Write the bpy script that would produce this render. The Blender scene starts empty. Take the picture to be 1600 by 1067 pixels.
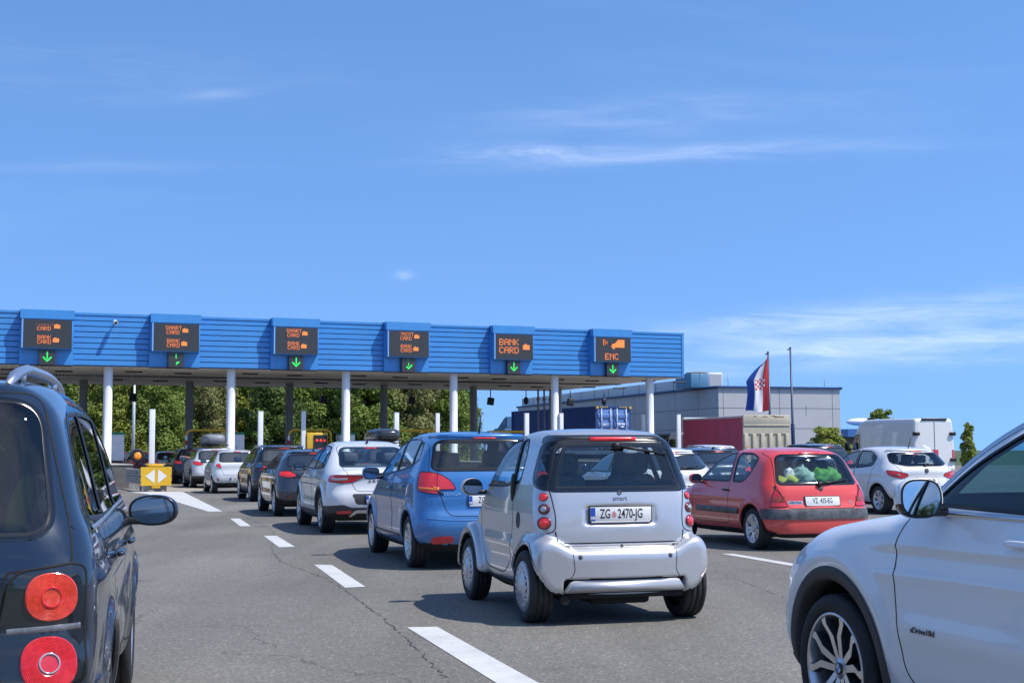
import bpy, bmesh, math, random
import numpy as np
from mathutils import Vector, Matrix
R = math.radians
C = bpy.context.scene.collection
scene = bpy.context.scene
random.seed(7)
# ---------------- camera ----------------
cam_d = bpy.data.cameras.new("camera")
cam = bpy.data.objects.new("camera", cam_d)
C.objects.link(cam)
cam_d.sensor_width = 36.0
cam_d.lens = 2120.0 / 1600.0 * 36.0
cam_d.clip_start = 0.05
cam_d.clip_end = 5000
CAMH = 1.36
PITCH = math.atan((706 - 533.5) / 2120.0)
cam.matrix_world = Matrix.Translation((0, 0, CAMH)) @ Matrix.Rotation(math.pi / 2 + PITCH, 4, 'X') @ Matrix.Rotation(R(-0.25), 4, 'Z')
scene.camera = cam
# ---------------- sky ----------------
SKY_A, SKY_B = 0.66, 0.215
SUN_EL = R(56.5)
SUN_DIR = Vector((0.95, -0.31, 0)).normalized() * math.cos(SUN_EL) + Vector((0, 0, math.sin(SUN_EL)))
world = bpy.data.worlds.new("World")
scene.world = world
world.use_nodes = True
wn, wl = world.node_tree.nodes, world.node_tree.links
wn.clear()
w_out = wn.new('ShaderNodeOutputWorld')
w_bg = wn.new('ShaderNodeBackground')
sky = wn.new('ShaderNodeTexSky')
sky.sky_type = 'NISHITA'
sky.sun_disc = False
sky.sun_elevation = SUN_EL
sky.sun_rotation = math.atan2(SUN_DIR.x, SUN_DIR.y)
sky.altitude = 1000
sky.air_density = 0.8
sky.dust_density = 0.0
sky.ozone_density = 4.0
w_bg.inputs['Strength'].default_value = 0.15
wl.new(w_bg.outputs[0], w_out.inputs[0])
# thin cirrus streaks, laid out on a horizontal cloud layer in the sky itself
tc = wn.new('ShaderNodeTexCoord')
sep = wn.new('ShaderNodeSeparateXYZ')
wl.new(tc.outputs['Generated'], sep.inputs[0])
def wmath(op, a, b=None, clamp=False):
    n = wn.new('ShaderNodeMath'); n.operation = op; n.use_clamp = clamp
    for i, v in enumerate((a, b)):
        if v is None: continue
        if isinstance(v, (int, float)): n.inputs[i].default_value = v
        else: wl.new(v, n.inputs[i])
    return n.outputs[0]
yy = wmath('MAXIMUM', sep.outputs[1], 0.05)
su = wmath('DIVIDE', sep.outputs[0], yy); sw = wmath('DIVIDE', sep.outputs[2], yy)
comb = wn.new('ShaderNodeCombineXYZ')
wl.new(su, comb.inputs[0]); wl.new(sw, comb.inputs[1]); wl.new(sep.outputs[1], comb.inputs[2])
def wnoise(scale, det, rough, dist, loc):
    mp = wn.new('ShaderNodeMapping'); mp.inputs['Scale'].default_value = scale; mp.inputs['Location'].default_value = loc; wl.new(comb.outputs[0], mp.inputs[0])
    n = wn.new('ShaderNodeTexNoise'); n.inputs['Scale'].default_value = 1.0; n.inputs['Detail'].default_value = det; n.inputs['Roughness'].default_value = rough; n.inputs['Distortion'].default_value = dist
    wl.new(mp.outputs[0], n.inputs['Vector']); return n.outputs[0]
warp = wmath('MULTIPLY', wmath('SUBTRACT', wnoise((7, 22, 1), 4, .55, .4, (0, 0, 0)), .5), .035)
wisp = wmath('MAXIMUM', wmath('MULTIPLY', wmath('SUBTRACT', wnoise((11, 85, 1), 7, .62, .8, (3, 1, 0)), .36), 3.4), 0.0)
total = wmath('MULTIPLY', wmath('MAXIMUM', wmath('SUBTRACT', wnoise((2.2, 9, 1), 6, .6, .6, (1, 5, 0)), .56), 0.0), .15)
for (u0, w0, lu, lw, tilt, amp) in [(.012, .2245, .050, .0050, .02, .42), (.125, .2215, .14, .0065, .035, .30), (.245, .0985, .13, .0085, .10, .46), (.33, .083, .17, .017, .05, .40), (.20, .068, .15, .012, .06, .25), (-.22, .2685, .022, .0032, .05, .20), (-.30, .285, .19, .022, -.02, .06), (-.31, .213, .09, .005, .0, .10), (.11, .252, .15, .012, .06, .14), (-.08, .131, .006, .003, 0, .30)]:
    a = wmath('SUBTRACT', su, u0)
    b_ = wmath('ADD', wmath('SUBTRACT', wmath('SUBTRACT', sw, w0), wmath('MULTIPLY', a, tilt)), wmath('MULTIPLY', warp, min(1.0, lw * 60)))
    e2 = wmath('ADD', wmath('POWER', wmath('ABSOLUTE', wmath('DIVIDE', a, lu)), 2.0), wmath('POWER', wmath('ABSOLUTE', wmath('DIVIDE', b_, lw)), 2.0))
    total = wmath('ADD', total, wmath('MULTIPLY', wmath('MULTIPLY', wmath('EXPONENT', wmath('MULTIPLY', e2, -1.0)), amp), wmath('ADD', wmath('MULTIPLY', wisp, .55), .12)))
front = wmath('MULTIPLY', wmath('MINIMUM', total, .8), wmath('GREATER_THAN', sep.outputs[1], 0.05))
# broken cloud over the rest of the sky, behind the viewer
zq = wmath('ADD', wmath('MAXIMUM', sep.outputs[2], 0.0), 0.12)
cb2 = wn.new('ShaderNodeCombineXYZ'); wl.new(wmath('DIVIDE', sep.outputs[0], zq), cb2.inputs[0]); wl.new(wmath('DIVIDE', sep.outputs[1], zq), cb2.inputs[1])
nb = wn.new('ShaderNodeTexNoise'); nb.inputs['Scale'].default_value = .75; nb.inputs['Detail'].default_value = 7; nb.inputs['Roughness'].default_value = .55; wl.new(cb2.outputs[0], nb.inputs['Vector'])
back = wmath('MULTIPLY', wmath('MULTIPLY', wmath('MAXIMUM', wmath('SUBTRACT', nb.outputs[0], .5), 0.0), 3.5), wmath('LESS_THAN', sep.outputs[1], -0.05))
cloud = wmath('ADD', front, wmath('MINIMUM', back, .75))
wmix = wn.new('ShaderNodeMix'); wmix.data_type = 'RGBA'
wmix.inputs['B'].default_value = (5.2, 5.6, 6.6, 1)
whs = wn.new('ShaderNodeHueSaturation'); whs.inputs['Saturation'].default_value = 1.1; whs.inputs['Value'].default_value = 1.0
# the haze layer near the horizon is thin that day: look the sky up a little above each direction
skz = wn.new('ShaderNodeCombineXYZ')
wl.new(sep.outputs[0], skz.inputs[0]); wl.new(sep.outputs[1], skz.inputs[1])
wl.new(wmath('ADD', wmath('MULTIPLY', wmath('MAXIMUM', sep.outputs[2], 0.0), SKY_A), SKY_B), skz.inputs[2])
skn = wn.new('ShaderNodeVectorMath'); skn.operation = 'NORMALIZE'
wl.new(skz.outputs[0], skn.inputs[0]); wl.new(skn.outputs[0], sky.inputs[0])
wl.new(sky.outputs[0], whs.inputs['Color'])
wl.new(cloud, wmix.inputs['Factor'])
wl.new(whs.outputs[0], wmix.inputs['A'])
wl.new(wmix.outputs['Result'], w_bg.inputs[0])
# ---------------- sun ----------------
sun_d = bpy.data.lights.new("sun", 'SUN')
sun_d.energy = 3.1
sun_d.angle = R(0.53)
sun_d.color = (1.0, 0.955, 0.89)
sun = bpy.data.objects.new("sun", sun_d)
C.objects.link(sun)
sun.rotation_euler = SUN_DIR.to_track_quat('Z', 'Y').to_euler()
# ---------------- exposure / render ----------------
scene.view_settings.view_transform = 'Standard'
scene.view_settings.look = 'None'
scene.view_settings.exposure = 0.74
scene.view_settings.gamma = 1.0
scene.view_settings.use_curve_mapping = False
scene.render.engine = 'CYCLES'
scene.cycles.max_bounces = 8
scene.cycles.transparent_max_bounces = 16
scene.cycles.use_denoising = True
scene.cycles.caustics_reflective = False
scene.cycles.caustics_refractive = False
# ======================= helpers =======================
def tag(o, label=None, cat=None, group=None, kind=None):
    if label: o['label'] = label
    if cat: o['category'] = cat
    if group: o['group'] = group
    if kind: o['kind'] = kind
    return o
def empty(name, loc=(0, 0, 0), rz=0.0, label=None, cat=None, group=None):
    o = bpy.data.objects.new(name, None); C.objects.link(o)
    o.empty_display_size = 0.3
    o.location = loc; o.rotation_euler = (0, 0, rz)
    return tag(o, label, cat, group)
def copy_tree(o, parent=None):
    c = o.copy(); C.objects.link(c)
    if parent is not None: c.parent = parent
    for ch in list(o.children): copy_tree(ch, c)
    return c
_M = {}
def mat(name, col=(.5, .5, .5), rough=.5, metal=0., coat=0., emit=0., ecol=None, spec=.5, var=0., vscale=8., bump=0., bscale=60., coat_rough=.03, grime=0.):
    if name in _M: return _M[name]
    m = bpy.data.materials.new(name); m.use_nodes = True; _M[name] = m
    nt = m.node_tree; b = nt.nodes['Principled BSDF']
    b.inputs['Base Color'].default_value = (*col, 1)
    b.inputs['Roughness'].default_value = rough
    b.inputs['Metallic'].default_value = metal
    b.inputs['Coat Weight'].default_value = coat
    b.inputs['Coat Roughness'].default_value = coat_rough
    b.inputs['Specular IOR Level'].default_value = spec
    if emit:
        b.inputs['Emission Color'].default_value = (*(ecol or col), 1); b.inputs['Emission Strength'].default_value = emit
    if var or bump or grime:
        tcn = nt.nodes.new('ShaderNodeTexCoord')
    if var:
        n = nt.nodes.new('ShaderNodeTexNoise'); n.inputs['Scale'].default_value = vscale; n.inputs['Detail'].default_value = 6; n.inputs['Roughness'].default_value = .65
        nt.links.new(tcn.outputs['Object'], n.inputs['Vector'])
        r = nt.nodes.new('ShaderNodeMapRange'); r.inputs['From Min'].default_value = .3; r.inputs['From Max'].default_value = .7
        r.inputs['To Min'].default_value = 1 - var; r.inputs['To Max'].default_value = 1 + var
        nt.links.new(n.outputs[0], r.inputs[0])
        v = nt.nodes.new('ShaderNodeVectorMath'); v.operation = 'SCALE'; v.inputs[0].default_value = col
        nt.links.new(r.outputs[0], v.inputs['Scale']); nt.links.new(v.outputs[0], b.inputs['Base Color'])
    if grime:
        # road dust that has settled in patches on the paint, thicker low on the body
        n = nt.nodes.new('ShaderNodeTexNoise'); n.inputs['Scale'].default_value = 5; n.inputs['Detail'].default_value = 8; n.inputs['Roughness'].default_value = .7
        nt.links.new(tcn.outputs['Object'], n.inputs['Vector'])
        sx = nt.nodes.new('ShaderNodeSeparateXYZ'); nt.links.new(tcn.outputs['Object'], sx.inputs[0])
        r = nt.nodes.new('ShaderNodeMapRange'); r.inputs['From Min'].default_value = .95; r.inputs['From Max'].default_value = .2
        nt.links.new(sx.outputs[2], r.inputs[0])
        mu = nt.nodes.new('ShaderNodeMath'); mu.operation = 'MULTIPLY_ADD'; nt.links.new(r.outputs[0], mu.inputs[0]); nt.links.new(n.outputs[0], mu.inputs[1]); mu.inputs[2].default_value = .08
        m2 = nt.nodes.new('ShaderNodeMath'); m2.operation = 'MULTIPLY'; m2.inputs[1].default_value = grime; nt.links.new(mu.outputs[0], m2.inputs[0])
        mx = nt.nodes.new('ShaderNodeMix'); mx.data_type = 'RGBA'; mx.inputs['A'].default_value = (*col, 1); mx.inputs['B'].default_value = (.26, .24, .21, 1)
        nt.links.new(m2.outputs[0], mx.inputs['Factor']); nt.links.new(mx.outputs['Result'], b.inputs['Base Color'])
        m3 = nt.nodes.new('ShaderNodeMath'); m3.operation = 'MULTIPLY_ADD'; m3.inputs[1].default_value = .22; m3.inputs[2].default_value = coat_rough; nt.links.new(m2.outputs[0], m3.inputs[0])
        nt.links.new(m3.outputs[0], b.inputs['Coat Roughness'])
    if bump:
        n = nt.nodes.new('ShaderNodeTexNoise'); n.inputs['Scale'].default_value = bscale; n.inputs['Detail'].default_value = 4
        nt.links.new(tcn.outputs['Object'], n.inputs['Vector'])
        bp = nt.nodes.new('ShaderNodeBump'); bp.inputs['Strength'].default_value = bump; bp.inputs['Distance'].default_value = .01
        nt.links.new(n.outputs[0], bp.inputs['Height']); nt.links.new(bp.outputs[0], b.inputs['Normal'])
    return m
def glass_mat(name, tint=(.5, .58, .56), refl=(1, 1, 1)):
    if name in _M: return _M[name]
    m = bpy.data.materials.new(name); m.use_nodes = True; _M[name] = m
    nt = m.node_tree; nt.nodes.clear()
    o = nt.nodes.new('ShaderNodeOutputMaterial'); mx = nt.nodes.new('ShaderNodeMixShader')
    t = nt.nodes.new('ShaderNodeBsdfTransparent'); t.inputs[0].default_value = (*tint, 1)
    g = nt.nodes.new('ShaderNodeBsdfGlossy'); g.inputs['Roughness'].default_value = .015; g.inputs[0].default_value = (*refl, 1)
    lw = nt.nodes.new('ShaderNodeLayerWeight'); lw.inputs[0].default_value = .5; f = nt.nodes.new('ShaderNodeMath'); f.operation = 'POWER'; nt.links.new(lw.outputs['Facing'], f.inputs[0]); f.inputs[1].default_value = 4.2
    # two faces of the pane reflect
    a = nt.nodes.new('ShaderNodeMath'); a.operation = 'MULTIPLY_ADD'; a.inputs[1].default_value = .92; a.inputs[2].default_value = .065; a.use_clamp = True
    nt.links.new(f.outputs[0], a.inputs[0]); nt.links.new(a.outputs[0], mx.inputs[0])
    nt.links.new(t.outputs[0], mx.inputs[1]); nt.links.new(g.outputs[0], mx.inputs[2]); nt.links.new(mx.outputs[0], o.inputs[0])
    return m
def mesh_obj(name, V, F, mats, parent=None, mi=None, smooth=True, normals=None, loc=None):
    me = bpy.data.meshes.new(name)
    me.from_pydata([tuple(v) for v in V], [], [tuple(f) for f in F])
    for m in (mats if isinstance(mats, (list, tuple)) else [mats]): me.materials.append(m)
    if mi is not None: me.polygons.foreach_set('material_index', np.asarray(mi, dtype=np.int32))
    if smooth: me.polygons.foreach_set('use_smooth', [True] * len(me.polygons))
    me.update()
    if normals is not None: me.normals_split_custom_set_from_vertices([tuple(n) for n in normals])
    o = bpy.data.objects.new(name, me); C.objects.link(o)
    if parent is not None: o.parent = parent
    if loc is not None: o.location = loc
    return o
class MB:
    """collects shapes for ONE mesh object"""
    def __init__(s): s.bm = bmesh.new(); s.n = 0
    def _fin(s, verts, M, mi, smooth):
        if M is not None: bmesh.ops.transform(s.bm, matrix=M, verts=verts)
        for f in {f for v in verts for f in v.link_faces}:
            f.material_index = mi; f.smooth = smooth
        return s
    def box(s, c, d, mi=0, bev=0., M=None, seg=2, taper=None, smooth=None):
        r = bmesh.ops.create_cube(s.bm, size=1.0); vs = r['verts']
        for v in vs:
            tx = ty = 1
            if taper and v.co.z > 0: tx, ty = taper
            v.co = Vector((v.co.x * d[0] * tx, v.co.y * d[1] * ty, v.co.z * d[2]))
        if bev:
            es = list({e for v in vs for e in v.link_edges})
            rr = bmesh.ops.bevel(s.bm, geom=es, offset=bev, segments=seg, profile=.5, affect='EDGES')
            vs = list({v for v in rr['verts']} | {v for f in rr['faces'] for v in f.verts})
        T = Matrix.Translation(c)
        return s._fin(vs, (T @ M) if M is not None else T, mi, (bev > 0) if smooth is None else smooth)
    def tube(s, pts, r, mi=0, n=10, closed=False, cap=True):
        pts = [Vector(p) for p in pts]; rs = r if isinstance(r, (list, tuple)) else [r] * len(pts)
        rings = []; prev = None; L = len(pts)
        for i, p in enumerate(pts):
            a = pts[(i - 1) % L] if (closed or i > 0) else p; b = pts[(i + 1) % L] if (closed or i < L - 1) else p
            t = (b - a).normalized()
            if prev is None: u = t.orthogonal().normalized()
            else: u = (prev - t * prev.dot(t)).normalized()
            prev = u; w = t.cross(u)
            rings.append([s.bm.verts.new(p + (u * math.cos(2 * math.pi * k / n) + w * math.sin(2 * math.pi * k / n)) * rs[i]) for k in range(n)])
        for i in range(L if closed else L - 1):
            A, B = rings[i], rings[(i + 1) % L]
            for k in range(n):
                f = s.bm.faces.new((A[k], A[(k + 1) % n], B[(k + 1) % n], B[k])); f.smooth = True; f.material_index = mi
        if cap and not closed:
            f = s.bm.faces.new(rings[0][::-1]); f.material_index = mi
            f = s.bm.faces.new(rings[-1]); f.material_index = mi
        return s
    def lathe(s, prof, n=32, mi=0, M=None, axis='Z', smooth=True):
        """prof (radius, height) along the axis"""
        rings = []
        for (r, h) in prof:
            ring = []
            for k in range(n if r > 1e-6 else 1):
                a = 2 * math.pi * k / n; x, y = r * math.cos(a), r * math.sin(a)
                p = {'Z': (x, y, h), 'Y': (x, h, -y), 'X': (h, x, y)}[axis]
                p = Vector(p)
                if M is not None: p = M @ p
                ring.append(s.bm.verts.new(p))
            rings.append(ring)
        for A, B in zip(rings[:-1], rings[1:]):
            if len(A) == 1 and len(B) == 1: continue
            for k in range(n):
                a0, a1 = A[k % len(A)], A[(k + 1) % len(A)]; b0, b1 = B[k % len(B)], B[(k + 1) % len(B)]
                vs = [a0, a1, b1, b0]; vs = [v for i, v in enumerate(vs) if v not in vs[:i]]
                if len(vs) > 2:
                    f = s.bm.faces.new(vs); f.material_index = mi; f.smooth = smooth
        return s
    def poly(s, pts, mi=0):
        f = s.bm.faces.new([s.bm.verts.new(p) for p in pts]); f.material_index = mi; return s
    def prism(s, pts2, a, b, ax='Y', mi=0, M=None, smooth=False):
        """2D outline extruded between a and b along an axis"""
        def P(u, v, t):
            p = Vector({'Y': (u, t, v), 'X': (t, u, v), 'Z': (u, v, t)}[ax]); return M @ p if M is not None else p
        A = [s.bm.verts.new(P(u, v, a)) for u, v in pts2]; B = [s.bm.verts.new(P(u, v, b)) for u, v in pts2]; n = len(A)
        fs = [s.bm.faces.new(A), s.bm.faces.new(B[::-1])]
        for k in range(n): fs.append(s.bm.faces.new((A[k], B[k], B[(k + 1) % n], A[(k + 1) % n])))
        for f in fs: f.material_index = mi; f.smooth = smooth
        return s
    def blob(s, c, d, p=(1, 1), mi=0, n=20, m=14, M=None):
        """superellipsoid"""
        def sp(t, e): return math.copysign(abs(t) ** e, t)
        T = Matrix.Translation(c)
        rings = []
        for i in range(m + 1):
            v = -math.pi / 2 + math.pi * i / m; ring = []
            for k in range(1 if i in (0, m) else n):
                u = 2 * math.pi * k / n
                q = Vector((d[0] * sp(math.cos(v), p[0]) * sp(math.cos(u), p[1]), d[1] * sp(math.cos(v), p[0]) * sp(math.sin(u), p[1]), d[2] * sp(math.sin(v), p[0])))
                if M is not None: q = M @ q
                ring.append(s.bm.verts.new(T @ q))
            rings.append(ring)
        for A, B in zip(rings[:-1], rings[1:]):
            for k in range(n):
                vs = [A[k % len(A)], A[(k + 1) % len(A)], B[(k + 1) % len(B)], B[k % len(B)]]
                vs = [v for i, v in enumerate(vs) if v not in vs[:i]]
                f = s.bm.faces.new(vs); f.material_index = mi; f.smooth = True
        return s
    def build(s, name, mats, parent=None, loc=None, rz=0.0, recalc=True):
        if recalc: bmesh.ops.recalc_face_normals(s.bm, faces=s.bm.faces[:])
        me = bpy.data.meshes.new(name); s.bm.to_mesh(me); s.bm.free()
        for m in (mats if isinstance(mats, (list, tuple)) else [mats]): me.materials.append(m)
        o = bpy.data.objects.new(name, me); C.objects.link(o)
        if parent is not None: o.parent = parent
        if loc is not None: o.location = loc
        if rz: o.rotation_euler = (0, 0, rz)
        return o
def text_obj(name, s, size, m, parent=None, M=None, sx=1.0, depth=.001, align='CENTER', bold=0.0):
    cu = bpy.data.curves.new(name, 'FONT'); cu.body = s; cu.size = size; cu.align_x = align; cu.align_y = 'CENTER'
    cu.extrude = depth; cu.offset = bold; cu.resolution_u = 3
    o = bpy.data.objects.new(name, cu); C.objects.link(o)
    bpy.context.view_layer.update()
    me = bpy.data.meshes.new_from_object(o.evaluated_get(bpy.context.evaluated_depsgraph_get()))
    bpy.data.objects.remove(o); bpy.data.curves.remove(cu)
    T = (M if M is not None else Matrix.Identity(4)) @ Matrix.Diagonal((sx, 1, 1, 1))
    me.transform(T); me.materials.clear(); me.materials.append(m); me.name = name
    o = bpy.data.objects.new(name, me); C.objects.link(o)
    if parent is not None: o.parent = parent
    return o
# ---- curves ----
def rp(pts, r=.1, ds=.02, closed=True):
    """polygon with rounded corners, evenly resampled; r None = as round as possible"""
    P = [np.array(p[:2], float) for p in pts]; n = len(P); out = []
    for i in range(n):
        ri = pts[i][2] if len(pts[i]) > 2 else r
        if not closed and i in (0, n - 1): out.append(P[i]); continue
        a, b, c = P[i - 1], P[i], P[(i + 1) % n]
        la, lc = np.linalg.norm(a - b), np.linalg.norm(c - b)
        d = min(la, lc) * .5 if ri is None else min(ri, la * .5, lc * .5)
        if d < 1e-4: out.append(b); continue
        p0 = b + (a - b) / la * d; p2 = b + (c - b) / lc * d
        for t in np.linspace(0, 1, 9): out.append((1 - t) ** 2 * p0 + 2 * t * (1 - t) * b + t * t * p2)
    out = np.array(out)
    if closed: out = np.vstack([out, out[:1]])
    seg = np.r_[True, np.linalg.norm(np.diff(out, axis=0), axis=1) > 1e-6]; out = out[seg]
    L = np.r_[0, np.cumsum(np.linalg.norm(np.diff(out, axis=0), axis=1))]
    k = max(8, int(L[-1] / ds)); t = np.linspace(0, L[-1], k + 1)
    q = np.c_[np.interp(t, L, out[:, 0]), np.interp(t, L, out[:, 1])]
    return q[:-1] if closed else q
def fsmooth(pts):
    """smooth 1D function through a B-spline-like control polygon"""
    q = rp(pts, None, .004, closed=False); x, y = q[:, 0].copy(), q[:, 1].copy()
    return lambda t: np.interp(t, x, y).astype(np.float32)
def sdist(P, Q):
    """signed distance of points P to closed polygon Q (negative inside) and nearest points"""
    A = Q; B = np.roll(Q, -1, 0); D = B - A; dd = (D * D).sum(1) + 1e-12
    sd = np.empty(len(P)); nr = np.empty((len(P), 2))
    P = P.astype(np.float32); A = A.astype(np.float32); B = B.astype(np.float32); D = D.astype(np.float32); dd = dd.astype(np.float32)
    for i in range(0, len(P), 2500):
        p = P[i:i + 2500]
        t = np.clip(((p[:, None, 0] - A[:, 0]) * D[:, 0] + (p[:, None, 1] - A[:, 1]) * D[:, 1]) / dd, 0, 1)
        nx = A[:, 0] + t * D[:, 0]; ny = A[:, 1] + t * D[:, 1]
        d2 = (p[:, None, 0] - nx) ** 2 + (p[:, None, 1] - ny) ** 2
        j = d2.argmin(1); r = np.arange(len(p))
        c = ((A[:, 1] > p[:, None, 1]) != (B[:, 1] > p[:, None, 1])) & (p[:, None, 0] < D[:, 0] * (p[:, None, 1] - A[:, 1]) / np.where(np.abs(D[:, 1]) < 1e-12, 1e-12, D[:, 1]) + A[:, 0])
        sd[i:i + 2500] = np.sqrt(d2[r, j]) * np.where(c.sum(1) % 2 == 1, -1, 1)
        nr[i:i + 2500] = np.c_[nx[r, j], ny[r, j]]
    return sd, nr
def smax(a, b, k):
    h = np.maximum(k - np.abs(a - b), 0) / k
    return np.maximum(a, b) + h * h * k * .25
def smin(a, b, k): return -smax(-a, -b, k)
def rbox(x, y, z, c, b, r):
    qx, qy, qz = np.abs(x - c[0]) - b[0] + r, np.abs(y - c[1]) - b[1] + r, np.abs(z - c[2]) - b[2] + r
    return np.sqrt(np.maximum(qx, 0) ** 2 + np.maximum(qy, 0) ** 2 + np.maximum(qz, 0) ** 2) + np.minimum(np.maximum(np.maximum(qx, qy), qz), 0) - r
def sst(a, b, x):
    t = np.clip((x - a) / (b - a), 0, 1); return t * t * (3 - 2 * t)
def circ(xc, zc, r, n=48, a0=0, a1=2 * math.pi):
    a = np.linspace(a0, a1, n, endpoint=False); return np.c_[xc + r * np.cos(a), zc + r * np.sin(a)]
# ======================= vehicle bodies =======================
class Body:
    """A vehicle skin: the zero surface of a smooth field made from a side profile, a section and a plan curve,
    meshed, then divided into panels, glass and lamps along outlines drawn in side, rear, front or top elevation."""
    def __init__(s, sp, h):
        s.sp = sp; s.h = h
        prof = rp(sp['prof'], sp.get('prof_r', None), .022)
        s.L = prof[:, 0].max(); s.H = prof[:, 1].max()
        g = .012
        s.g = g; s.o2 = prof.min(0) - .3; n2 = ((prof.max(0) + .3 - s.o2) / g).astype(int) + 2
        X, Z = np.meshgrid(s.o2[0] + np.arange(n2[0]) * g, s.o2[1] + np.arange(n2[1]) * g, indexing='ij')
        T = sdist(np.c_[X.ravel(), Z.ravel()], prof)[0].reshape(n2)
        for _ in range(2):
            T[1:-1] = (T[:-2] + 2 * T[1:-1] + T[2:]) / 4; T[:, 1:-1] = (T[:, :-2] + 2 * T[:, 1:-1] + T[:, 2:]) / 4
        s.T = T.astype(np.float32)
        s.sect = fsmooth(sp['sect']); s.plan = fsmooth(sp['plan'])
        kx = np.array(sp.get('kx', [(0, .2), (s.L, .2)]), float); s.kf = lambda x: np.interp(x, kx[:, 0], kx[:, 1]).astype(np.float32)
        s.parts = {}
        s.mesh()
    def prof2(s, x, z):
        u = np.clip((x - s.o2[0]) / s.g, 0, s.T.shape[0] - 1.001); v = np.clip((z - s.o2[1]) / s.g, 0, s.T.shape[1] - 1.001)
        i = u.astype(np.int32); j = v.astype(np.int32); u = (u - i).astype(np.float32); v = (v - j).astype(np.float32); T = s.T
        return (T[i, j] * (1 - u) + T[i + 1, j] * u) * (1 - v) + (T[i, j + 1] * (1 - u) + T[i + 1, j + 1] * u) * v
    def F(s, x, y, z):
        sp = s.sp; ay = np.abs(y); L = s.L; a2 = ay * ay
        xe = x - sp.get('bowr', .1) * a2 * (1 - sst(L * .12, L * .42, x)) + sp.get('bowf', .2) * a2 * sst(L * .5, L * .85, x)
        ze = z + sp.get('crown', .07) * a2 * sst(.55, 1.0, z)
        P = s.prof2(*np.broadcast_arrays(xe, ze))
        W = s.sect(z) * s.plan(x)
        for f in sp.get('side', ()): W = W + f(x, z)
        f = smax(P, (ay - W) * .97, s.kf(x))
        for a, k in sp.get('adds', ()): f = smin(f, a(x, ay, z), k)
        for a, k in sp.get('subs', ()): f = smax(f, -a(x, ay, z), k)
        for (xa, za, r, yi) in sp.get('wells', ()):
            f = smax(f, -np.maximum(np.hypot(x - xa, z - za) - r, yi - ay), .02)
        return f
    def grad(s, P, e=.006):
        x, y, z = P.T; g = np.empty_like(P)
        for i, d in enumerate(np.eye(3) * e):
            g[:, i] = (s.F(x + d[0], y + d[1], z + d[2]) - s.F(x - d[0], y - d[1], z - d[2])) / (2 * e)
        return g
    def mesh(s):
        h = s.h; sp = s.sp; wmax = max(w for _, w in sp['sect']) + sp.get('extra_w', .06)
        xs = np.arange(-.12 - sp.get('xpad', 0), s.L + .14, h, dtype=np.float32); ny = int(wmax / h) + 2; ys = (np.arange(ny) + .5).astype(np.float32) * h
        zs = np.arange(sp.get('zmin', .1), s.H + .12, h, dtype=np.float32)
        A = s.F(xs[:, None, None], ys[None, :, None], zs[None, None, :]).astype(np.float32)
        V = np.concatenate([A[:, ::-1], A], 1); o = np.array([xs[0], -ys[-1], zs[0]])
        S = V < 0; nx, ny, nz = V.shape
        cnt = np.zeros((nx - 1, ny - 1, nz - 1), np.int8)
        offs = [(a, b, c) for a in (0, 1) for b in (0, 1) for c in (0, 1)]
        for a, b, c in offs: cnt += S[a:nx - 1 + a, b:ny - 1 + b, c:nz - 1 + c]
        act = (cnt > 0) & (cnt < 8); I = np.argwhere(act); idx = -np.ones(act.shape, np.int64); idx[act] = np.arange(len(I))
        acc = np.zeros((len(I), 3)); k = np.zeros(len(I))
        for p in offs:
            for ax in range(3):
                if p[ax]: continue
                q = list(p); q[ax] = 1
                va = V[I[:, 0] + p[0], I[:, 1] + p[1], I[:, 2] + p[2]]; vb = V[I[:, 0] + q[0], I[:, 1] + q[1], I[:, 2] + q[2]]
                m = (va < 0) != (vb < 0); t = va[m] / (va[m] - vb[m]); pt = np.tile(np.array(p, float), (m.sum(), 1)); pt[:, ax] += t
                acc[m] += pt; k[m] += 1
        P = o + (I + acc / k[:, None]) * h
        quads = []
        for ax in range(3):
            u, v = [(1, 2), (2, 0), (0, 1)][ax]
            sl0 = [slice(1, -1)] * 3; sl1 = [slice(1, -1)] * 3; sl0[ax] = slice(0, -1); sl1[ax] = slice(1, None)
            a, b = S[tuple(sl0)], S[tuple(sl1)]
            E = np.argwhere(a != b); fl = a[tuple(E.T)]
            base = E.copy(); base[:, u] += 1; base[:, v] += 1
            def cell(du, dv):
                c = base.copy(); c[:, u] += du; c[:, v] += dv; return idx[tuple(c.T)]
            q = np.c_[cell(-1, -1), cell(0, -1), cell(0, 0), cell(-1, 0)]; q[~fl] = q[~fl][:, ::-1]; quads.append(q)
        Q = np.vstack(quads)
        Q = Q[(Q >= 0).all(1)]
        P = s.project(P, 3)
        s.V = P; s.Q = Q; s.N = s.normals(P); s.lab = np.zeros(len(Q), int); s.names = ['body']
    def project(s, P, it=2):
        for _ in range(it):
            g = s.grad(P); f = s.F(*P.T); st = (f / np.maximum((g * g).sum(1), .2))[:, None] * g
            n = np.linalg.norm(st, axis=1, keepdims=True); P = P - st * np.minimum(1, s.h / np.maximum(n, 1e-9))
        return P
    def normals(s, P, e=.009):
        g = s.grad(P, e); return g / np.maximum(np.linalg.norm(g, axis=1, keepdims=True), 1e-9)
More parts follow.
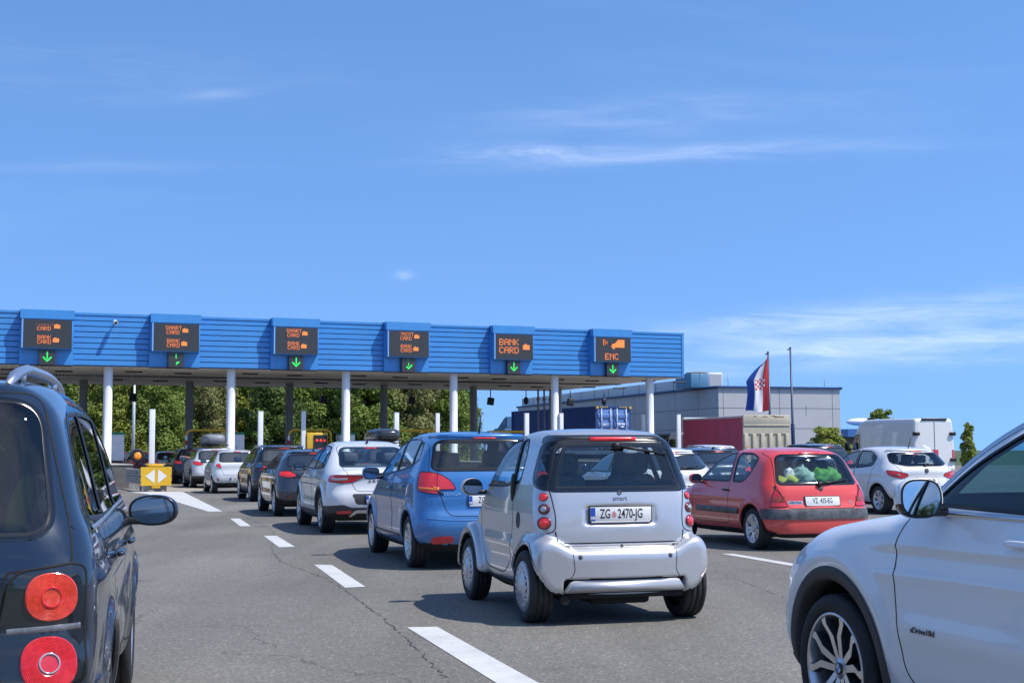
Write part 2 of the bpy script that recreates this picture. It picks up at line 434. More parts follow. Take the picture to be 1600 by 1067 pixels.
    def axes(s, view):
        """unit vectors across, up and outward of an elevation; DL / DR look squarely at a rear corner"""
        k = 2 ** -.5
        return [np.array(a, float) for a in {'L': ((1, 0, 0), (0, 0, 1), (0, 1, 0)), 'R': ((1, 0, 0), (0, 0, 1), (0, -1, 0)), 'B': ((0, 1, 0), (0, 0, 1), (-1, 0, 0)), 'F': ((0, 1, 0), (0, 0, 1), (1, 0, 0)), 'T': ((1, 0, 0), (0, 1, 0), (0, 0, 1)),
            'DL': ((k, k, 0), (0, 0, 1), (-k, k, 0)), 'DR': ((k, -k, 0), (0, 0, 1), (-k, -k, 0))}[view]]
    def surf(s, view, ab):
        """hit the outer surface at elevation coordinates ab"""
        eu, ev, ew = s.axes(view); ab = np.asarray(ab, float); n = len(ab)
        hi, lo = {'L': (1.3, -1.3), 'R': (1.3, -1.3), 'B': (.4, -6.), 'F': (6.5, -.4), 'T': (3., 0.), 'DL': (1.4, -3.), 'DR': (1.4, -3.)}[view]
        t = np.linspace(hi, lo, 260); Q0 = ab[:, :1] * eu + ab[:, 1:] * ev
        P = Q0[:, None, :] + t[None, :, None] * ew
        f = s.F(*P.reshape(-1, 3).T).reshape(n, 260)
        i = np.maximum(np.argmax(f < 0, 1), 1); a, b = t[i - 1], t[i]
        for _ in range(14):
            m = (a + b) / 2; fm = s.F(*(Q0 + m[:, None] * ew).T); a = np.where(fm < 0, a, m); b = np.where(fm < 0, m, b)
        Q = Q0 + ((a + b) / 2)[:, None] * ew; s.hit = (f < 0).any(1)
        return Q, s.normals(Q)
    def corner(s, pts, r=.03, closed=True):
        """outline over a rear corner from points given in rear ('B', y, z) or side ('S', x, z) elevation, in DL coordinates"""
        out = []
        for p in pts:
            P = s.surf('B' if p[0] == 'B' else 'L', [(p[1], p[2])])[0][0]
            out.append(((P[0] + P[1]) * 2 ** -.5, P[2], p[3] if len(p) > 3 else r))
        return rp(out, r, .015, closed)
    def cut(s, name, view, outline, only=('body',), nmin=.15, snap=.62, test=None):
        eu, ev, ew = s.axes(view); Qo = np.asarray(outline, float); UV = np.c_[s.V @ eu, s.V @ ev]
        lo, hi = Qo.min(0) - .1, Qo.max(0) + .1
        m = (s.N @ ew > nmin) & (UV[:, 0] > lo[0]) & (UV[:, 0] < hi[0]) & (UV[:, 1] > lo[1]) & (UV[:, 1] < hi[1])
        if view[-1] in 'LR': m &= s.V[:, 1] * (1 if view[-1] == 'L' else -1) > 0
        if test is not None: m &= test(s.V)
        ii = np.where(m)[0]
        if len(ii) == 0: return
        sd, nr = sdist(UV[ii], Qo)
        sn = np.abs(sd) < s.h * snap; k = ii[sn]
        okf = np.zeros(len(s.V), bool)
        ids = [s.names.index(n) for n in only if n in s.names]
        own = s.names.index(name) if name in s.names else -2
        okf[s.Q[np.isin(s.lab, ids)].ravel()] = True
        other = np.zeros(len(s.V), bool); other[s.Q[~np.isin(s.lab, ids + [own])].ravel()] = True
        mv = okf[k] & ~other[k]; kk = k[mv]
        if len(kk):
            d2 = nr[sn][mv] - UV[kk]; P = s.V[kk] + d2[:, :1] * eu + d2[:, 1:] * ev
            for _ in range(4):
                g = s.grad(P, .004) @ ew; f = s.F(*P.T); d = np.clip(f / np.where(np.abs(g) < .15, np.copysign(.15, g), g), -s.h, s.h); P = P - d[:, None] * ew
            s.V[kk] = P; s.N[kk] = s.normals(P)
        D = np.full(len(s.V), 9.); D[ii] = sd; D[k[mv]] = 0
        fm = D[s.Q]
        inside = (fm < 5).all(1) & (np.clip(fm, -.03, .03).mean(1) < 0) & np.isin(s.lab, ids)
        if name not in s.names: s.names.append(name)
        s.lab[inside] = s.names.index(name)
    def clean(s):
        """give stray slivers of a label back to the body"""
        for L in range(1, len(s.names)):
            fi = np.where(s.lab == L)[0]
            if len(fi) == 0: continue
            Q = s.Q[fi]; g = np.arange(len(s.V))
            while True:
                m = g[Q].min(1); h_ = g.copy(); np.minimum.at(h_, Q.ravel(), np.repeat(m, 4))
                h_ = h_[h_]
                if (h_ == g).all(): break
                g = h_
            c = g[Q[:, 0]]; u, n = np.unique(c, return_counts=True)
            s.lab[fi[~np.isin(c, u[n == n.max()][:1])]] = 0
    def panel(s, name, obj_name, parent, mats, offset=0., inner=None, dark=None, skirt=0.):
        """build the faces of one label as an object; inner = lining material (gives the sheet a second, inside skin)"""
        L = s.names.index(name) if name in s.names else -1
        Q = s.Q[s.lab == L]
        if len(Q) == 0: return None
        ids = np.unique(Q); mp_ = np.zeros(len(s.V), int); mp_[ids] = np.arange(len(ids)); Q = mp_[Q]
        N = s.N[ids]; V = s.V[ids] + N * offset
        ms = list(mats) if isinstance(mats, (list, tuple)) else [mats]; mi = np.zeros(len(Q), int)
        if dark is not None:
            c = s.V[ids][Q].mean(1); n = N[Q].mean(1); cond = (n[:, 2] < -.6) & (c[:, 2] < .42)
            for (xa, za, r, yi) in s.sp.get('wells', ()):
                d = np.hypot(c[:, 0] - xa, c[:, 2] - za); rad = (n[:, 0] * (c[:, 0] - xa) + n[:, 2] * (c[:, 2] - za)) / np.maximum(d, 1e-6)
                cond |= (np.abs(d - r) < .03) & (rad < -.55) & (np.abs(c[:, 1]) > yi - .02)
                cond |= (d < r + .01) & (np.abs(c[:, 1]) < yi + .03) & (np.abs(n[:, 1]) > .5)
            mi[cond] = len(ms); ms.append(dark)
        Fs = [list(q) for q in Q]; mi = list(mi); Vs = [V]; Ns = [N]
        if inner is not None or skirt:
            e = np.sort(np.vstack([Q[:, [0, 1]], Q[:, [1, 2]], Q[:, [2, 3]], Q[:, [3, 0]]]), 1)
            eo = np.vstack([Q[:, [0, 1]], Q[:, [1, 2]], Q[:, [2, 3]], Q[:, [3, 0]]])
            key = e[:, 0].astype(np.int64) * (len(ids) + 1) + e[:, 1]; uq, inv, ct = np.unique(key, return_inverse=True, return_counts=True)
            B = eo[(ct[inv] == 1) & (e[:, 0] != e[:, 1])]; n0 = len(ids)
            if inner is not None:
                Vs.append(V - N * .028); Ns.append(-N); ms.append(inner); im = len(ms) - 1
                Fs += [[n0 + a for a in q[::-1]] for q in Q]; mi += [im] * len(Q)
                Fs += [[b, a, n0 + a, n0 + b] for a, b in B]; mi += [im] * len(B)
            else:
                bi = np.unique(B); mb = {b: n0 + i for i, b in enumerate(bi)}
                Vs.append(V[bi] - N[bi] * skirt); Ns.append(N[bi])
                Fs += [[b, a, mb[a], mb[b]] for a, b in B]; mi += [0] * len(B)
        Fs2, mi2 = [], []
        for f, m_ in zip(Fs, mi):
            g = [a for i, a in enumerate(f) if a not in f[:i]]
            if len(g) > 2: Fs2.append(g); mi2.append(m_)
        return mesh_obj(obj_name, np.vstack(Vs), Fs2, ms, parent, mi2, normals=np.vstack(Ns))
    def ribbon(s, name, view, path, width, raise_, m, parent, closed=True, n=None, base=.0008):
        P, N = s.surf(view, path)
        if closed: T = np.roll(P, -1, 0) - np.roll(P, 1, 0)
        else: T = np.gradient(P, axis=0)
        T /= np.maximum(np.linalg.norm(T, axis=1, keepdims=True), 1e-9); B = np.cross(N, T); B /= np.maximum(np.linalg.norm(B, axis=1, keepdims=True), 1e-9)
        m = m or s.car_paint
        rows = [P - B * width / 2 + N * base, P - B * width / 4 + N * raise_, P + B * width / 4 + N * raise_, P + B * width / 2 + N * base]
        V = np.vstack(rows); k = len(P); F = []
        ok = s.hit; dl = np.linalg.norm(np.roll(P, -1, 0) - P, axis=1); md = np.median(dl) * 5
        for r in range(3):
            for i in range(k if closed else k - 1):
                j = (i + 1) % k
                if not (ok[i] and ok[j]) or dl[i] > md: continue
                F.append((r * k + i, r * k + j, (r + 1) * k + j, (r + 1) * k + i))
        return mesh_obj(name, V, F, m, parent)
    def frame_at(s, view, a, b):
        """matrix sitting on the skin at (a, b): local Z = outward normal, local Y = up"""
        P, N = s.surf(view, [(a, b)]); n = Vector(N[0]); up = Vector((0, 0, 1)); 
        if abs(n.z) > .95: up = Vector((1, 0, 0))
        x = up.cross(n).normalized(); y = n.cross(x)
        M = Matrix((x, y, n)).transposed().to_4x4(); M.translation = Vector(P[0]); return M
def mirror_y(o): return [(-a, b) for a, b in o]
# ---- shared vehicle materials ----
GLASS = glass_mat('window_glass', (.80, .87, .87))
GLASS_DARK = glass_mat('privacy_glass', (.22, .26, .28))
GLASS_TEAL = glass_mat('green_tinted_glass', (.46, .68, .72))
RUBBER = mat('tyre_rubber', (.022, .022, .023), .75, var=.35, vscale=14, bump=.1, bscale=120)
TRIM = mat('black_trim', (.016, .016, .017), .42, spec=.4)
GLOSSBLK = mat('gloss_black', (.008, .008, .009), .12, coat=.6)
PLASTIC = mat('dark_grey_plastic', (.045, .045, .048), .6, var=.15, vscale=25)
UNDER = mat('underbody', (.012, .012, .012), .9)
LINING = mat('cabin_lining', (.07, .072, .078), .9)
SEATM = mat('seat_fabric', (.10, .106, .12), .9, var=.3, vscale=30)
ALU = mat('alloy_silver', (.62, .63, .65), .28, metal=.85)
ALUDARK = mat('alloy_dark', (.05, .055, .065), .35, metal=.6, coat=.4)
CAPM = mat('wheel_cover_silver', (.52, .53, .56), .33, metal=.5, coat=.3)
CHROME = mat('chrome', (.75, .76, .78), .12, metal=1.)
SATIN = mat('satin_metal', (.6, .62, .66), .3, metal=.9)
MIRROR = mat('mirror_glass', (.5, .56, .6), .02, metal=1.)
LENS = mat('red_lens', (.62, .02, .03), .22, coat=1., var=.2, vscale=60)
LENSLIT = mat('lit_brake_lamp', (.6, .01, .015), .2, coat=1., emit=.14, ecol=(1, .05, .05))
LENSDIM = mat('dark_red_lens', (.16, .006, .01), .2, coat=1.)
AMBER = mat('amber_lens', (.75, .16, .01), .2, coat=1.)
CLEAR = mat('clear_lens', (.5, .5, .52), .12, metal=.4, coat=1.)
SMOKE = mat('smoked_lens', (.010, .012, .014), .22, coat=1.)
PLATEW = mat('plate_white', (.78, .78, .76), .4, coat=.3, var=.04, vscale=40)
PLATEK = mat('plate_black', (.012, .012, .014), .45)
PLATEB = mat('plate_blue', (.015, .07, .42), .4)
DISC = mat('brake_disc', (.22, .2, .19), .45, metal=.7)
DARKGL = mat('dark_window', (.02, .026, .03), .04, spec=.9, coat=1., coat_rough=.01)
def paint(name, col, metal=0., flake=.35, grime=.55, rough=.32):
    return mat('paint_' + name, col, rough if metal else flake, metal, coat=1., spec=.45, grime=grime)
_WH = {}
def spoke(bm_, n, rows, depth=.03, twin=None, a0=0., mi=(0, 1), sweep=0.):
    """rows: (radius, half width, y face, tangential offset)"""
    for k in range(n):
        for sg in ((1, -1) if twin else (1,)):
            a = a0 + 2 * math.pi * k / n; top = []; bot = []
            for (r, w, y, off) in rows:
                c, s_ = math.cos(a), math.sin(a); o = off * sg
                def P(t, yy): return Vector((r * c - t * s_, yy, r * s_ + t * c))
                top.append((P(o - w, y), P(o + w, y))); bot.append((P(o - w * 1.25 - .004, y - depth), P(o + w * 1.25 + .004, y - depth)))
            tv = [[bm_.verts.new(p) for p in r_] for r_ in top]; bv = [[bm_.verts.new(p) for p in r_] for r_ in bot]
            for i in range(len(rows) - 1):
                for q, m_ in (((tv[i][0], tv[i][1], tv[i + 1][1], tv[i + 1][0]), mi[0]), ((tv[i][0], tv[i + 1][0], bv[i + 1][0], bv[i][0]), mi[1]), ((tv[i][1], bv[i][1], bv[i + 1][1], tv[i + 1][1]), mi[1])):
                    f = bm_.faces.new(q); f.material_index = m_
def rim_mesh(style, rr, w):
    """one rim: barrel, spokes, back"""
    b = MB()
    b.lathe([(rr + .004, -.012), (rr + .003, -.002), (rr - .006, .001), (rr - .013, -.004), (rr - .02, -.02), (rr - .03, -.07), (rr - .035, -w + .03)], 40, 0, axis='Y')
    if style == 'cover':
        b.lathe([(rr - .008, .004), (rr - .02, .012), (rr - .034, .014)], 48, 0, axis='Y')
        b.lathe([(rr - .062, .016), (rr - .085, .02), (.075, .026), (.068, .031), (.03, .033), (0, .033)], 48, 0, axis='Y')
        spoke(b.bm, 16, [(rr - .066, .014, .0165, 0), (rr - .05, .01, .0165, 0), (rr - .03, .012, .0145, 0)], .012, mi=(0, 0))
        b.lathe([(rr - .01, -.012), (0, -.012)], 40, 1, axis='Y')
    else:
        n, twin, hub = style['n'], style.get('twin'), style.get('hub', .06)
        rows = [(hub * .55, style['w'][0], style.get('dish', -.03), style['off'][0]), (hub + (rr - hub) * .45, style['w'][1], style.get('dish', -.03) * .5, style['off'][1]), (rr - .055, style['w'][2], -.008, style['off'][2]), (rr - .012, style['w'][2] * 1.15, -.005, style['off'][2] * 1.08)]
        spoke(b.bm, n, rows, .035, twin, math.pi / 2, (0, style.get('side', 0)))
        b.lathe([(hub, style.get('dish', -.03) - .012), (hub - .008, style.get('dish', -.03) + .002), (0, style.get('dish', -.03) + .004)], 24, 0, axis='Y')
        b.lathe([(.028, style.get('dish', -.03) + .007), (0, style.get('dish', -.03) + .008)], 20, 1, axis='Y')
        b.lathe([(.155, -.105), (.155, -.095), (.05, -.095)], 32, 2, axis='Y')
        b.lathe([(rr - .02, -.135), (0, -.135)], 32, 3, axis='Y')
    return b
def wheel_set(car, xs, yo, r, w, rr, style, rimmats, key):
    """four wheels (wheel = tyre > rim); yo = outer face half track"""
    for i, x in enumerate(xs):
        for sg in (1, -1):
            ri = r[i] if isinstance(r, (tuple, list)) else r; wi = w[i] if isinstance(w, (tuple, list)) else w; y = yo[i] if isinstance(yo, (tuple, list)) else yo
            k = (key, ri, wi, rr)
            if k not in _WH:
                b = MB(); g = wi / 5
                pr = [(rr, -wi + .012), (rr + .015, -wi), (ri - .035, -wi - .006), (ri - .010, -wi + .006), (ri - .002, -wi + .022)]
                for q in range(1, 4):
                    yy = -wi + wi * q / 4
                    pr += [(ri, yy - .006), (ri - .008, yy - .004), (ri - .008, yy + .004), (ri, yy + .006)]
                pr += [(ri - .002, -.022), (ri - .010, -.006), (ri - .03, .005), ((ri + rr) / 2, .009), (rr + .018, .006), (rr + .004, -.002), (rr, -.012)]
                b.lathe(pr, 56, 0, axis='Y')
                t = b.build('wheel', RUBBER); 
                ro = rim_mesh(style, rr, wi).build('rim', rimmats)
                tm, rm = t.data, ro.data; bpy.data.objects.remove(t); bpy.data.objects.remove(ro); _WH[k] = (tm, rm)
            tm, rm = _WH[k]
            t = bpy.data.objects.new('wheel', tm); C.objects.link(t); t.parent = car; t.location = (x, sg * y, ri)
            t.rotation_euler = (0, 0, 0 if sg > 0 else math.pi)
            ro = bpy.data.objects.new('rim', rm); C.objects.link(ro); ro.parent = t
            ro.rotation_euler = (0, random.uniform(0, 1.2) if style != 'cover' else 0, 0)
def seat(car, x, y, z=.5, s=1.0, m=None, rest=.62, head=True, w=.5):
    b = MB(); T = Matrix.Rotation(R(-14), 4, 'Y')
    b.box((x, y, z), (.52 * s, w, .16), bev=.06, seg=3)
    b.box((x - .27, y, z + .33), (.14, w * .96, rest), bev=.06, seg=3, M=T, taper=(1, .86))
    o = b.build('seat', m or SEATM, car)
    if head:
        h = MB(); h.box((x - .37, y, z + .33 + rest / 2 + .08), (.1, w * .56, .18), bev=.045, seg=3, M=T); h.tube([(x - .35, y - .05, z + .55), (x - .36, y - .05, z + .33 + rest / 2 + .03)], .007); h.tube([(x - .35, y + .05, z + .55), (x - .36, y + .05, z + .33 + rest / 2 + .03)], .007)
        h.build('headrest', m or SEATM, o)
    return o
def cabin(car, x0, x1, hw, z, dash_x, sw_y=.36, rear=None, m=None):
    b = MB(); b.box(((x0 + x1) / 2, 0, z - .08), (x1 - x0, hw * 2, .06)); b.box((dash_x, 0, z + .24), (.42, hw * 1.9, .3), bev=.1, seg=3); b.build('dashboard', m or LINING, car)
    pts = [(.185 * math.cos(a), .185 * math.sin(a), 0) for a in np.linspace(0, 2 * math.pi, 28, endpoint=False)]
    M_ = Matrix.Translation((dash_x - .36, sw_y, z + .36)) @ Matrix.Rotation(R(-64), 4, 'Y')
    s_ = MB(); s_.tube([M_ @ Vector(p) for p in pts], .016, closed=True); s_.tube([M_ @ Vector((0, -.18, 0)), M_ @ Vector((0, .18, 0))], .018); s_.tube([M_ @ Vector((0, 0, 0)), M_ @ Vector((0, 0, -.25))], .03)
    s_.build('steering_wheel', LINING, car)
def rear_bench(car, x, hw, z=.5):
    b = MB(); b.box((x, 0, z + .3), (.14, hw * 2, .62), bev=.05, seg=3, M=Matrix.Rotation(R(-16), 4, 'Y')); b.box((x + .26, 0, z), (.5, hw * 2, .16), bev=.05)
    o = b.build('rear_bench', SEATM, car)
    for y in (hw * .55, -hw * .55):
        h = MB(); h.box((x - .12, y, z + .70), (.1, .26, .17), bev=.045, seg=3); h.build('headrest', SEATM, o)
def wing_mirror(car, x, y, z, d=(.07, .1, .075), body=None, stalk=None, sg=1, lower=None, p=(.75, .8), yaw=8, hide_stalk=False, tilt=0):
    """door mirror on the sg side: housing > glass"""
    b = MB(); Mr = Matrix.Rotation(R(yaw) * sg, 4, 'Z') @ Matrix.Rotation(R(tilt), 4, 'Y')
    b.blob((x, sg * y, z), (d[0], d[1], d[2]), p, 0, 24, 16, Mr)
    if lower is not None:
        for f in b.bm.faces:
            if f.calc_center_median().z < z - d[2] * .25: f.material_index = 1
    for v in b.bm.verts:      # cut the housing flat towards the rear
        q = Mr.inverted() @ (v.co - Vector((x, sg * y, z)))
        if q.x < -d[0] * .42: q.x = -d[0] * .42; v.co = Vector((x, sg * y, z)) + Mr @ q
    if not hide_stalk: b.box((x + .01, sg * (y - d[1] * .9), z - d[2] * .65), (d[0] * .9, d[1] * 1.0, d[2] * .5), 1, bev=.012)
    o = b.build('wing_mirror', [body, lower or stalk or TRIM], car)
    g = MB(); sp = lambda t, e: math.copysign(abs(t) ** e, t)
    c = Vector((x, sg * y, z)) + Mr @ Vector((-d[0] * .42 - .003, 0, 0))
    for k_, (s0, m_) in enumerate(((.93, 1), (.84, 0))):
        ring = [c + Mr @ Vector((-.002 * k_, d[1] * s0 * sp(math.cos(a), p[1]), d[2] * s0 * sp(math.sin(a), p[0]))) for a in np.linspace(0, 2 * math.pi, 32, endpoint=False)]
        g.poly(ring, m_)
    g.build('mirror_glass', [MIRROR, TRIM], o, recalc=False)
    return o
def plate(car, M, s, left=True, w=.52, h=.112, crest=True, sx=.62, size=.105, frame=True, band='HR'):
    b = MB()
    if frame: b.box((0, 0, .004), (w + .02, h + .024, .012), 1, bev=.004)
    b.box((0, 0, .0105), (w, h, .006), 0, bev=.002)
    if frame: b.box((0, -h / 2 - .003, .0105), (w * .96, .014, .006), 0)
    o = b.build('number_plate', [PLATEW, PLATEK], car); o.matrix_local = M
    if left:
        q = MB(); q.box((-w / 2 + .022, 0, .0122), (.04, h - .008, .005), 0); q.build('country_band', PLATEB, o)
        text_obj('lettering', band, .034, PLATEW, o, Matrix.Translation((-w / 2 + .022, -.03, .0152)), .8, .0006, bold=.001)
    x0 = .02 if left else 0
    if crest and '  ' in s:
        for t_, al, xx in ((s.split('  ')[0], 'RIGHT', -.088), (s.split('  ')[-1].strip(), 'LEFT', -.028)): text_obj('lettering', t_, size, PLATEK, o, Matrix.Translation((xx, 0, .0142)), sx, .0008, align=al, bold=.001)
    else: text_obj('lettering', s, size, PLATEK, o, Matrix.Translation((x0, 0, .0142)), sx, .0008, bold=.001)
    if crest:
        c = MB()
        for i in range(5):
            for j in range(6):
                if (i + j) % 2 == 0 and not (j == 0 and i in (0, 4)): c.box((-.03 + crest_dx(s, size, sx) + i * .0075, .02 - .0085 * j, .0142), (.0075, .0085, .001), 0)
        c.build('crest', mat('crest_red', (.6, .03, .04), .5), o)
    return o
def crest_dx(s, size, sx): return -.043
def handle(car, body, view, a, b_, m, w=.2, h=.03, d=.035):
    M_ = body.frame_at(view, a, b_); q = MB(); q.blob((0, 0, d * .6), (w / 2, h / 2, d * .55), (.6, .7), 0, 20, 10)
    o = q.build('door_handle', m, car); o.matrix_local = M_; return o
def wiper(car, P0, P1, m=None, blade=.5, tilt=0):
    b = MB(); P0, P1 = Vector(P0), Vector(P1); b.tube([P0, P0.lerp(P1, .5) + Vector((-.012, 0, 0)), P1], [.016, .012, .009]); d = (P1 - P0).normalized()
    b.tube([P1 - d * blade * .6, P1 + d * blade * .35], [.007, .006]); b.blob(P0, (.03, .035, .03), (.8, .8), 0, 12, 8)
    return b.build('rear_wiper', m or TRIM, car)
def antenna(car, p, L=.25, lean=-.5, r=.004):
    b = MB(); p = Vector(p); b.tube([p + Vector((.03, 0, -.01)), p, p + Vector((lean * L, 0, L))], [.018, .012, r]); return b.build('antenna', TRIM, car)
def fin(car, p, m=TRIM):
    b = MB(); b.prism([(-.09, 0), (.09, 0), (-.06, .06), (-.09, .055)], -.012, .012, 'Y', M=Matrix.Translation(p)); return b.build('antenna', m, car)
def dome(car, M, rx, ry, h, mats, name, ring=True, core=None):
    """round lamp sitting on the skin: bezel ring + bulged lens"""
    b = MB(); S = Matrix.Diagonal((rx, ry, 1, 1))
    if ring: b.lathe([(1.12, -.02), (1.1, .006), (1.0, .008), (.98, 0)], 28, 1, M @ S)
    b.lathe([(1.0, .0), (.97, h * .35), (.8, h * .75), (.5, h * .95), (0, h)], 28, 0, M @ S)
    o = b.build(name, mats, car)
    if core is not None:
        c = MB(); c.lathe([(.55, h * .9), (.5, h * 1.12), (.3, h * 1.22), (0, h * 1.25)], 20, 0, M @ S); c.build('bulb', core, o)
    return o
_KIND = {}
def build_car(q, loc, rz, label, name='car', pt=None, group='cars queuing at the toll plaza', cat='car', **over):
    """a whole vehicle from one description q; a repeat of the same kind is copied, with its own paint"""
    q = dict(q, **over); key = (id(q['sp']), q.get('hollow', False), 'lines' in over)
    if key in _KIND:
        src, p0 = _KIND[key]; car = copy_tree(src); car.name = name; car.location = loc; car.rotation_euler = (0, 0, rz); tag(car, label, cat, group); car.scale = (1, 1, 1)
        for o in car.children_recursive:
            if o.type == 'MESH' and p0.name in [m.name for m in o.data.materials if m]:
                o.data = o.data.copy()
                for i, m in enumerate(o.data.materials):
                    if m == p0: o.data.materials[i] = pt
        return car, None
    car = empty(name, loc, rz, label, cat, group)
    PT = pt; B = Body(q['sp'], q.get('h', .03)); B.car_paint = PT
    holl = q.get('hollow', False); G = q.get('glass', GLASS if holl else DARKGL); LN = LINING if holl else None
    tgate = q.get('tailgate'); rwo = q.get('rear_window'); tests = lambda V: V[:, 0] > B.L * .5
    for nm, view, ol, mt, off in q.get('pre', ()): B.cut(nm + view, view, ol, nmin=.4)
    if rwo is not None: B.cut('rear_window', q.get('rw_view', 'B'), rwo, nmin=q.get('rw_nmin', .15))
    for v in 'LR':
        for i, w in enumerate(q.get('windows', ())): B.cut('side_window%d%s' % (i, v), v, w, nmin=.25)
    if q.get('windscreen') is not None: B.cut('windscreen', 'F', q['windscreen'], nmin=.12, test=tests)
    lampm = {}; gaps = []; lamps = q.get('lamps', ()); trims = q.get('trims', ())
    for i, (nm, view, ol, mt, off) in enumerate(lamps):
        co = B.corner(ol) if view == 'D' else None
        for sg in 'LR':
            key = '%s%d%s' % (nm, i, sg); lampm[key] = (nm, mt, off)
            if view == 'D': B.cut(key, 'D' + sg, co, nmin=.1); gaps.append(('D' + sg, co, off))
            else: B.cut(key, 'B', ol if sg == 'L' else np.array(mirror_y(ol)), nmin=.2)
    for i, (nm, view, ol, mt, off) in enumerate(trims):
        for v in (('L', 'R') if view == 'S' else (view,)): B.cut('%s%d%s' % (nm, i, v), v, ol, nmin=-.35 if view == 'B' else .1, test=(lambda V: V[:, 0] < q.get('trim_x', B.L * .25)) if view == 'B' else None)
    if tgate is not None: B.cut('tailgate', 'B', tgate, nmin=-.3, test=lambda V: V[:, 0] < B.L * .45)
    for v in 'LR':
        for i, d in enumerate(q.get('doors', ())): B.cut('door%d%s' % (i, v), v, d)
    B.clean()
    B.panel('body', 'body', car, PT, inner=LN, dark=UNDER)
    B.panel('tailgate', 'tailgate', car, q.get('tailgate_mat', PT), inner=LN)
    for v in 'LR':
        for i in range(len(q.get('doors', ()))): B.panel('door%d%s' % (i, v), 'door', car, PT, inner=LN, dark=UNDER)
        gm = q.get('side_glass', [G] * 9)
        for i in range(len(q.get('windows', ()))): B.panel('side_window%d%s' % (i, v), 'side_window', car, gm[i], -.004)
    for nm, view, ol, mt, off in q.get('pre', ()): B.panel(nm + view, nm, car, mt or CLEAR, off)
    for (xa, za, r0, r1, m_) in q.get('arches', ()):
        for v in 'LR': arch_trim(B, car, v, xa, za, r0, r1, m_)
    B.panel('rear_window', 'rear_window', car, q.get('rear_glass', G)); B.panel('windscreen', 'windscreen', car, G)
    for key, (nm, mt, off) in lampm.items(): B.panel(key, nm, car, mt, off, skirt=off + .012 if off > 0 else 0)
    for i, (nm, view, ol, mt, off) in enumerate(trims):
        for v in (('L', 'R') if view == 'S' else (view,)): B.panel('%s%d%s' % (nm, i, v), nm, car, mt or PT, off, dark=UNDER, skirt=off + .01 if off > 0 else 0)
    for vw, co, off in gaps: B.ribbon('lamp_gap', vw, co, .011, off + .003, q.get('lamp_gap_mat', UNDER), car)
    ar = {round(a[0], 2) for a in q.get('arches', ())}
    for (xa, za, r, yi) in q['sp']['wells']:
        if round(xa, 2) not in ar:
            for v in 'LR': arch_trim(B, car, v, xa, za, r + .012, r + .036, PT, .004, -4, 184)
    # seals and gaps
    sw = q.get('seal', .03)
    for v in 'LR':
        for w in q.get('windows', ()): B.ribbon('window_seal', v, w, sw, .003, q.get('seal_mat', TRIM), car)
        for d in q.get('doors', ()): B.ribbon('door_gap', v, d, q.get('gap', .009), .001, UNDER, car)
        for (path, wd, ht, m_, nm) in q.get('side_lines', ()): B.ribbon(nm, v, path, wd, ht, m_, car, closed=False)
        for (x, z) in q.get('handles', ()): handle(car, B, v, x, z, q.get('handle_mat') or PT)
    if rwo is not None: B.ribbon('window_seal', q.get('rw_view', 'B'), rwo, q.get('rseal', .045), .003, GLOSSBLK, car)
    if q.get('windscreen') is not None: B.ribbon('windscreen_seal', 'F', q['windscreen'], .05, .003, GLOSSBLK, car)
    if tgate is not None: B.ribbon('tailgate_gap', 'B', tgate, q.get('gap', .009), .001, UNDER, car)
    for (nm, view, path, wd, ht, m_) in q.get('lines', ()):
        if view == 'D':
            for sg in 'LR': B.ribbon(nm, 'D' + sg, B.corner(path, .03, False), wd, ht, m_, car, closed=False)
            continue
        for sg in ((1, -1) if view == 'B2' else (1,)): B.ribbon(nm, view[0], path if sg > 0 else np.array(mirror_y(path)), wd, ht, m_, car, closed=False)
    if 'plate' in q:
        p = q['plate']; plate(car, Matrix.Translation((p.get('dx', 0), 0, 0)) @ B.frame_at('B', p.get('y', 0), p['z']), p['s'], p.get('left', True), p.get('w', .52), p.get('h', .112), p.get('crest', False), p.get('sx', .62), p.get('size', .1), band=p.get('band', 'HR'))
    if 'hbl' in q:
        y, z = q['hbl']; pp = B.surf('B', [(t, z) for t in np.linspace(-y, y, 7)])[0]
        b = MB(); b.tube([Vector(p) + Vector((q.get('hbl_dx', -.002), 0, 0)) for p in pp], q.get('hbl_r', .012), n=8); b.build('high_brake_lamp', LENSLIT, car)
    if 'spoiler' in q:
        y, z, r_, dx = q['spoiler']; pp = B.surf('B', [(t, z) for t in np.linspace(-y, y, 15)])[0]; pp = [p for p in pp if p[0] < 1.5]
        b = MB(); b.tube([Vector(p) + Vector((dx, 0, .012)) for p in pp], [r_ * .5] + [r_] * (len(pp) - 2) + [r_ * .5], n=10); b.build('spoiler', q.get('spoiler_mat', PT), car)
    if 'wiper' in q:
        (y0, z0), (y1, z1) = q['wiper']; P = B.surf('B', [(y0, z0), (y1, z1)])[0]; wiper(car, P[0] + np.array([-.03, 0, 0]), P[1] + np.array([-.025, 0, 0]), blade=.4)
    if 'mirror' in q:
        x, y, z, d = q['mirror']
        for sg in (1, -1): wing_mirror(car, x, y, z, d, q.get('mirror_mat', PT), TRIM, sg, q.get('mirror_low'), p=q.get('mirror_p', (.7, .75)), yaw=q.get('mirror_yaw', 8), tilt=q.get('mirror_tilt', 0))
    if 'fin' in q: P = B.surf('T', [(q['fin'], 0)])[0][0]; fin(car, P, q.get('fin_mat', TRIM))
    if 'ant' in q: P = B.surf('T', [(q['ant'][0], q['ant'][1] if len(q['ant']) > 2 else 0)])[0][0]; antenna(car, P, q['ant'][-1])
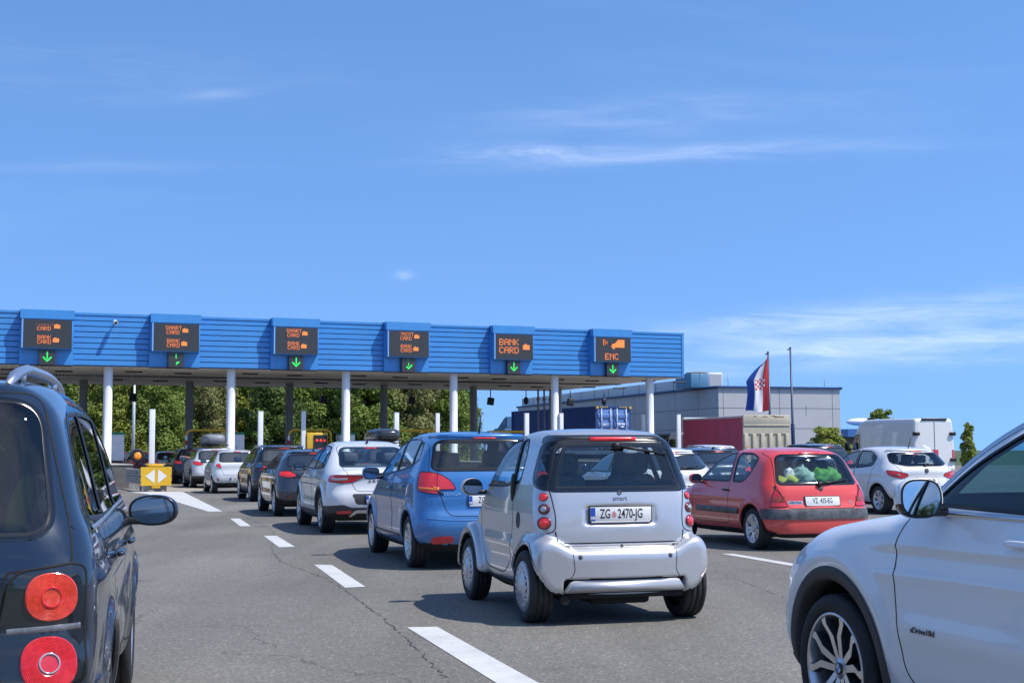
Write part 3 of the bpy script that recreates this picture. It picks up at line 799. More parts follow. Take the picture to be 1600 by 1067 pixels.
    if 'rails' in q:
        x0, x1, y, hh = q['rails'];
        for sg in (1, -1):
            xs = np.linspace(x0, x1, 18); P = B.surf('T', [(x, sg * (y + .04 * math.sin(math.pi * (x - x0) / (x1 - x0)))) for x in xs])[0]
            b = MB(); n = len(xs); up = [hh * min(1, 6 * min(i, n - 1 - i) / (n - 1)) ** .6 for i in range(n)]
            b.tube([Vector(p) + Vector((0, 0, u - .004)) for p, u in zip(P, up)], [.022 if 0 < i < n - 1 else .012 for i in range(n)], n=10)
            for i in (2, n // 2, n - 3): b.tube([Vector(P[i]) + Vector((0, 0, -.01)), Vector(P[i]) + Vector((0, 0, up[i]))], .02, 0)
            b.build('roof_rail', q.get('rail_mat', SATIN), car)
    for (s_, y, z, size, sx, m_) in q.get('script', ()):
        M_ = B.frame_at('B', y, z); text_obj('lettering', s_, size, m_, car, M_ @ Matrix.Translation((0, 0, .003)), sx, .0015, bold=.0008)
    for (y, z, r_, m_) in q.get('badges', ()):
        b = MB(); b.lathe([(r_, 0), (r_, .006), (r_ * .75, .009), (0, .008)], 24, 0, B.frame_at('B', y, z)); b.build('badge', m_, car)
    w = q['wheels']; wheel_set(car, w['x'], w['yo'], w['r'], w['w'], w['rr'], w['style'], w['mats'], w['key'])
    if holl:
        i = q['cabin']; cabin(car, i['x0'], i['x1'], i['hw'], i['z'], i['dash'], .36)
        for y in (.37, -.37): seat(car, i['fx'], y, i['z'] + .12)
        if 'rx' in i: rear_bench(car, i['rx'], i['hw'] * .9, i['z'] + .12)
    _KIND[key] = (car, PT)
    return car, B
def arch_trim(B, car, v, xa, za, r0, r1, m, up=.010, a0=-14, a1=194):
    a = np.radians(np.linspace(a0, a1, 64)); rows = []
    for r, h_ in ((r1, -.004), (r1 - .006, up * .8), ((r0 + r1) / 2 + .012, up), (r0 + .022, up), (r0 + .012, up * .5)):
        P, N = B.surf(v, np.c_[xa + r * np.cos(a), za + r * np.sin(a)]); P = P.copy(); sg = 1 if v == 'L' else -1
        if rows and r < r0 + .015: P[:, 1] = rows[-1][:, 1] - sg * .004; h_ = 0; P[:, 0] = xa + (r0 - .004) * np.cos(a); P[:, 2] = za + (r0 - .004) * np.sin(a)
        rows.append(P + N * h_ if h_ else P)
    Q = rows[-1].copy(); Q[:, 1] -= sg * .09; rows.append(Q)
    V = np.vstack(rows); k = len(a); F = [(r * k + i, r * k + i + 1, (r + 1) * k + i + 1, (r + 1) * k + i) for r in range(len(rows) - 1) for i in range(k - 1)]
    return mesh_obj('arch_trim' if up > .006 else 'wheel_arch_lip', V, F, m, car)
SILV = [ALU, ALU, DISC, UNDER]; DARKR = [ALU, ALUDARK, DISC, UNDER]; BLKR = [ALUDARK, ALUDARK, DISC, UNDER]
def st(n=5, twin=False, w=(.022, .02, .026), off=(0, 0, 0), dish=-.03, side=0): return dict(n=n, twin=twin, w=w, off=off, dish=dish, side=side)
def arch_band(xa, za, r0, r1, a0=-8, a1=188, n=40):
    a = np.radians(np.linspace(a0, a1, n)); return np.vstack([np.c_[xa + r1 * np.cos(a), za + r1 * np.sin(a)], np.c_[xa + r0 * np.cos(a[::-1]), za + r0 * np.sin(a[::-1])]])
# ======================= ground, road, markings =======================
def asphalt_mat():
    m = bpy.data.materials.new('asphalt'); m.use_nodes = True; nt = m.node_tree; N = nt.nodes; Lk = nt.links; b = N['Principled BSDF']
    tcn = N.new('ShaderNodeTexCoord'); P = tcn.outputs['Object']
    def noise(sc, det=4, ro=.6, dist=0., vec=None):
        n = N.new('ShaderNodeTexNoise'); n.inputs['Scale'].default_value = sc; n.inputs['Detail'].default_value = det; n.inputs['Roughness'].default_value = ro; n.inputs['Distortion'].default_value = dist
        Lk.new(vec or P, n.inputs['Vector']); return n.outputs[0]
    def ramp(v, a, b_, lo, hi):
        r = N.new('ShaderNodeMapRange'); r.inputs[1].default_value = a; r.inputs[2].default_value = b_; r.inputs[3].default_value = lo; r.inputs[4].default_value = hi; Lk.new(v, r.inputs[0]); return r.outputs[0]
    def mth(op, a, c):
        n = N.new('ShaderNodeMath'); n.operation = op
        for i, v in enumerate((a, c)):
            if isinstance(v, (int, float)): n.inputs[i].default_value = v
            else: Lk.new(v, n.inputs[i])
        return n.outputs[0]
    vor = N.new('ShaderNodeTexVoronoi'); vor.inputs['Scale'].default_value = 75; Lk.new(P, vor.inputs['Vector'])
    sepc = N.new('ShaderNodeSeparateColor'); Lk.new(vor.outputs['Color'], sepc.inputs[0])
    stone = ramp(sepc.outputs[0], 0, 1, .76, 1.24)
    pale = ramp(sepc.outputs[1], .955, .97, 0, .8)           # the odd pale chip of aggregate
    big = ramp(noise(.16, 5), .3, .7, .80, 1.14)
    mp_ = N.new('ShaderNodeMapping'); mp_.inputs['Rotation'].default_value = (0, 0, R(-16)); mp_.inputs['Scale'].default_value = (.75, .06, 1); Lk.new(P, mp_.inputs[0])
    tracks = ramp(noise(1.0, 4, .55, .3, mp_.outputs[0]), .35, .65, .82, 1.12)   # wheel tracks along the lanes
    blot = ramp(noise(.9, 6, .7), .59, .72, 1.0, .74)
    fine = ramp(noise(30, 3), .3, .7, .86, 1.14)
    v = mth('MULTIPLY', mth('MULTIPLY', mth('MULTIPLY', stone, big), mth('MULTIPLY', tracks, blot)), fine)
    v = mth('ADD', v, pale)
    # cracks
    vc = N.new('ShaderNodeTexVoronoi'); vc.feature = 'DISTANCE_TO_EDGE'; vc.inputs['Scale'].default_value = .10
    nd = N.new('ShaderNodeTexNoise'); nd.inputs['Scale'].default_value = 1.2; nd.inputs['Detail'].default_value = 6; Lk.new(P, nd.inputs['Vector'])
    va = N.new('ShaderNodeVectorMath'); va.operation = 'MULTIPLY_ADD'; va.inputs[1].default_value = (1.6, 1.6, 0); Lk.new(nd.outputs['Color'], va.inputs[0]); Lk.new(P, va.inputs[2]); Lk.new(va.outputs[0], vc.inputs['Vector'])
    crack = ramp(vc.outputs[0], 0, .0016, .45, 1)
    v = mth('MULTIPLY', v, crack)
    sc = N.new('ShaderNodeVectorMath'); sc.operation = 'SCALE'; sc.inputs[0].default_value = (.168, .158, .140); Lk.new(v, sc.inputs['Scale']); Lk.new(sc.outputs[0], b.inputs['Base Color'])
    b.inputs['Roughness'].default_value = .82; b.inputs['Specular IOR Level'].default_value = .35
    bp = N.new('ShaderNodeBump'); bp.inputs['Strength'].default_value = .5; bp.inputs['Distance'].default_value = .006; Lk.new(mth('ADD', mth('MULTIPLY', sepc.outputs[2], .6), noise(110, 2)), bp.inputs['Height']); Lk.new(bp.outputs[0], b.inputs['Normal'])
    return m
def marking_mat():
    m = bpy.data.materials.new('road_paint'); m.use_nodes = True; nt = m.node_tree; N = nt.nodes; Lk = nt.links; b = N['Principled BSDF']
    tcn = N.new('ShaderNodeTexCoord')
    n = N.new('ShaderNodeTexNoise'); n.inputs['Scale'].default_value = 22; n.inputs['Detail'].default_value = 8; n.inputs['Roughness'].default_value = .75; Lk.new(tcn.outputs['Object'], n.inputs['Vector'])
    r = N.new('ShaderNodeMapRange'); r.inputs[1].default_value = .54; r.inputs[2].default_value = .68; Lk.new(n.outputs[0], r.inputs[0])
    n2 = N.new('ShaderNodeTexNoise'); n2.inputs['Scale'].default_value = 2.5; n2.inputs['Detail'].default_value = 5; Lk.new(tcn.outputs['Object'], n2.inputs['Vector'])
    r2 = N.new('ShaderNodeMapRange'); r2.inputs[1].default_value = .3; r2.inputs[2].default_value = .7; r2.inputs[3].default_value = .84; r2.inputs[4].default_value = 1.05; Lk.new(n2.outputs[0], r2.inputs[0])
    sc = N.new('ShaderNodeVectorMath'); sc.operation = 'SCALE'; sc.inputs[0].default_value = (.57, .565, .55); Lk.new(r2.outputs[0], sc.inputs['Scale'])
    mx = N.new('ShaderNodeMix'); mx.data_type = 'RGBA'; mx.inputs['B'].default_value = (.3, .29, .27, 1); Lk.new(sc.outputs[0], mx.inputs['A']); 
    mm = N.new('ShaderNodeMath'); mm.operation = 'MULTIPLY'; mm.inputs[1].default_value = .7; Lk.new(r.outputs[0], mm.inputs[0]); Lk.new(mm.outputs[0], mx.inputs['Factor']); Lk.new(mx.outputs['Result'], b.inputs['Base Color'])
    b.inputs['Roughness'].default_value = .7
    return m
GRASS = mat('grass_ground', (.055, .085, .025), .95, var=.5, vscale=.6)
b = MB(); b.poly([(-3000, -500, -.03), (3000, -500, -.03), (3000, 4000, -.03), (-3000, 4000, -.03)]); tag(b.build('ground', GRASS), kind='structure')
b = MB(); b.poly([(-70, -22, 0), (80, -22, 0), (80, 94, 0), (18, 140, 0), (-8, 150, 0), (-62, 88, 0), (-70, 60, 0)]); tag(b.build('road', asphalt_mat()), kind='structure')
RPAINT = marking_mat()
b = MB()
def quad(p, z=.004): b.poly([(x, y, z) for x, y in p])
quad([(-.83, 10.73), (-.595, 10.75), (.26, 7.75), (.02, 7.72)])
quad([(.55, 5.8), (.79, 5.83), (1.7, 2.9), (1.46, 2.85)])
quad([(-2.43, 16.73), (-2.20, 16.66), (-1.50, 13.95), (-1.70, 13.87)])
quad([(-4.11, 22.56), (-3.89, 22.54), (-3.17, 19.9), (-3.38, 19.8)])
quad([(-5.90, 28.54), (-5.70, 28.52), (-4.89, 25.54), (-5.09, 25.52)])
quad([(2.76, 18.2), (2.93, 18.2), (3.85, 14.9), (3.67, 14.9)])
quad([(4.6, 11.9), (4.77, 11.9), (5.7, 8.7), (5.53, 8.7)]); quad([(.92, 24.2), (1.09, 24.2), (2.0, 21.0), (1.83, 21.0)])
quad([(-.95, 30.2), (-.78, 30.2), (.13, 27), (-.04, 27)]); quad([(7.0, 24.2), (7.17, 24.2), (8.1, 21), (7.93, 21)]); quad([(5.2, 30.2), (5.37, 30.2), (6.3, 27), (6.13, 27)])
tag(b.build('lane_markings', RPAINT), kind='structure')
b = MB(); quad([(-14.0, 49.3), (-11.75, 48.6), (-6.80, 32.0), (-7.13, 32.0), (-10.1, 40.2), (-12.4, 46.2)], .004); tag(b.build('road_marking', RPAINT), kind='structure')
rc = random.Random(8); b = MB()
for path, wd in (([(-3.42, 19.3), (-2.92, 17.2), (-2.03, 14.9), (-1.50, 13.0), (-1.02, 11.1), (-.74, 9.9), (-.5, 8.75), (-.2, 7.2), (.3, 5.2), (1.2, 2.4)], .016), ([(-5.7, 29.2), (-4.9, 26.5), (-4.2, 24.0), (-3.75, 21.6), (-3.42, 19.3)], .012), ([(-1.5, 13.0), (-.6, 13.3), (.2, 13.1)], .007), ([(2.2, 9.0), (2.6, 12.0), (2.3, 15.4), (1.5, 19.0)], .008)):
    P = []
    for (xa, ya), (xb, yb) in zip(path[:-1], path[1:]):
        n = max(3, int(math.hypot(xb - xa, yb - ya) / .07))
        P += [(xa + (xb - xa) * i / n + rc.gauss(0, .014), ya + (yb - ya) * i / n) for i in range(n)]
    for (p, q) in zip(P[:-1], P[1:]):
        w_ = wd * rc.uniform(.15, 1.3)
        if rc.random() < .22: continue
        quad([(p[0] - w_ / 2, p[1]), (p[0] + w_ / 2, p[1]), (q[0] + w_ * .4, q[1]), (q[0] - w_ * .4, q[1])], .002)
tag(b.build('road_crack', mat('tarry_crack', (.045, .043, .04), .9)), kind='structure')
b = MB(); quad([(-15.2, 49.6), (-11.0, 48.2), (-11.9, 52.5), (-19.5, 64), (-22, 63)], .008); tag(b.build('pavement', mat('concrete_apron', (.32, .28, .23), .9, var=.2, vscale=3)), kind='structure')
# ======================= toll plaza =======================
U = Vector((.9223, .3865, 0)); Vv = Vector((-.3865, .9223, 0)); T0 = Vector((-17.29, 58.0, 0)); SP = 5.248
TM = Matrix((U, Vv, Vector((0, 0, 1)))).transposed().to_4x4(); TM.translation = T0
TROT = math.atan2(U.y, U.x)
def TP(a, d, z=0): return T0 + U * a + Vv * d + Vector((0, 0, z))
BLUE = mat('blue_cladding', (.05, .26, .62), .42, coat=.25, var=.06, vscale=.8)
BLUE2 = mat('blue_housing', (.055, .275, .64), .38, coat=.25, var=.05, vscale=1.2)
for m_ in (BLUE, BLUE2):
    nt = m_.node_tree; tn = nt.nodes.new('ShaderNodeTexCoord'); mpn = nt.nodes.new('ShaderNodeMapping'); mpn.inputs['Scale'].default_value = (2.6, 2.6, .22); nn = nt.nodes.new('ShaderNodeTexNoise'); nn.inputs['Scale'].default_value = 1.5; nn.inputs['Detail'].default_value = 6
    nt.links.new(tn.outputs['Object'], mpn.inputs[0]); nt.links.new(mpn.outputs[0], nn.inputs['Vector']); rr = nt.nodes.new('ShaderNodeMapRange'); rr.inputs[1].default_value = .48; rr.inputs[2].default_value = .78; rr.inputs[4].default_value = .38; nt.links.new(nn.outputs[0], rr.inputs[0])
    bs = nt.nodes['Principled BSDF']; old = bs.inputs['Base Color'].links[0].from_socket; mx = nt.nodes.new('ShaderNodeMix'); mx.data_type = 'RGBA'; nt.links.new(rr.outputs[0], mx.inputs['Factor']); nt.links.new(old, mx.inputs['A']); mx.inputs['B'].default_value = (.10, .21, .42, 1); nt.links.new(mx.outputs['Result'], bs.inputs['Base Color'])
GROOVE = mat('groove_dark', (.022, .10, .28), .6)
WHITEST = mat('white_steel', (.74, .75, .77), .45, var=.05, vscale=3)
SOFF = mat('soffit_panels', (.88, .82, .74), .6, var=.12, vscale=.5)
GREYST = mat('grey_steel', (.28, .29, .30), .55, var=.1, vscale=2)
LEDBG = mat('led_panel', (.042, .045, .050), .45, var=.12, vscale=30)
ORANGE = mat('led_orange', (.9, .25, .05), .5, emit=.3, ecol=(1.0, .22, .05))
GREEN = mat('led_green', (.05, .8, .12), .5, emit=.38, ecol=(.015, .85, .10))
CONC = mat('concrete', (.36, .345, .32), .9, var=.22, vscale=2.5, bump=.3, bscale=14)
CONCD = mat('concrete_dark', (.13, .125, .12), .9, var=.25, vscale=2.5)  # darker concrete tone for the barrier sides, below a paler cap
YEL = mat('yellow_paint', (.72, .42, .02), .45, coat=.2, var=.08, vscale=4)
REDP = mat('red_paint', (.50, .03, .03), .5); WHITEP = mat('white_paint', (.75, .75, .74), .5)
BLK = mat('black_housing', (.018, .018, .02), .5)
can = empty('toll_canopy', T0, TROT, 'long toll plaza canopy with blue clad front on white round columns', 'canopy')
x0, x1, ZB, ZT = -9.0, 27.9, 5.05, 7.30; FY = -.55; DEP = 15.2
b = MB(); zs = np.linspace(ZB + .02, ZT - .10, 10)
for i in range(9):                                               # horizontal cladding boards with shadow gaps
    h_ = zs[i + 1] - zs[i]
    b.prism([(FY + .035, zs[i] + .02), (FY - .005, zs[i] + .028), (FY, zs[i + 1] - .012), (FY + .035, zs[i + 1] - .005)], x0, x1 - .12, 'X')
b.box(((x0 + x1) / 2, FY + .15, (ZB + ZT) / 2), (x1 - x0 - .24, .2, ZT - ZB - .02), 1)
b.box(((x0 + x1) / 2, FY + .03, ZT - .05), (x1 - x0 + .02, .12, .1), 0)
b.box((x1 - .06, FY + .02, (ZB + ZT) / 2), (.12, .1, ZT - ZB), 0)
b.build('front_cladding', [BLUE, GROOVE], can)
b = MB(); b.box((x1 + .02, DEP / 2 - .2, (ZB + ZT) / 2), (.06, DEP - .35, ZT - ZB - .04)); b.box((x0 - .02, DEP / 2 - .2, (ZB + ZT) / 2), (.06, DEP - .35, ZT - ZB - .04)); b.box(((x0 + x1) / 2, DEP, (ZB + ZT) / 2), (x1 - x0, .12, ZT - ZB)); b.build('side_cladding', BLUE, can)
b = MB(); b.box(((x0 + x1) / 2, DEP / 2, ZT - .35), (x1 - x0 - .3, DEP - .6, .1)); b.build('roof', GREYST, can)
b = MB()
nst = int((x1 - x0) / .30)
for k in range(nst):                                             # soffit planks, two bays with a dark slot between
    xa = x0 + .1 + k * .30
    for d0, d1 in ((FY + .3, 6.4), (7.1, DEP - .1)): b.box((xa + .14, (d0 + d1) / 2, ZB + .03), (.275, d1 - d0, .04))
b.build('soffit', SOFF, can)
b = MB(); b.box(((x0 + x1) / 2, DEP / 2, ZB + .16), (x1 - x0 - .2, DEP - .5, .06)); 
for k in range(nst * 2): b.box((x0 + .2 + k * .15, 6.75, ZB + .02), (.05, .6, .08))
b.build('soffit_backing', mat('soffit_dark', (.05, .045, .04), .9), can)
for k in range(-2, 6):
    for nm, d, zc, rad, m_ in (('column', 0, (ZB + .04) / 2, .19, WHITEST), ('column', 11.0, (ZB + .04) / 2, .20, GREYST)):  # back row is grey: its shade under the canopy is put into the colour
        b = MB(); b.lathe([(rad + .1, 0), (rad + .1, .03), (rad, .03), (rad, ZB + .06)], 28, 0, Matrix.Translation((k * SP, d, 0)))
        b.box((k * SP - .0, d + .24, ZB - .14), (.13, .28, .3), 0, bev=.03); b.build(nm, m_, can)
for k in range(-1, 6):
    for d in (2.3, 9.4):
        for o_ in (1.4, 3.7):
            b = MB(); b.box((k * SP + o_, d + .3 * o_, ZB - .01), (.75, .18, .07), bev=.02); b.build('ceiling_light', BLK, can)
def led_text(s, x, z, px, out):
    F5 = {'S': '01110 10001 10000 01110 00001 10001 01110', 'M': '10001 11011 10101 10101 10001 10001 10001', 'A': '01110 10001 10001 11111 10001 10001 10001', 'R': '11110 10001 10001 11110 10100 10010 10001', 'T': '11111 00100 00100 00100 00100 00100 00100', 'C': '01110 10001 10000 10000 10000 10001 01110', 'D': '11110 10001 10001 10001 10001 10001 11110', 'B': '11110 10001 10001 11110 10001 10001 11110', 'N': '10001 11001 10101 10011 10001 10001 10001', 'K': '10001 10010 10100 11000 10100 10010 10001', 'E': '11111 10000 10000 11110 10000 10000 11111'}
    for ch in s:
        for r_, row in enumerate(F5[ch].split()):
            for c_, v in enumerate(row):
                if v == '1': out.append((x + c_ * px, z - r_ * px))
        x += 6 * px
SIGNS = [('flag', 1.0, True), ('two', 1.0, 'b'), ('two', 1.0, True), ('two', 1.0, 'c'), ('bank', 1, True), ('enc', 1, True)]
SLAB = ['leftmost overhead lane sign on the blue canopy, its upper smart card line scrolled half away', 'overhead lane sign with broken green arrow, second from left on the blue canopy', 'overhead lane sign with smart card and bank card lines above a whole green arrow', 'overhead lane sign with garbled smart card line and a tick-like green arrow', 'overhead lane sign showing only bank card in large orange letters', 'rightmost overhead lane sign with orange car pictogram and ENC']
for k in range(6):
    a = (k - 1 + .545) * SP
    sg = empty('lane_sign', TP(a - .19, FY), TROT, SLAB[k], 'sign', 'overhead lane signs on the canopy')
    b = MB(); b.box((0, -.09, (ZB + ZT) / 2), (2.14, .18, ZT - ZB + .05), 0); b.box((0, -.255, ZT - .165), (2.14, .51, .37), 0); b.box((0, -.16, ZB - .02), (2.1, .30, .05), 1)
    b.box((0, -.24, 6.325), (2.04, .48, 1.25), 0, bev=.006); b.box((-.98, -.492, 6.325), (.06, .02, 1.2), 2); b.build('housing', [BLUE2, BLK, mat('pale_blue_edge', (.22, .42, .72), .4)], sg)
    b = MB(); b.box((.02, -.495, 6.325), (1.90, .03, 1.17), 0); b.build('display', LEDBG, sg)
    b = MB(); b.box((.02, -.27, 5.37), (.64, .30, .66), 0); b.build('arrow_box', LEDBG, sg)
    pts = []; box = []; px = .0235; kind = SIGNS[k][0]
    if kind in ('flag', 'two'):
        dz = [-.02, -.03, 0, .01][k]
        if kind == 'flag': pts += [(-.43 + i * px, 6.705) for i in (0, 4, 6, 9, 10, 13, 15, 18, 20, 24, 27)]
        else:
            t_ = []; led_text('SMART', -.44, 6.830 + dz, px, t_); rr = random.Random(k)
            pts += [(p[0] + (rr.choice((0, px)) if k == 3 and p[0] < .05 else 0), p[1]) for p in t_ if not (k == 3 and p[0] < .1 and rr.random() < .3)]
        led_text('CARD', -.40, 6.635 + dz, px, pts); box.append((.38, 6.650 + dz, .24, .15))
        led_text('BANK', -.38, 6.270 + dz, px, pts); led_text('CARD', -.38, 6.080 + dz, px, pts); box.append((.34, 6.080 + dz, .24, .16))
    elif kind == 'bank':
        led_text('BANK', -.74, 6.670, .043, pts); led_text('CARD', -.74, 6.290, .043, pts); box.append((.62, 6.310, .34, .22))
    else:
        led_text('ENC', -.42, 6.110, .043, pts)
    b = MB(); s_ = (.043 if kind in ('bank', 'enc') else px) * .88
    for (x, z) in pts: b.poly([(x - s_ / 2, -.516, z - s_ / 2), (x + s_ / 2, -.516, z - s_ / 2), (x + s_ / 2, -.516, z + s_ / 2), (x - s_ / 2, -.516, z + s_ / 2)])
    for (x, z, w_, h_) in box:
        b.box((x, -.515, z), (w_, .004, h_)); b.box((x - w_ * .1, -.516, z + h_ * .62), (w_ * .35, .004, h_ * .18))
    if kind == 'enc':
        b.prism([(-.10, 6.430), (-.06, 6.590), (.10, 6.620), (.28, 6.810), (.62, 6.810), (.62, 6.430), (.5, 6.430)], -.519, -.514, 'Y')
        b.lathe([(.075, -.519), (0, -.519)], 16, 0, Matrix.Translation((.03, 0, 6.420)), 'Y')
        for i, rr in enumerate((.12, .22, .32)):
            a_ = np.linspace(R(150), R(208), 9); P = [(-.22 + (rr + .0) * math.cos(t), -.517, 6.650 + rr * 1.0 * math.sin(t)) for t in a_]; b.tube(P, .018, n=6)
    b.build('led_text', ORANGE, sg, recalc=False)
    b = MB(); y_ = -.424; st_ = SIGNS[k][2]; ax = .02
    if st_ is True: b.box((ax, y_, 5.440), (.05, .005, .30)); 
    if st_ in (True,):
        for s_ in (1, -1): b.prism([(ax, 5.160), (ax + s_ * .19, 5.350), (ax + s_ * .15, 5.390), (ax, 5.240)], y_ - .003, y_ + .003, 'Y')
    elif st_ == 'b': b.box((ax - .0, y_, 5.520), (.035, .005, .2)); b.prism([(ax, 5.130), (ax + .17, 5.300), (ax + .02, 5.270)], y_ - .003, y_ + .003, 'Y')
    else: b.prism([(ax, 5.160), (ax + .19, 5.350), (ax + .15, 5.390), (ax, 5.240)], y_ - .003, y_ + .003, 'Y'); b.prism([(ax, 5.160), (ax - .13, 5.270), (ax - .09, 5.310), (ax, 5.240)], y_ - .0025, y_ + .0025, 'Y'); b.box((ax, y_, 5.380), (.035, .005, .14)); b.box((ax - .03, y_, 5.580), (.03, .005, .03))
    b.build('green_arrow', GREEN, sg)
cc = empty('security_camera', TP(.15, FY - .02, 6.88), TROT, 'small white camera on the blue canopy front between two lane signs', 'camera')
b = MB(); b.tube([(0, 0, 0), (0, -.22, .03)], .03); b.build('bracket', GREYST, cc); b = MB(); b.tube([(0, -.2, .06), (0, -.55, -.02)], .09, n=16); b.build('housing', WHITEST, cc); b = MB(); b.tube([(0, -.55, -.02), (0, -.56, -.022)], .06, n=16); b.build('lens', BLK, cc)
for k in range(-1, 6):                                           # signal lights hanging at the back edge
    for o_ in ((2.6, 4.9) if k > 3 else (2.9,)):
        s_ = empty('hanging_signal', TP(k * SP + o_, DEP - .3, ZB), TROT, ['black signal lamp under the canopy back edge, %s' % w for w in ('leftmost one', 'left of the second back column', 'behind the second white column', 'left of the third white column', 'between the third and fourth white columns', 'right of the fourth white column', 'near the right end')][k + 1] if not (k > 3 and o_ > 4) else ['round black lamp hanging by the fifth white column', 'round black lamp hanging at the far right end'][k - 4], 'signal', 'signals hanging under the canopy')
        b = MB(); b.tube([(0, 0, .05), (0, 0, -.45)], .03); b.build('hanger', BLK, s_)
        b = MB(); 
        if o_ > 4: b.blob((0, 0, -.62), (.16, .12, .24), (1, 1))
        else: b.box((.0, 0, -.68), (.38, .25, .44), bev=.03, M=Matrix.Rotation(R(8), 4, 'Y'))
        b.build('housing', BLK, s_)
# islands: concrete base, white marker post, yellow hoop, toll machine
IL = ['first island, behind the yellow crash cushion', 'second island', 'third island', 'fourth island', 'fifth island', 'sixth island']
for k in range(6):
    b = MB(); n0 = -5.2 if k == 0 else -6.5
    pr = [(-.42, 0), (-.42, .82), (-.38, .9), (.38, .9), (.42, .82), (.42, 0)]
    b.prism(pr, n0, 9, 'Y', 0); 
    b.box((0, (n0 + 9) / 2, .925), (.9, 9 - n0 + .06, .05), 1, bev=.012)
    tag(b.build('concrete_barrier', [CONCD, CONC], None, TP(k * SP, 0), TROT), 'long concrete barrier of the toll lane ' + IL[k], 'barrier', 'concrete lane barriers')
POSTS = [(238, 49.6, 640), (407, 55, 643), (474, 62, 643), (619, 57, 645), (683, 64, 646), (822, 60, 646), (876, 66, 646), (1004, 69, 648), (1059, 66, 648)]
PL_ = ['standing behind the yellow crash cushion', 'right of the second canopy column', 'left of the third canopy column', 'right of the third canopy column', 'left of the fourth canopy column', 'in front of the dark container side', 'just right of the fifth canopy column', 'just left of the sixth canopy column', 'right of the sixth canopy column, by the red truck']
for i, (px, Y, py) in enumerate(POSTS):
    h_ = 1.36 + (706 + (800 - px) * .0044 - py) / 2120 * Y
    b = MB(); b.box((0, 0, h_ / 2), (.2, .14, h_), bev=.012); b.box((0, 0, h_ + .005), (.21, .15, .02)); b.box((0, 0, .06), (.34, .3, .12), bev=.01)
    tag(b.build('marker_post', WHITEST, None, ((px - 800) / 2120 * Y, Y, 0), TROT), 'tall slim white marker post ' + PL_[i], 'post', 'white marker posts')
def hoop(a, d, w, h_, lab, z0=0):
    e = empty('guard_hoop', TP(a, d, z0), TROT + (0 if a < 2 else math.pi), lab, 'barrier', 'yellow guard hoops')
    r_ = .25; pts = [(-w / 2, 0, h_ - .9), (-w / 2, 0, h_ - r_)] + [(-w / 2 + r_ - r_ * math.cos(t), 0, h_ - r_ + r_ * math.sin(t)) for t in np.linspace(.2, math.pi / 2, 5)] + [(w / 2 - r_ + r_ * math.sin(t), 0, h_ - r_ + r_ * math.cos(t)) for t in np.linspace(0, math.pi / 2 - .2, 5)] + [(w / 2, 0, h_ - r_)]
    b = MB(); b.tube(pts, .055, n=12); b.tube([(-w / 2, 0, 0), (-w / 2, 0, h_ - .9)], .055, n=12); b.build('yellow_pipe', YEL, e)
    b = MB(); L_ = h_ - r_; n = 10
    for i in range(n): b.tube([(w / 2, 0, L_ * i / n), (w / 2, 0, L_ * (i + 1) / n)], .06, i % 2, 12, cap=False)
    b.build('striped_leg', [REDP, WHITEP], e)
hoop(-.30, 3.2, 2.1, 2.42, 'yellow guard hoop with striped leg behind the first white column'); hoop(SP - .2, 3.2, 2.4, 2.42, 'yellow guard hoop around the second white column'); hoop(2 * SP - 1.1, 2.2, 2.0, 2.42, 'yellow guard hoop left of the third white column, by the stop kiosk'); hoop(3 * SP - 1.1, 2.2, 2.1, 2.42, 'yellow guard hoop left of the fourth white column'); hoop(4 * SP - 1.6, 2.2, 2.4, 2.36, 'yellow guard hoop in front of the dark blue container')
for a, lab in ((.62, 'white ribbed toll cabinet with green top by the first white column'), (SP + .72, 'white ribbed toll cabinet with green top by the second white column'), (2 * SP + .72, 'white ribbed toll cabinet with green top by the third white column')):
    e = empty('toll_cabinet', TP(a, 2.6, .95), TROT, lab, 'machine', 'white toll cabinets')
    b = MB(); b.box((0, 0, .68), (.72, .8, 1.16), 0, bev=.02)
    for i in range(8): b.box((-.315 + i * .09, -.405, .68), (.05, .02, 1.1), 0)
    b.box((0, 0, .05), (.6, .7, .1), 1); b.build('body', [WHITEST, BLK], e); b = MB(); b.box((0, 0, 1.31), (.76, .84, .1), bev=.02); b.build('cap', mat('green_cap', (.02, .22, .10), .5), e)
e = empty('stop_kiosk', TP(2 * SP - 1.15, 1.0, .92), TROT, 'yellow kiosk with a black face and a red STOP sign on the third island', 'kiosk')
b = MB(); b.box((-.02, 0, .68), (.98, .9, 1.36), bev=.03); b.build('body', YEL, e); b = MB(); b.box((.12, -.47, .68), (.62, .05, 1.14)); b.build('screen', BLK, e)
b = MB(); b.lathe([(.27, -.50), (.27, -.51), (0, -.51)], 8, 0, Matrix.Translation((.12, 0, .40)) @ Matrix.Rotation(R(22.5), 4, 'Y'), 'Y'); b.build('stop_sign', mat('red_sign', (.6, .02, .02), .4, emit=.2, ecol=(1, .05, .05)), e)
text_obj('lettering', 'STOP', .19, WHITEP, e, Matrix.Translation((.12, -.515, .40)) @ Matrix.Rotation(math.pi / 2, 4, 'X'), .9)
b = MB()
for i, x in enumerate((-.06, .12, .30)): b.lathe([(.06, -.50), (.05, -.515), (0, -.52)], 14, 0, Matrix.Translation((x, 0, 1.0)), 'Y')
b.build('led_text', mat('led_red', (.7, .03, .03), .4, emit=.5, ecol=(1, .05, .03)), e)
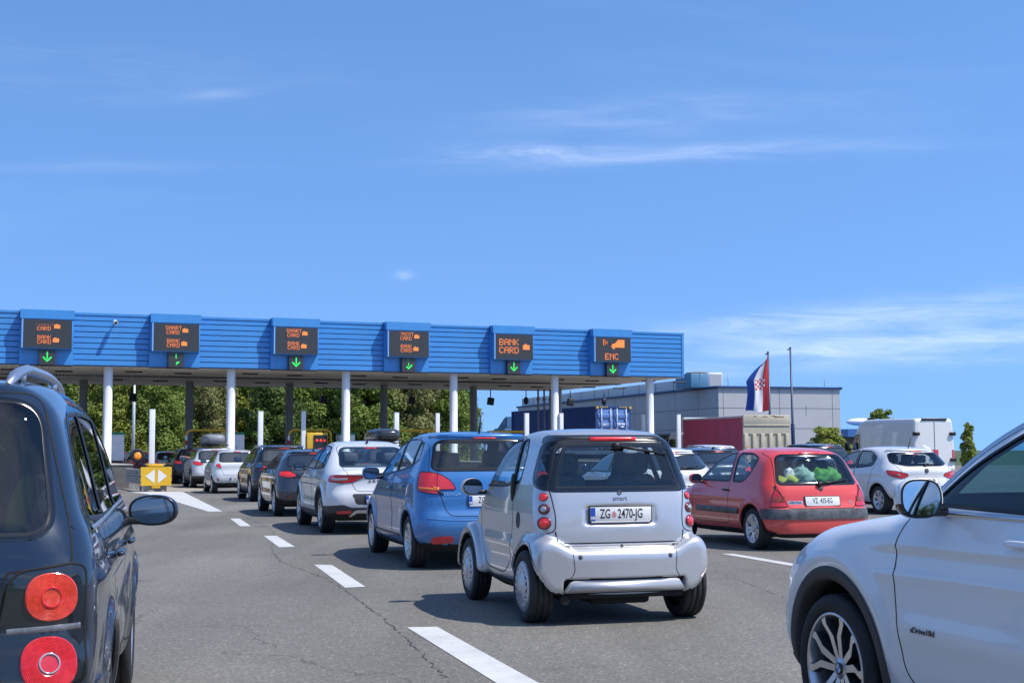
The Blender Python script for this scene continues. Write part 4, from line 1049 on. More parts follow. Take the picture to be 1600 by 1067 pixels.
# crash cushion in front of the first island
cu = empty('crash_cushion', (-12.80, 48.9, 0), TROT, 'yellow crash cushion with white arrow heads and grey corrugated rails before the concrete island', 'crash cushion')
b = MB(); prf = []
for k in range(3): prf += [(-.54 + .0, .22 + k * .22), (-.54, .30 + k * .22), (-.50, .33 + k * .22), (-.54, .36 + k * .22)]
prf = prf[:-2] + [(-.54, .88)]; pr = prf + [(-x, z) for x, z in prf[::-1]]
b.prism(pr, -.12, .0, 'Y'); b.box((0, .3, .93), (.55, .5, .10), bev=.02); b.box((0, -.06, .18), (.3, .1, .12), bev=.02)
for i in range(5): b.box((-.3 + i * .15, .1, .985), (.10, .08, .04))
b.build('nose', YEL, cu)
b = MB()
for s_ in (1, -1): b.prism([(s_ * .06, .30), (s_ * .06, .80), (s_ * .38, .55)], -.128, -.122, 'Y')
b.build('arrow_marking', WHITEP, cu)
STEEL = mat('galvanised_steel', (.42, .43, .44), .45, metal=.6, var=.2, vscale=6)
b = MB()
for s_ in (1, -1):
    for z in (.66, .38):
        for j in range(4):
            w_ = [(.44, z + .15), (.49, z + .12), (.49, z + .08), (.43, z + .04), (.43, z - .02), (.49, z - .06), (.49, z - .10), (.44, z - .13)]
            b.prism([(s_ * (x + .012 * j), zz) for x, zz in w_] + [(s_ * (x + .012 * j - .012), zz) for x, zz in w_[::-1]], .02 + j * 1.1, 1.2 + j * 1.1, 'Y')
b.build('side_rail', STEEL, cu)
for i, y in enumerate((.12, 1.2, 2.3, 3.4, 4.3)):
    b = MB(); b.box((0, y, .3), (.8, .06, .5)); b.box((-.36, y, .12), (.05, .05, .26)); b.box((.36, y, .12), (.05, .05, .26)); b.box((-.2, y + .3, .11), (.04, .04, .24)); b.box((.2, y + .3, .11), (.04, .04, .24)); b.build('frame', GREYST, cu)
wl = empty('warning_lamp', (-13.85, 50.3, 0), TROT, 'round amber warning lamp in a black housing above the crash cushion', 'lamp')
b = MB(); b.tube([(0, .06, .4), (0, .06, 1.2)], .04); b.build('stand', BLK, wl)
b = MB(); b.lathe([(.22, .10), (.26, .07), (.27, -.05), (.25, -.08), (.15, -.04), (0, -.03)], 28, 0, Matrix.Translation((0, 0, 1.28)), 'Y'); b.build('housing', BLK, wl)
b = MB(); b.lathe([(.135, -.035), (.12, -.06), (.06, -.075), (0, -.08)], 24, 0, Matrix.Translation((0, 0, 1.28)), 'Y'); b.build('lens', mat('lit_amber', (.9, .25, .02), .25, coat=1., emit=.22, ecol=(1, .3, .02)), wl)
# light masts behind the canopy
for px, h_, heads, lab in ((209, 8.4, 1, 'slim pale lamp mast behind the canopy near the first white column'), (600, 9.45, 3, 'pale lamp mast whose floodlights just show above the canopy roof')):
    e = empty('light_mast', ((px - 800) / 2120 * 86, 86, 0), 0, lab, 'lamp post')
    b = MB(); b.tube([(0, 0, 0), (0, 0, h_)], [.12, .07], n=12); b.build('mast', WHITEST, e)
    if heads > 1: b = MB(); b.tube([(-.65, 0, h_ - .05), (.55, 0, h_ - .05)], .03); b.build('crossbar', BLK, e)
    for i in range(heads): b = MB(); b.box((-.55 + i * .5, -.12, h_ + .06), (.3, .34, .13), bev=.03, M=Matrix.Rotation(R(15), 4, 'X')); b.build('floodlight', BLK, e)
for i in range(4):
    b = MB(); b.tube([(0, 0, 0), (0, 0, 5.0)], .055, n=10)
    for z in (.6, 2.4, 4.4): b.tube([(-.1, 0, z), (.1, 0, z)], .07)
    tag(b.build('drain_pipe', GREYST, None, TP(3.55 * SP + 6.6 + i * .38, 11.6)), 'dark upright pipe under the canopy beside the fifth white column, %s' % ['outermost on the left', 'second from the left', 'third from the left', 'outermost on the right'][i], 'pipe', 'upright pipes by the fifth column')
# ======================= buildings =======================
BH = R(18.6); bl = empty('service_building', (13.6, 89.5, 0), BH, 'grey panelled service building with blue roof edge behind the red truck', 'building')
PANEL = mat('grey_panels', (.46, .465, .48), .55, var=.05, vscale=.7); PANELW = mat('white_panels', (.68, .69, .70), .5, var=.05, vscale=.7); JOINT = mat('panel_joint', (.16, .165, .175), .8); BLUEED = mat('blue_edge', (.02, .055, .16), .5); WIN = mat('building_glass', (.02, .025, .03), .08, spec=.8, coat=.6)
W_, D_, H_ = 9.2, 41, 5.55
b = MB(); b.box((W_ / 2, D_ / 2, H_ / 2), (W_, D_, H_)); b.build('wall', PANEL, bl)
b = MB()
for z in (1.45, 2.85, 4.2):
    b.box((W_ / 2, -.002, z), (W_, .01, .035)); b.box((-.002, D_ / 2, z), (.01, D_, .035))
for x in (.35, 4.55, 8.6): b.box((x, -.002, H_ / 2), (.03, .01, H_))
for y in np.arange(3, D_, 3.6): b.box((-.002, y, H_ / 2), (.01, .03, H_))
b.build('panel_joint', JOINT, bl)
b = MB(); b.box((W_ / 2, -.05, H_ + .02), (W_ + .24, .16, .15)); b.box((-.05, D_ / 2 + .06, H_ + .02), (.16, D_ + .1, .15)); b.box((W_ + .05, D_ / 2 + .06, H_ + .02), (.16, D_ + .1, .2)); b.box((W_ / 2, D_ / 2, H_ + .0), (W_ - .1, D_ - .1, .06)); b.build('roof_edge', BLUEED, bl)
b = MB(); b.box((.5, 22.8, H_ + .44), (.3, 36, .75))
for y in np.arange(7.6, 41, 3.0): b.box((.345, y, H_ + .44), (.02, .05, .75), 1)
b.build('parapet', [PANELW, JOINT], bl)
for i, y in enumerate((8.5, 12.0, 15.5)):
    b = MB(); b.box((-.03, y, 1.35), (.1, 3.1, 2.5), 0); f = b.build('window', JOINT, bl)
    b = MB(); b.box((-.09, y - .75, 1.35), (.04, 1.35, 2.3)); b.box((-.09, y + .75, 1.35), (.04, 1.35, 2.3)); b.build('pane', WIN, f)
ac = empty('rooftop_unit', (12.9, 91.3, H_ + .05), BH, 'blue and white air handling unit on the grey building roof', 'air conditioner')
b = MB(); b.box((-.45, .9, .48), (1.3, 2.4, .95), bev=.03); b.box((-.45, -.305, .48), (.04, .02, .95)); b.build('casing', mat('blue_casing', (.10, .25, .40), .5, var=.08, vscale=2), ac)
b = MB(); b.box((.75, .9, .52), (1.05, 2.3, 1.0), 0, bev=.03); b.box((.75, -.26, .52), (.9, .02, .8), 1); b.build('fan_box', [WHITEST, mat('grille_grey', (.45, .46, .47), .6)], ac)
b = MB(); b.blob((.0, .8, 1.02), (.9, .7, .10), (.9, .9)); b.build('fan_guard', mat('rusty', (.2, .13, .09), .8), ac)
b = MB(); b.tube([(0, 0, 0), (0, 0, .75)], .02); tag(b.build('roof_aerial', GREYST, None, (14.2, 89.2, H_ + .1)), 'thin aerial on the grey building roof beside the air unit', 'aerial')
b = MB(); b.tube([(0, 0, 0), (0, 0, .65)], .018); tag(b.build('roof_aerial', GREYST, None, (21.0, 91.2, H_ + .1)), 'thin aerial near the right end of the grey building roof', 'aerial')
fb = empty('far_building', (31.5, 124, 0), R(8), 'low building with a blue roof edge behind the van, right of the grey building', 'building')
b = MB(); b.box((3, 4, 1.3), (8, 8, 2.6)); b.build('wall', mat('dark_wall', (.10, .10, .09), .8, var=.2, vscale=1), fb); b = MB(); b.box((3, 3.6, 2.95), (8.6, 9, .7)); b.build('roof', mat('blue_roof', (.05, .17, .42), .5), fb)
b = MB(); b.blob((1.2, 2, 4.0), (1.5, .6, .35), (1, 1)); b.tube([(1.5, 2, 3.2), (1.5, 2, 4.1)], .5); b.build('roof_vent', WHITEST, fb)
# ======================= flag poles =======================
NAVY = mat('navy_paint', (.02, .04, .10), .4)
for px, py, lab in ((1203, 551, 'dark blue flag pole carrying the red, white and blue flag'), (1238, 544, 'bare dark blue flag pole with no flag')):
    Y = 79; x = (px - 800) / 2120 * Y; h_ = 1.36 + (706 + (800 - px) * .0044 - py) / 2120 * Y
    b = MB(); b.tube([(0, 0, 0), (0, 0, 2.9), (0, 0, 2.95), (0, 0, h_)], [.11, .11, .07, .05], n=14); b.tube([(0, 0, h_ - .04), (-.18, 0, h_ - .10)], .03); b.lathe([(.07, h_), (.06, h_ + .06), (0, h_ + .08)], 14)
    o = b.build('flag_pole', NAVY, None, (x, Y, 0)); o.rotation_euler = (0, R(-.6), 0); tag(o, lab, 'flag pole', 'flag poles')
# a limp flag: u along the hoist (down), v across the fly
FX, FYY = (1203 - 800) / 2120 * 79 - .10, 78.95; nu, nv = 44, 30; V = []; Fc = []; mi = []
for i in range(nu + 1):
    for j in range(nv + 1):
        u, v = i / nu, j / nv
        z = 6.86 - 3.2 * u - .35 * v * (1 - u) + .05 * math.sin(7 * v + 2 * u) * u
        wd = .16 + 1.06 * 1.08 * min(1, u / .40) ** .8
        x = FX - wd * v * (1.0 + .06 * math.sin(6 * u + 1)); y = FYY - (.13 * math.sin(10 * v + 2.5 * u) + .05 * math.sin(17 * v - 5 * u)) * (.3 + .7 * u) * (.2 + v)
        V.append((x, y, z))
FLR, FLW, FLB = mat('flag_red', (.62, .05, .05), .7), mat('flag_white', (.75, .75, .76), .7), mat('flag_blue', (.03, .09, .38), .7)
for i in range(nu):
    for j in range(nv):
        a = i * (nv + 1) + j; Fc.append((a, a + 1, a + nv + 2, a + nv + 1)); v = (j + .5) / nv; u = (i + .5) / nu
        k = 0 if v < .27 else 1 if v < .68 else 2
        if .38 < u < .58 and .16 < v < .62:
            k = (int((u - .38) / .20 * 5) + int((v - .16) / .46 * 5)) % 2
        mi.append(k)
tag(mesh_obj('flag', V, Fc, [FLR, FLW, FLB], None, mi), 'limp red, white and blue flag with a red chequered shield', 'flag')
# ======================= trees =======================
def leaf_mat(name, c1, c2):
    m = bpy.data.materials.new(name); m.use_nodes = True; nt = m.node_tree; b = nt.nodes['Principled BSDF']
    g = nt.nodes.new('ShaderNodeNewGeometry'); tcn = nt.nodes.new('ShaderNodeTexCoord'); n = nt.nodes.new('ShaderNodeTexNoise'); n.inputs['Scale'].default_value = .8; n.inputs['Detail'].default_value = 3; nt.links.new(tcn.outputs['Object'], n.inputs['Vector'])
    ad = nt.nodes.new('ShaderNodeMath'); ad.operation = 'MULTIPLY_ADD'; nt.links.new(g.outputs['Random Per Island'], ad.inputs[0]); ad.inputs[1].default_value = .5
    s2 = nt.nodes.new('ShaderNodeMapRange'); s2.inputs[1].default_value = .3; s2.inputs[2].default_value = .7; s2.inputs[3].default_value = -.1; s2.inputs[4].default_value = .6; nt.links.new(n.outputs[0], s2.inputs[0]); nt.links.new(s2.outputs[0], ad.inputs[2])
    mx = nt.nodes.new('ShaderNodeMix'); mx.data_type = 'RGBA'; mx.inputs['A'].default_value = (*c1, 1); mx.inputs['B'].default_value = (*c2, 1); nt.links.new(ad.outputs[0], mx.inputs['Factor']); nt.links.new(mx.outputs['Result'], b.inputs['Base Color'])
    b.inputs['Roughness'].default_value = .6; b.inputs['Specular IOR Level'].default_value = .3
    t = nt.nodes.new('ShaderNodeBsdfTranslucent'); nt.links.new(mx.outputs['Result'], t.inputs[0]); ms = nt.nodes.new('ShaderNodeMixShader'); ms.inputs[0].default_value = .35
    nt.links.new(b.outputs[0], ms.inputs[1]); nt.links.new(t.outputs[0], ms.inputs[2]); nt.links.new(ms.outputs[0], nt.nodes['Material Output'].inputs[0])
    return m
BARK = mat('bark', (.10, .08, .06), .9, var=.3, vscale=6)
LEAF = [leaf_mat('leaves_mid', (.11, .17, .03), (.28, .36, .075)), leaf_mat('leaves_dark', (.07, .12, .028), (.18, .26, .06)), leaf_mat('leaves_yellowish', (.17, .22, .035), (.38, .42, .08)), leaf_mat('leaves_olive', (.15, .165, .05), (.34, .34, .14))]
def tree_mesh(seed, h_, w_, n, low=.06, size=.26, lumps=22, pointed=.0):
    """crown of leaf clumps on an uneven envelope, a third of them inside it"""
    rg = np.random.default_rng(seed); cs = []
    for i in range(lumps):
        t = (i + rg.random()) / lumps; z = h_ * (low + (.96 - low) * t)
        rmax = w_ * (math.sin(math.pi * min(1, .20 + .76 * t)) ** .6) * (1 - pointed * t); a = 2.4 * i + rg.uniform(-.6, .6); r_ = rmax * (.30 + .55 * rg.random())
        cs.append((r_ * math.cos(a), r_ * math.sin(a), z, w_ * (.26 + .24 * rg.random()) * (1 - .4 * t)))
    cs = np.array(cs); wts = cs[:, 3] ** 2; k = rg.choice(lumps, n, p=wts / wts.sum()); d = rg.normal(size=(n, 3)); d[:, 2] += .25; d /= np.linalg.norm(d, axis=1, keepdims=True)
    rad = cs[k, 3] * (1.0 - .55 * rg.random(n) ** 2.2 + .12 * rg.normal(size=n)); p = cs[k, :3] + d * rad[:, None] * np.array([1, 1, .82]); p[:, 2] = np.maximum(p[:, 2], .15)
    nrm = d * .9 + .6 * rg.normal(size=(n, 3)) + np.array([0, 0, .3]); nrm /= np.linalg.norm(nrm, axis=1, keepdims=True)
    a = np.cross(nrm, rg.normal(size=(n, 3))); a /= np.linalg.norm(a, axis=1, keepdims=True); b_ = np.cross(nrm, a); s_ = size * (.55 + .9 * rg.random(n))[:, None]
    V = np.empty((n, 4, 3)); V[:, 0] = p - a * s_ * .5; V[:, 1] = p + b_ * s_ * .36; V[:, 2] = p + a * s_ * .55; V[:, 3] = p - b_ * s_ * .34
    me = bpy.data.meshes.new('crown'); me.from_pydata(V.reshape(-1, 3).tolist(), [], np.arange(n * 4).reshape(-1, 4).tolist()); me.update()
    b = MB(); b.tube([(0, 0, -.2), (.05, .03, h_ * .3), (.0, .1, h_ * .6), (.05, 0, h_ * .85)], [h_ * .022, h_ * .018, h_ * .011, .02], n=8)
    for q in cs[:9]: b.tube([(0, .05, max(.3, q[2] * .55)), (q[0] * .5, q[1] * .5, q[2] * .8), (q[0], q[1], q[2])], [h_ * .008, h_ * .006, .015], n=5)
    t = b.build('trunk', BARK); tm = t.data; bpy.data.objects.remove(t)
    return me, tm
TREES = [tree_mesh(11 + i, 9.2 + .5 * (i % 3), 3.3, 36000, .03, .215, 56) for i in range(4)]
_tm = {}
def put_tree(kind, x, y, s, rz, leaf, lab, group=None, name='tree', cat='tree'):
    me, tm = kind; key = (me.name, leaf)
    if key not in _tm: c = me.copy(); c.materials.clear(); c.materials.append(LEAF[leaf]); _tm[key] = c
    e = empty(name, (x, y, 0), rz, lab, cat, group); e.scale = s if isinstance(s, tuple) else (s, s, s)
    for nm, d in (('trunk', tm), ('crown', _tm[key])):
        o = bpy.data.objects.new(nm, d); C.objects.link(o); o.parent = e
rg = random.Random(5); LN_ = ['mid green', 'dark green', 'yellowish green', 'olive green']
spots = []
for i in range(17): spots.append((-59 + i * 3.4 + rg.uniform(-.8, .8), 84 + i * 1.37 + rg.uniform(-1.2, 1.2), rg.choice((0, 0, 1, 2, 3)), rg.uniform(.74, .95), 0))
for i in range(16): spots.append((-62 + i * 3.8 + rg.uniform(-1, 1), 91 + i * 1.4 + rg.uniform(-1.5, 1.5), rg.choice((0, 1, 1, 2, 3)), rg.uniform(.95, 1.15), 1))
n_ = {}
for i, (x, y, lf, s, row) in enumerate(spots):
    if x / y > -.045 or (x / y > -.075 and row == 1): s *= .72
    put_tree(TREES[i % 4], x, y, (s, s, s), rg.uniform(0, 6.28), lf, '%s leafy tree in the %s row of the wood behind the toll canopy' % (LN_[lf], ['front', 'rear'][row]), 'trees of the wood behind the canopy, %s %s' % (LN_[lf], ['front', 'rear'][row]))
for i in range(9): put_tree(TREES[i % 4], -52 + i * 12.5 + rg.uniform(-3, 3), -36 + rg.uniform(-4, 4), rg.uniform(.8, 1.05), rg.uniform(0, 6.28), i % 2, '%s tree in the row behind the camera, mirrored in the door mirrors' % LN_[i % 2], 'trees behind the camera, %s' % LN_[i % 2])
put_tree(tree_mesh(40, 6.3, 1.7, 5000, .1, .3, 22, .5), 2.2, 132, 1.0, 1, 1, 'small dark pointed tree against the sky beside the fifth white column')
put_tree(tree_mesh(41, 4.6, 1.6, 6000, .03, .2, 20), 18.9, 82, (1.1, 1, .62), 1, 2, 'bright yellow green bush beside the beige truck rear', name='bush', cat='bush')
put_tree(tree_mesh(42, 6.0, 1.7, 5000, .2, .26, 22), 29.6, 109, (1, 1, .80), 2, 0, 'rounded green tree top showing above the white van roof')
put_tree(tree_mesh(43, 3.8, 1.1, 5000, .03, .18, 22, .4), 27.5, 82, (.6, .6, .78), 2, 2, 'small green tree at the right of the white van')
for i in range(0): put_tree(TREES[i % 4], 44 + i * 7, 120 + 5 * i, .55, i, 0, 'green tree on the far right horizon', 'trees on the far right horizon')
def bump_line(z0, s, a, x0, x1):
    return lambda x, z: a * np.exp(-((z - z0) / s) ** 2) * sst(x0, x0 + .35, x) * sst(x1, x1 - .35, x)
SPEC = {}
# ---- blue small people carrier ----
SPEC['venga'] = dict(h=.022, hollow=True,
    sp=dict(prof=[(.16, .22), (.04, .30), (.0, .48), (.03, .62), (.075, .70), (.085, .86), (.12, 1.03), (.27, 1.38), (.33, 1.53, .04), (.55, 1.585), (1.15, 1.625), (1.75, 1.61), (2.3, 1.51), (2.75, 1.26), (3.2, 1.03), (3.6, .91), (3.9, .79), (4.05, .6), (4.07, .4), (3.98, .22), (3.4, .17), (.8, .18)],
        sect=[(.1, .74), (.2, .80), (.35, .865), (.6, .882), (.8, .872), (.95, .862), (1.05, .835), (1.15, .79), (1.35, .71), (1.52, .63), (1.65, .57)],
        plan=[(-.3, .95), (.1, .97), (.6, 1.0), (3.2, 1.0), (3.7, .97), (4.3, .85)], kx=[(0, .28), (.5, .2), (1, .14), (2.6, .14), (3.4, .22), (4.1, .4)], bowr=.11, bowf=.28, crown=.07,
        wells=[(.66, .31, .36, .60), (3.25, .31, .36, .60)],
        side=[bump_line(.80, .035, .014, .5, 3.3), bump_line(.60, .12, -.016, .95, 3.0), lambda x, z: .02 * np.exp(-((np.hypot(x - .66, z - .31) - .40) / .05) ** 2) + .02 * np.exp(-((np.hypot(x - 3.25, z - .31) - .40) / .05) ** 2)], zmin=.1),
    windows=[rp([(2.66, 1.06, .03), (2.36, 1.38, .1), (2.0, 1.505, .08), (1.83, 1.525, .03), (1.74, 1.12, .03)]), rp([(1.70, 1.12, .03), (1.79, 1.525, .03), (1.2, 1.53, .1), (.95, 1.505, .04), (.92, 1.19, .04)]), rp([(.88, 1.195, .03), (.91, 1.495, .04), (.70, 1.44, .08), (.58, 1.28, .04)])],
    doors=[rp([(2.82, .40, .1), (2.86, .95, .1), (2.72, 1.08, .1), (2.38, 1.41, .1), (1.82, 1.555, .03), (1.74, 1.1, .1), (1.72, .34, .08), (2.7, .34, .08)]), rp([(1.70, .34, .05), (1.72, 1.1, .1), (1.80, 1.555, .03), (1.1, 1.55, .1), (.90, 1.5, .08), (.86, 1.1, .1), (.98, .72, .2), (1.10, .34, .1)])],
    rear_window=rp([(-.66, 1.155, .08), (.66, 1.155, .08), (.585, 1.50, .08), (-.585, 1.50, .08)]),
    windscreen=rp([(-.68, 1.08, .08), (.68, 1.08, .08), (.56, 1.50, .1), (-.56, 1.50, .1)]),
    tailgate=rp([(-.50, .62, .10), (.50, .62, .10), (.60, .9, .1), (.70, 1.12, .05), (.62, 1.555, .05), (-.62, 1.555, .05), (-.70, 1.12, .05), (-.60, .9, .1)]),
    lamps=[('tail_lamp', 'D', [('B', .40, .93, .02), ('B', .45, 1.03, .06), ('B', .60, 1.12, .06), ('B', .76, 1.135, .08), ('S', .36, 1.105, .06), ('S', .29, .91, .05), ('S', .12, .865, .05), ('B', .66, .925, .05)], LENS, .010), ('fog_lamp', 'B', rp([(.44, .32, .04), (.70, .30, .05), (.70, .385, .05), (.46, .40, .03)]), LENS, .004)],
    trims=[('valance', 'B', rp([(-.95, .10, .01), (.95, .10, .01), (.95, .275, .01), (-.95, .275, .01)]), UNDER, 0)],
    lines=[('bumper_crease', 'B', rp([(-.74, .60), (-.5, .575), (.5, .575), (.74, .60)], .1, closed=False), .02, .004, None), ('lamp_divider', 'B2', rp([(.625, .925), (.60, 1.12)], closed=False), .007, .014, UNDER), ('indicator_strip', 'D', [('B', .66, .955), ('S', .14, .925), ('S', .28, .945)], .045, .0135, AMBER)],
    side_lines=[(rp([(.95, .36), (2.95, .36)], closed=False), .02, .004, TRIM, 'sill_line')],
    hbl=(.14, 1.527), hbl_dx=-.004, spoiler=(.58, 1.535, .03, .0), mirror=(2.58, .99, 1.09, (.08, .115, .085)), handles=[(1.86, .92), (1.02, .95)], ant=(.62, .22), script=[('VENGA', .45, .875, .055, 1.15, CHROME)], badges=[],
    plate=dict(z=.80, s='ZG 1183-HK', left=True),
    wheels=dict(x=(.66, 3.25), yo=.865, r=.31, w=.2, rr=.215, style=st(5, True, (.02, .018, .022), (.02, .026, .036)), mats=SILV, key='venga'),
    cabin=dict(x0=.5, x1=3, hw=.7, z=.45, dash=2.55, fx=1.75, rx=.85))
# ---- red older three-door hatchback ----
SPEC['clio2'] = dict(h=.022, hollow=True,
    sp=dict(prof=[(.14, .17), (.03, .19), (.0, .32), (.0, .52), (.035, .60), (.06, .66), (.075, .78), (.12, .90), (.33, 1.25), (.42, 1.345, .06), (.70, 1.395), (1.1, 1.415), (1.5, 1.405), (1.95, 1.335), (2.3, 1.17), (2.68, .965), (3.1, .87), (3.5, .75), (3.72, .58), (3.77, .40), (3.70, .22), (3.2, .17), (.6, .18)],
        sect=[(.1, .70), (.2, .745), (.35, .80), (.5, .818), (.65, .815), (.78, .80), (.88, .775), (.95, .745), (1.15, .665), (1.32, .58), (1.45, .52)],
        plan=[(-.3, .95), (.1, .965), (.6, 1.0), (2.9, 1.0), (3.4, .96), (4.0, .82)], kx=[(0, .30), (.5, .2), (1, .14), (2.3, .14), (3.1, .25), (3.8, .45)], bowr=.13, bowf=.3, crown=.08,
        wells=[(.60, .285, .335, .56), (3.07, .285, .335, .56)],
        side=[bump_line(.70, .03, .008, .4, 3.2), lambda x, z: .022 * np.exp(-((np.hypot(x - .60, z - .285) - .37) / .045) ** 2) + .022 * np.exp(-((np.hypot(x - 3.07, z - .285) - .37) / .045) ** 2)], zmin=.1),
    windows=[rp([(2.42, .935, .03), (2.06, 1.21, .1), (1.72, 1.325, .08), (1.50, 1.345, .03), (1.38, .93, .03)]), rp([(1.28, .93, .05), (1.40, 1.335, .06), (.98, 1.325, .1), (.72, 1.25, .05), (.80, 1.05, .1), (.96, .925, .08)])],
    doors=[rp([(2.52, .33, .1), (2.60, .80, .1), (2.46, .95, .08), (2.08, 1.24, .1), (1.72, 1.36, .1), (1.47, 1.375, .04), (1.34, .92, .1), (1.33, .33, .08)])],
    rear_window=rp([(-.60, .905, .06), (.60, .905, .06), (.50, 1.30, .09), (-.50, 1.30, .09)]),
    windscreen=rp([(-.62, .985, .08), (.62, .985, .08), (.5, 1.33, .1), (-.5, 1.33, .1)]),
    tailgate=rp([(-.50, .575, .06), (.50, .575, .06), (.60, .80, .06), (.63, .89, .05), (.54, 1.35, .06), (-.54, 1.35, .06), (-.63, .89, .05), (-.60, .80, .06)]),
    lamps=[('tail_lamp', 'D', [('B', .515, .60, .02), ('B', .585, .76, .05), ('B', .655, .885, .03), ('S', .20, .875, .04), ('S', .19, .60, .03)], LENS, .006)],
    trims=[('bumper_strip', 'B', rp([(-.9, .43, .01), (.9, .43, .01), (.9, .565, .01), (-.9, .565, .01)]), mat('bumper_grey_plastic', (.085, .088, .095), .45, var=.75, vscale=7), .014), ('valance', 'B', rp([(-.95, .10, .01), (.95, .10, .01), (.95, .235, .01), (-.95, .235, .01)]), UNDER, 0)],
    lines=[('name_strip', 'B', rp([(.505, .655), (.295, .655)], closed=False), .05, .002, SATIN), ('indicator_strip', 'D', [('B', .60, .69), ('S', .10, .69), ('S', .17, .69)], .11, .0085, mat('lens_amber_dark', (.36, .045, .015), .2, coat=1.))],
    side_lines=[(rp([(1.0, .515), (2.42, .515)], closed=False), .085, .016, mat('bumper_grey_plastic'), 'side_moulding'), (rp([(.9, .255), (2.75, .235)], closed=False), .05, .004, TRIM, 'sill_line')],
    trim_x=.33, hbl=(.16, 1.325), hbl_r=.010, mirror=(2.28, .89, .955, (.075, .10, .075)), mirror_p=(.85, .85), handles=[(1.42, .80)], handle_mat=TRIM,
    wiper=((.02, .905), (-.32, .945)), script=[('DEXTRA', .40, .655, .04, 1.15, PLATEK), ('1.2', -.44, .655, .05, 1.1, SATIN)], badges=[(0, .845, .036, PLASTIC)],
    plate=dict(z=.675, s='VZ  435-EG', left=False, size=.10, sx=.62), glass=GLASS,
    wheels=dict(x=(.60, 3.07), yo=.80, r=.287, w=.18, rr=.20, style=st(5, True, (.018, .02, .026), (.016, .026, .038)), mats=SILV, key='clio2'),
    cabin=dict(x0=.5, x1=2.9, hw=.66, z=.32, dash=2.3, fx=1.55, rx=.85))
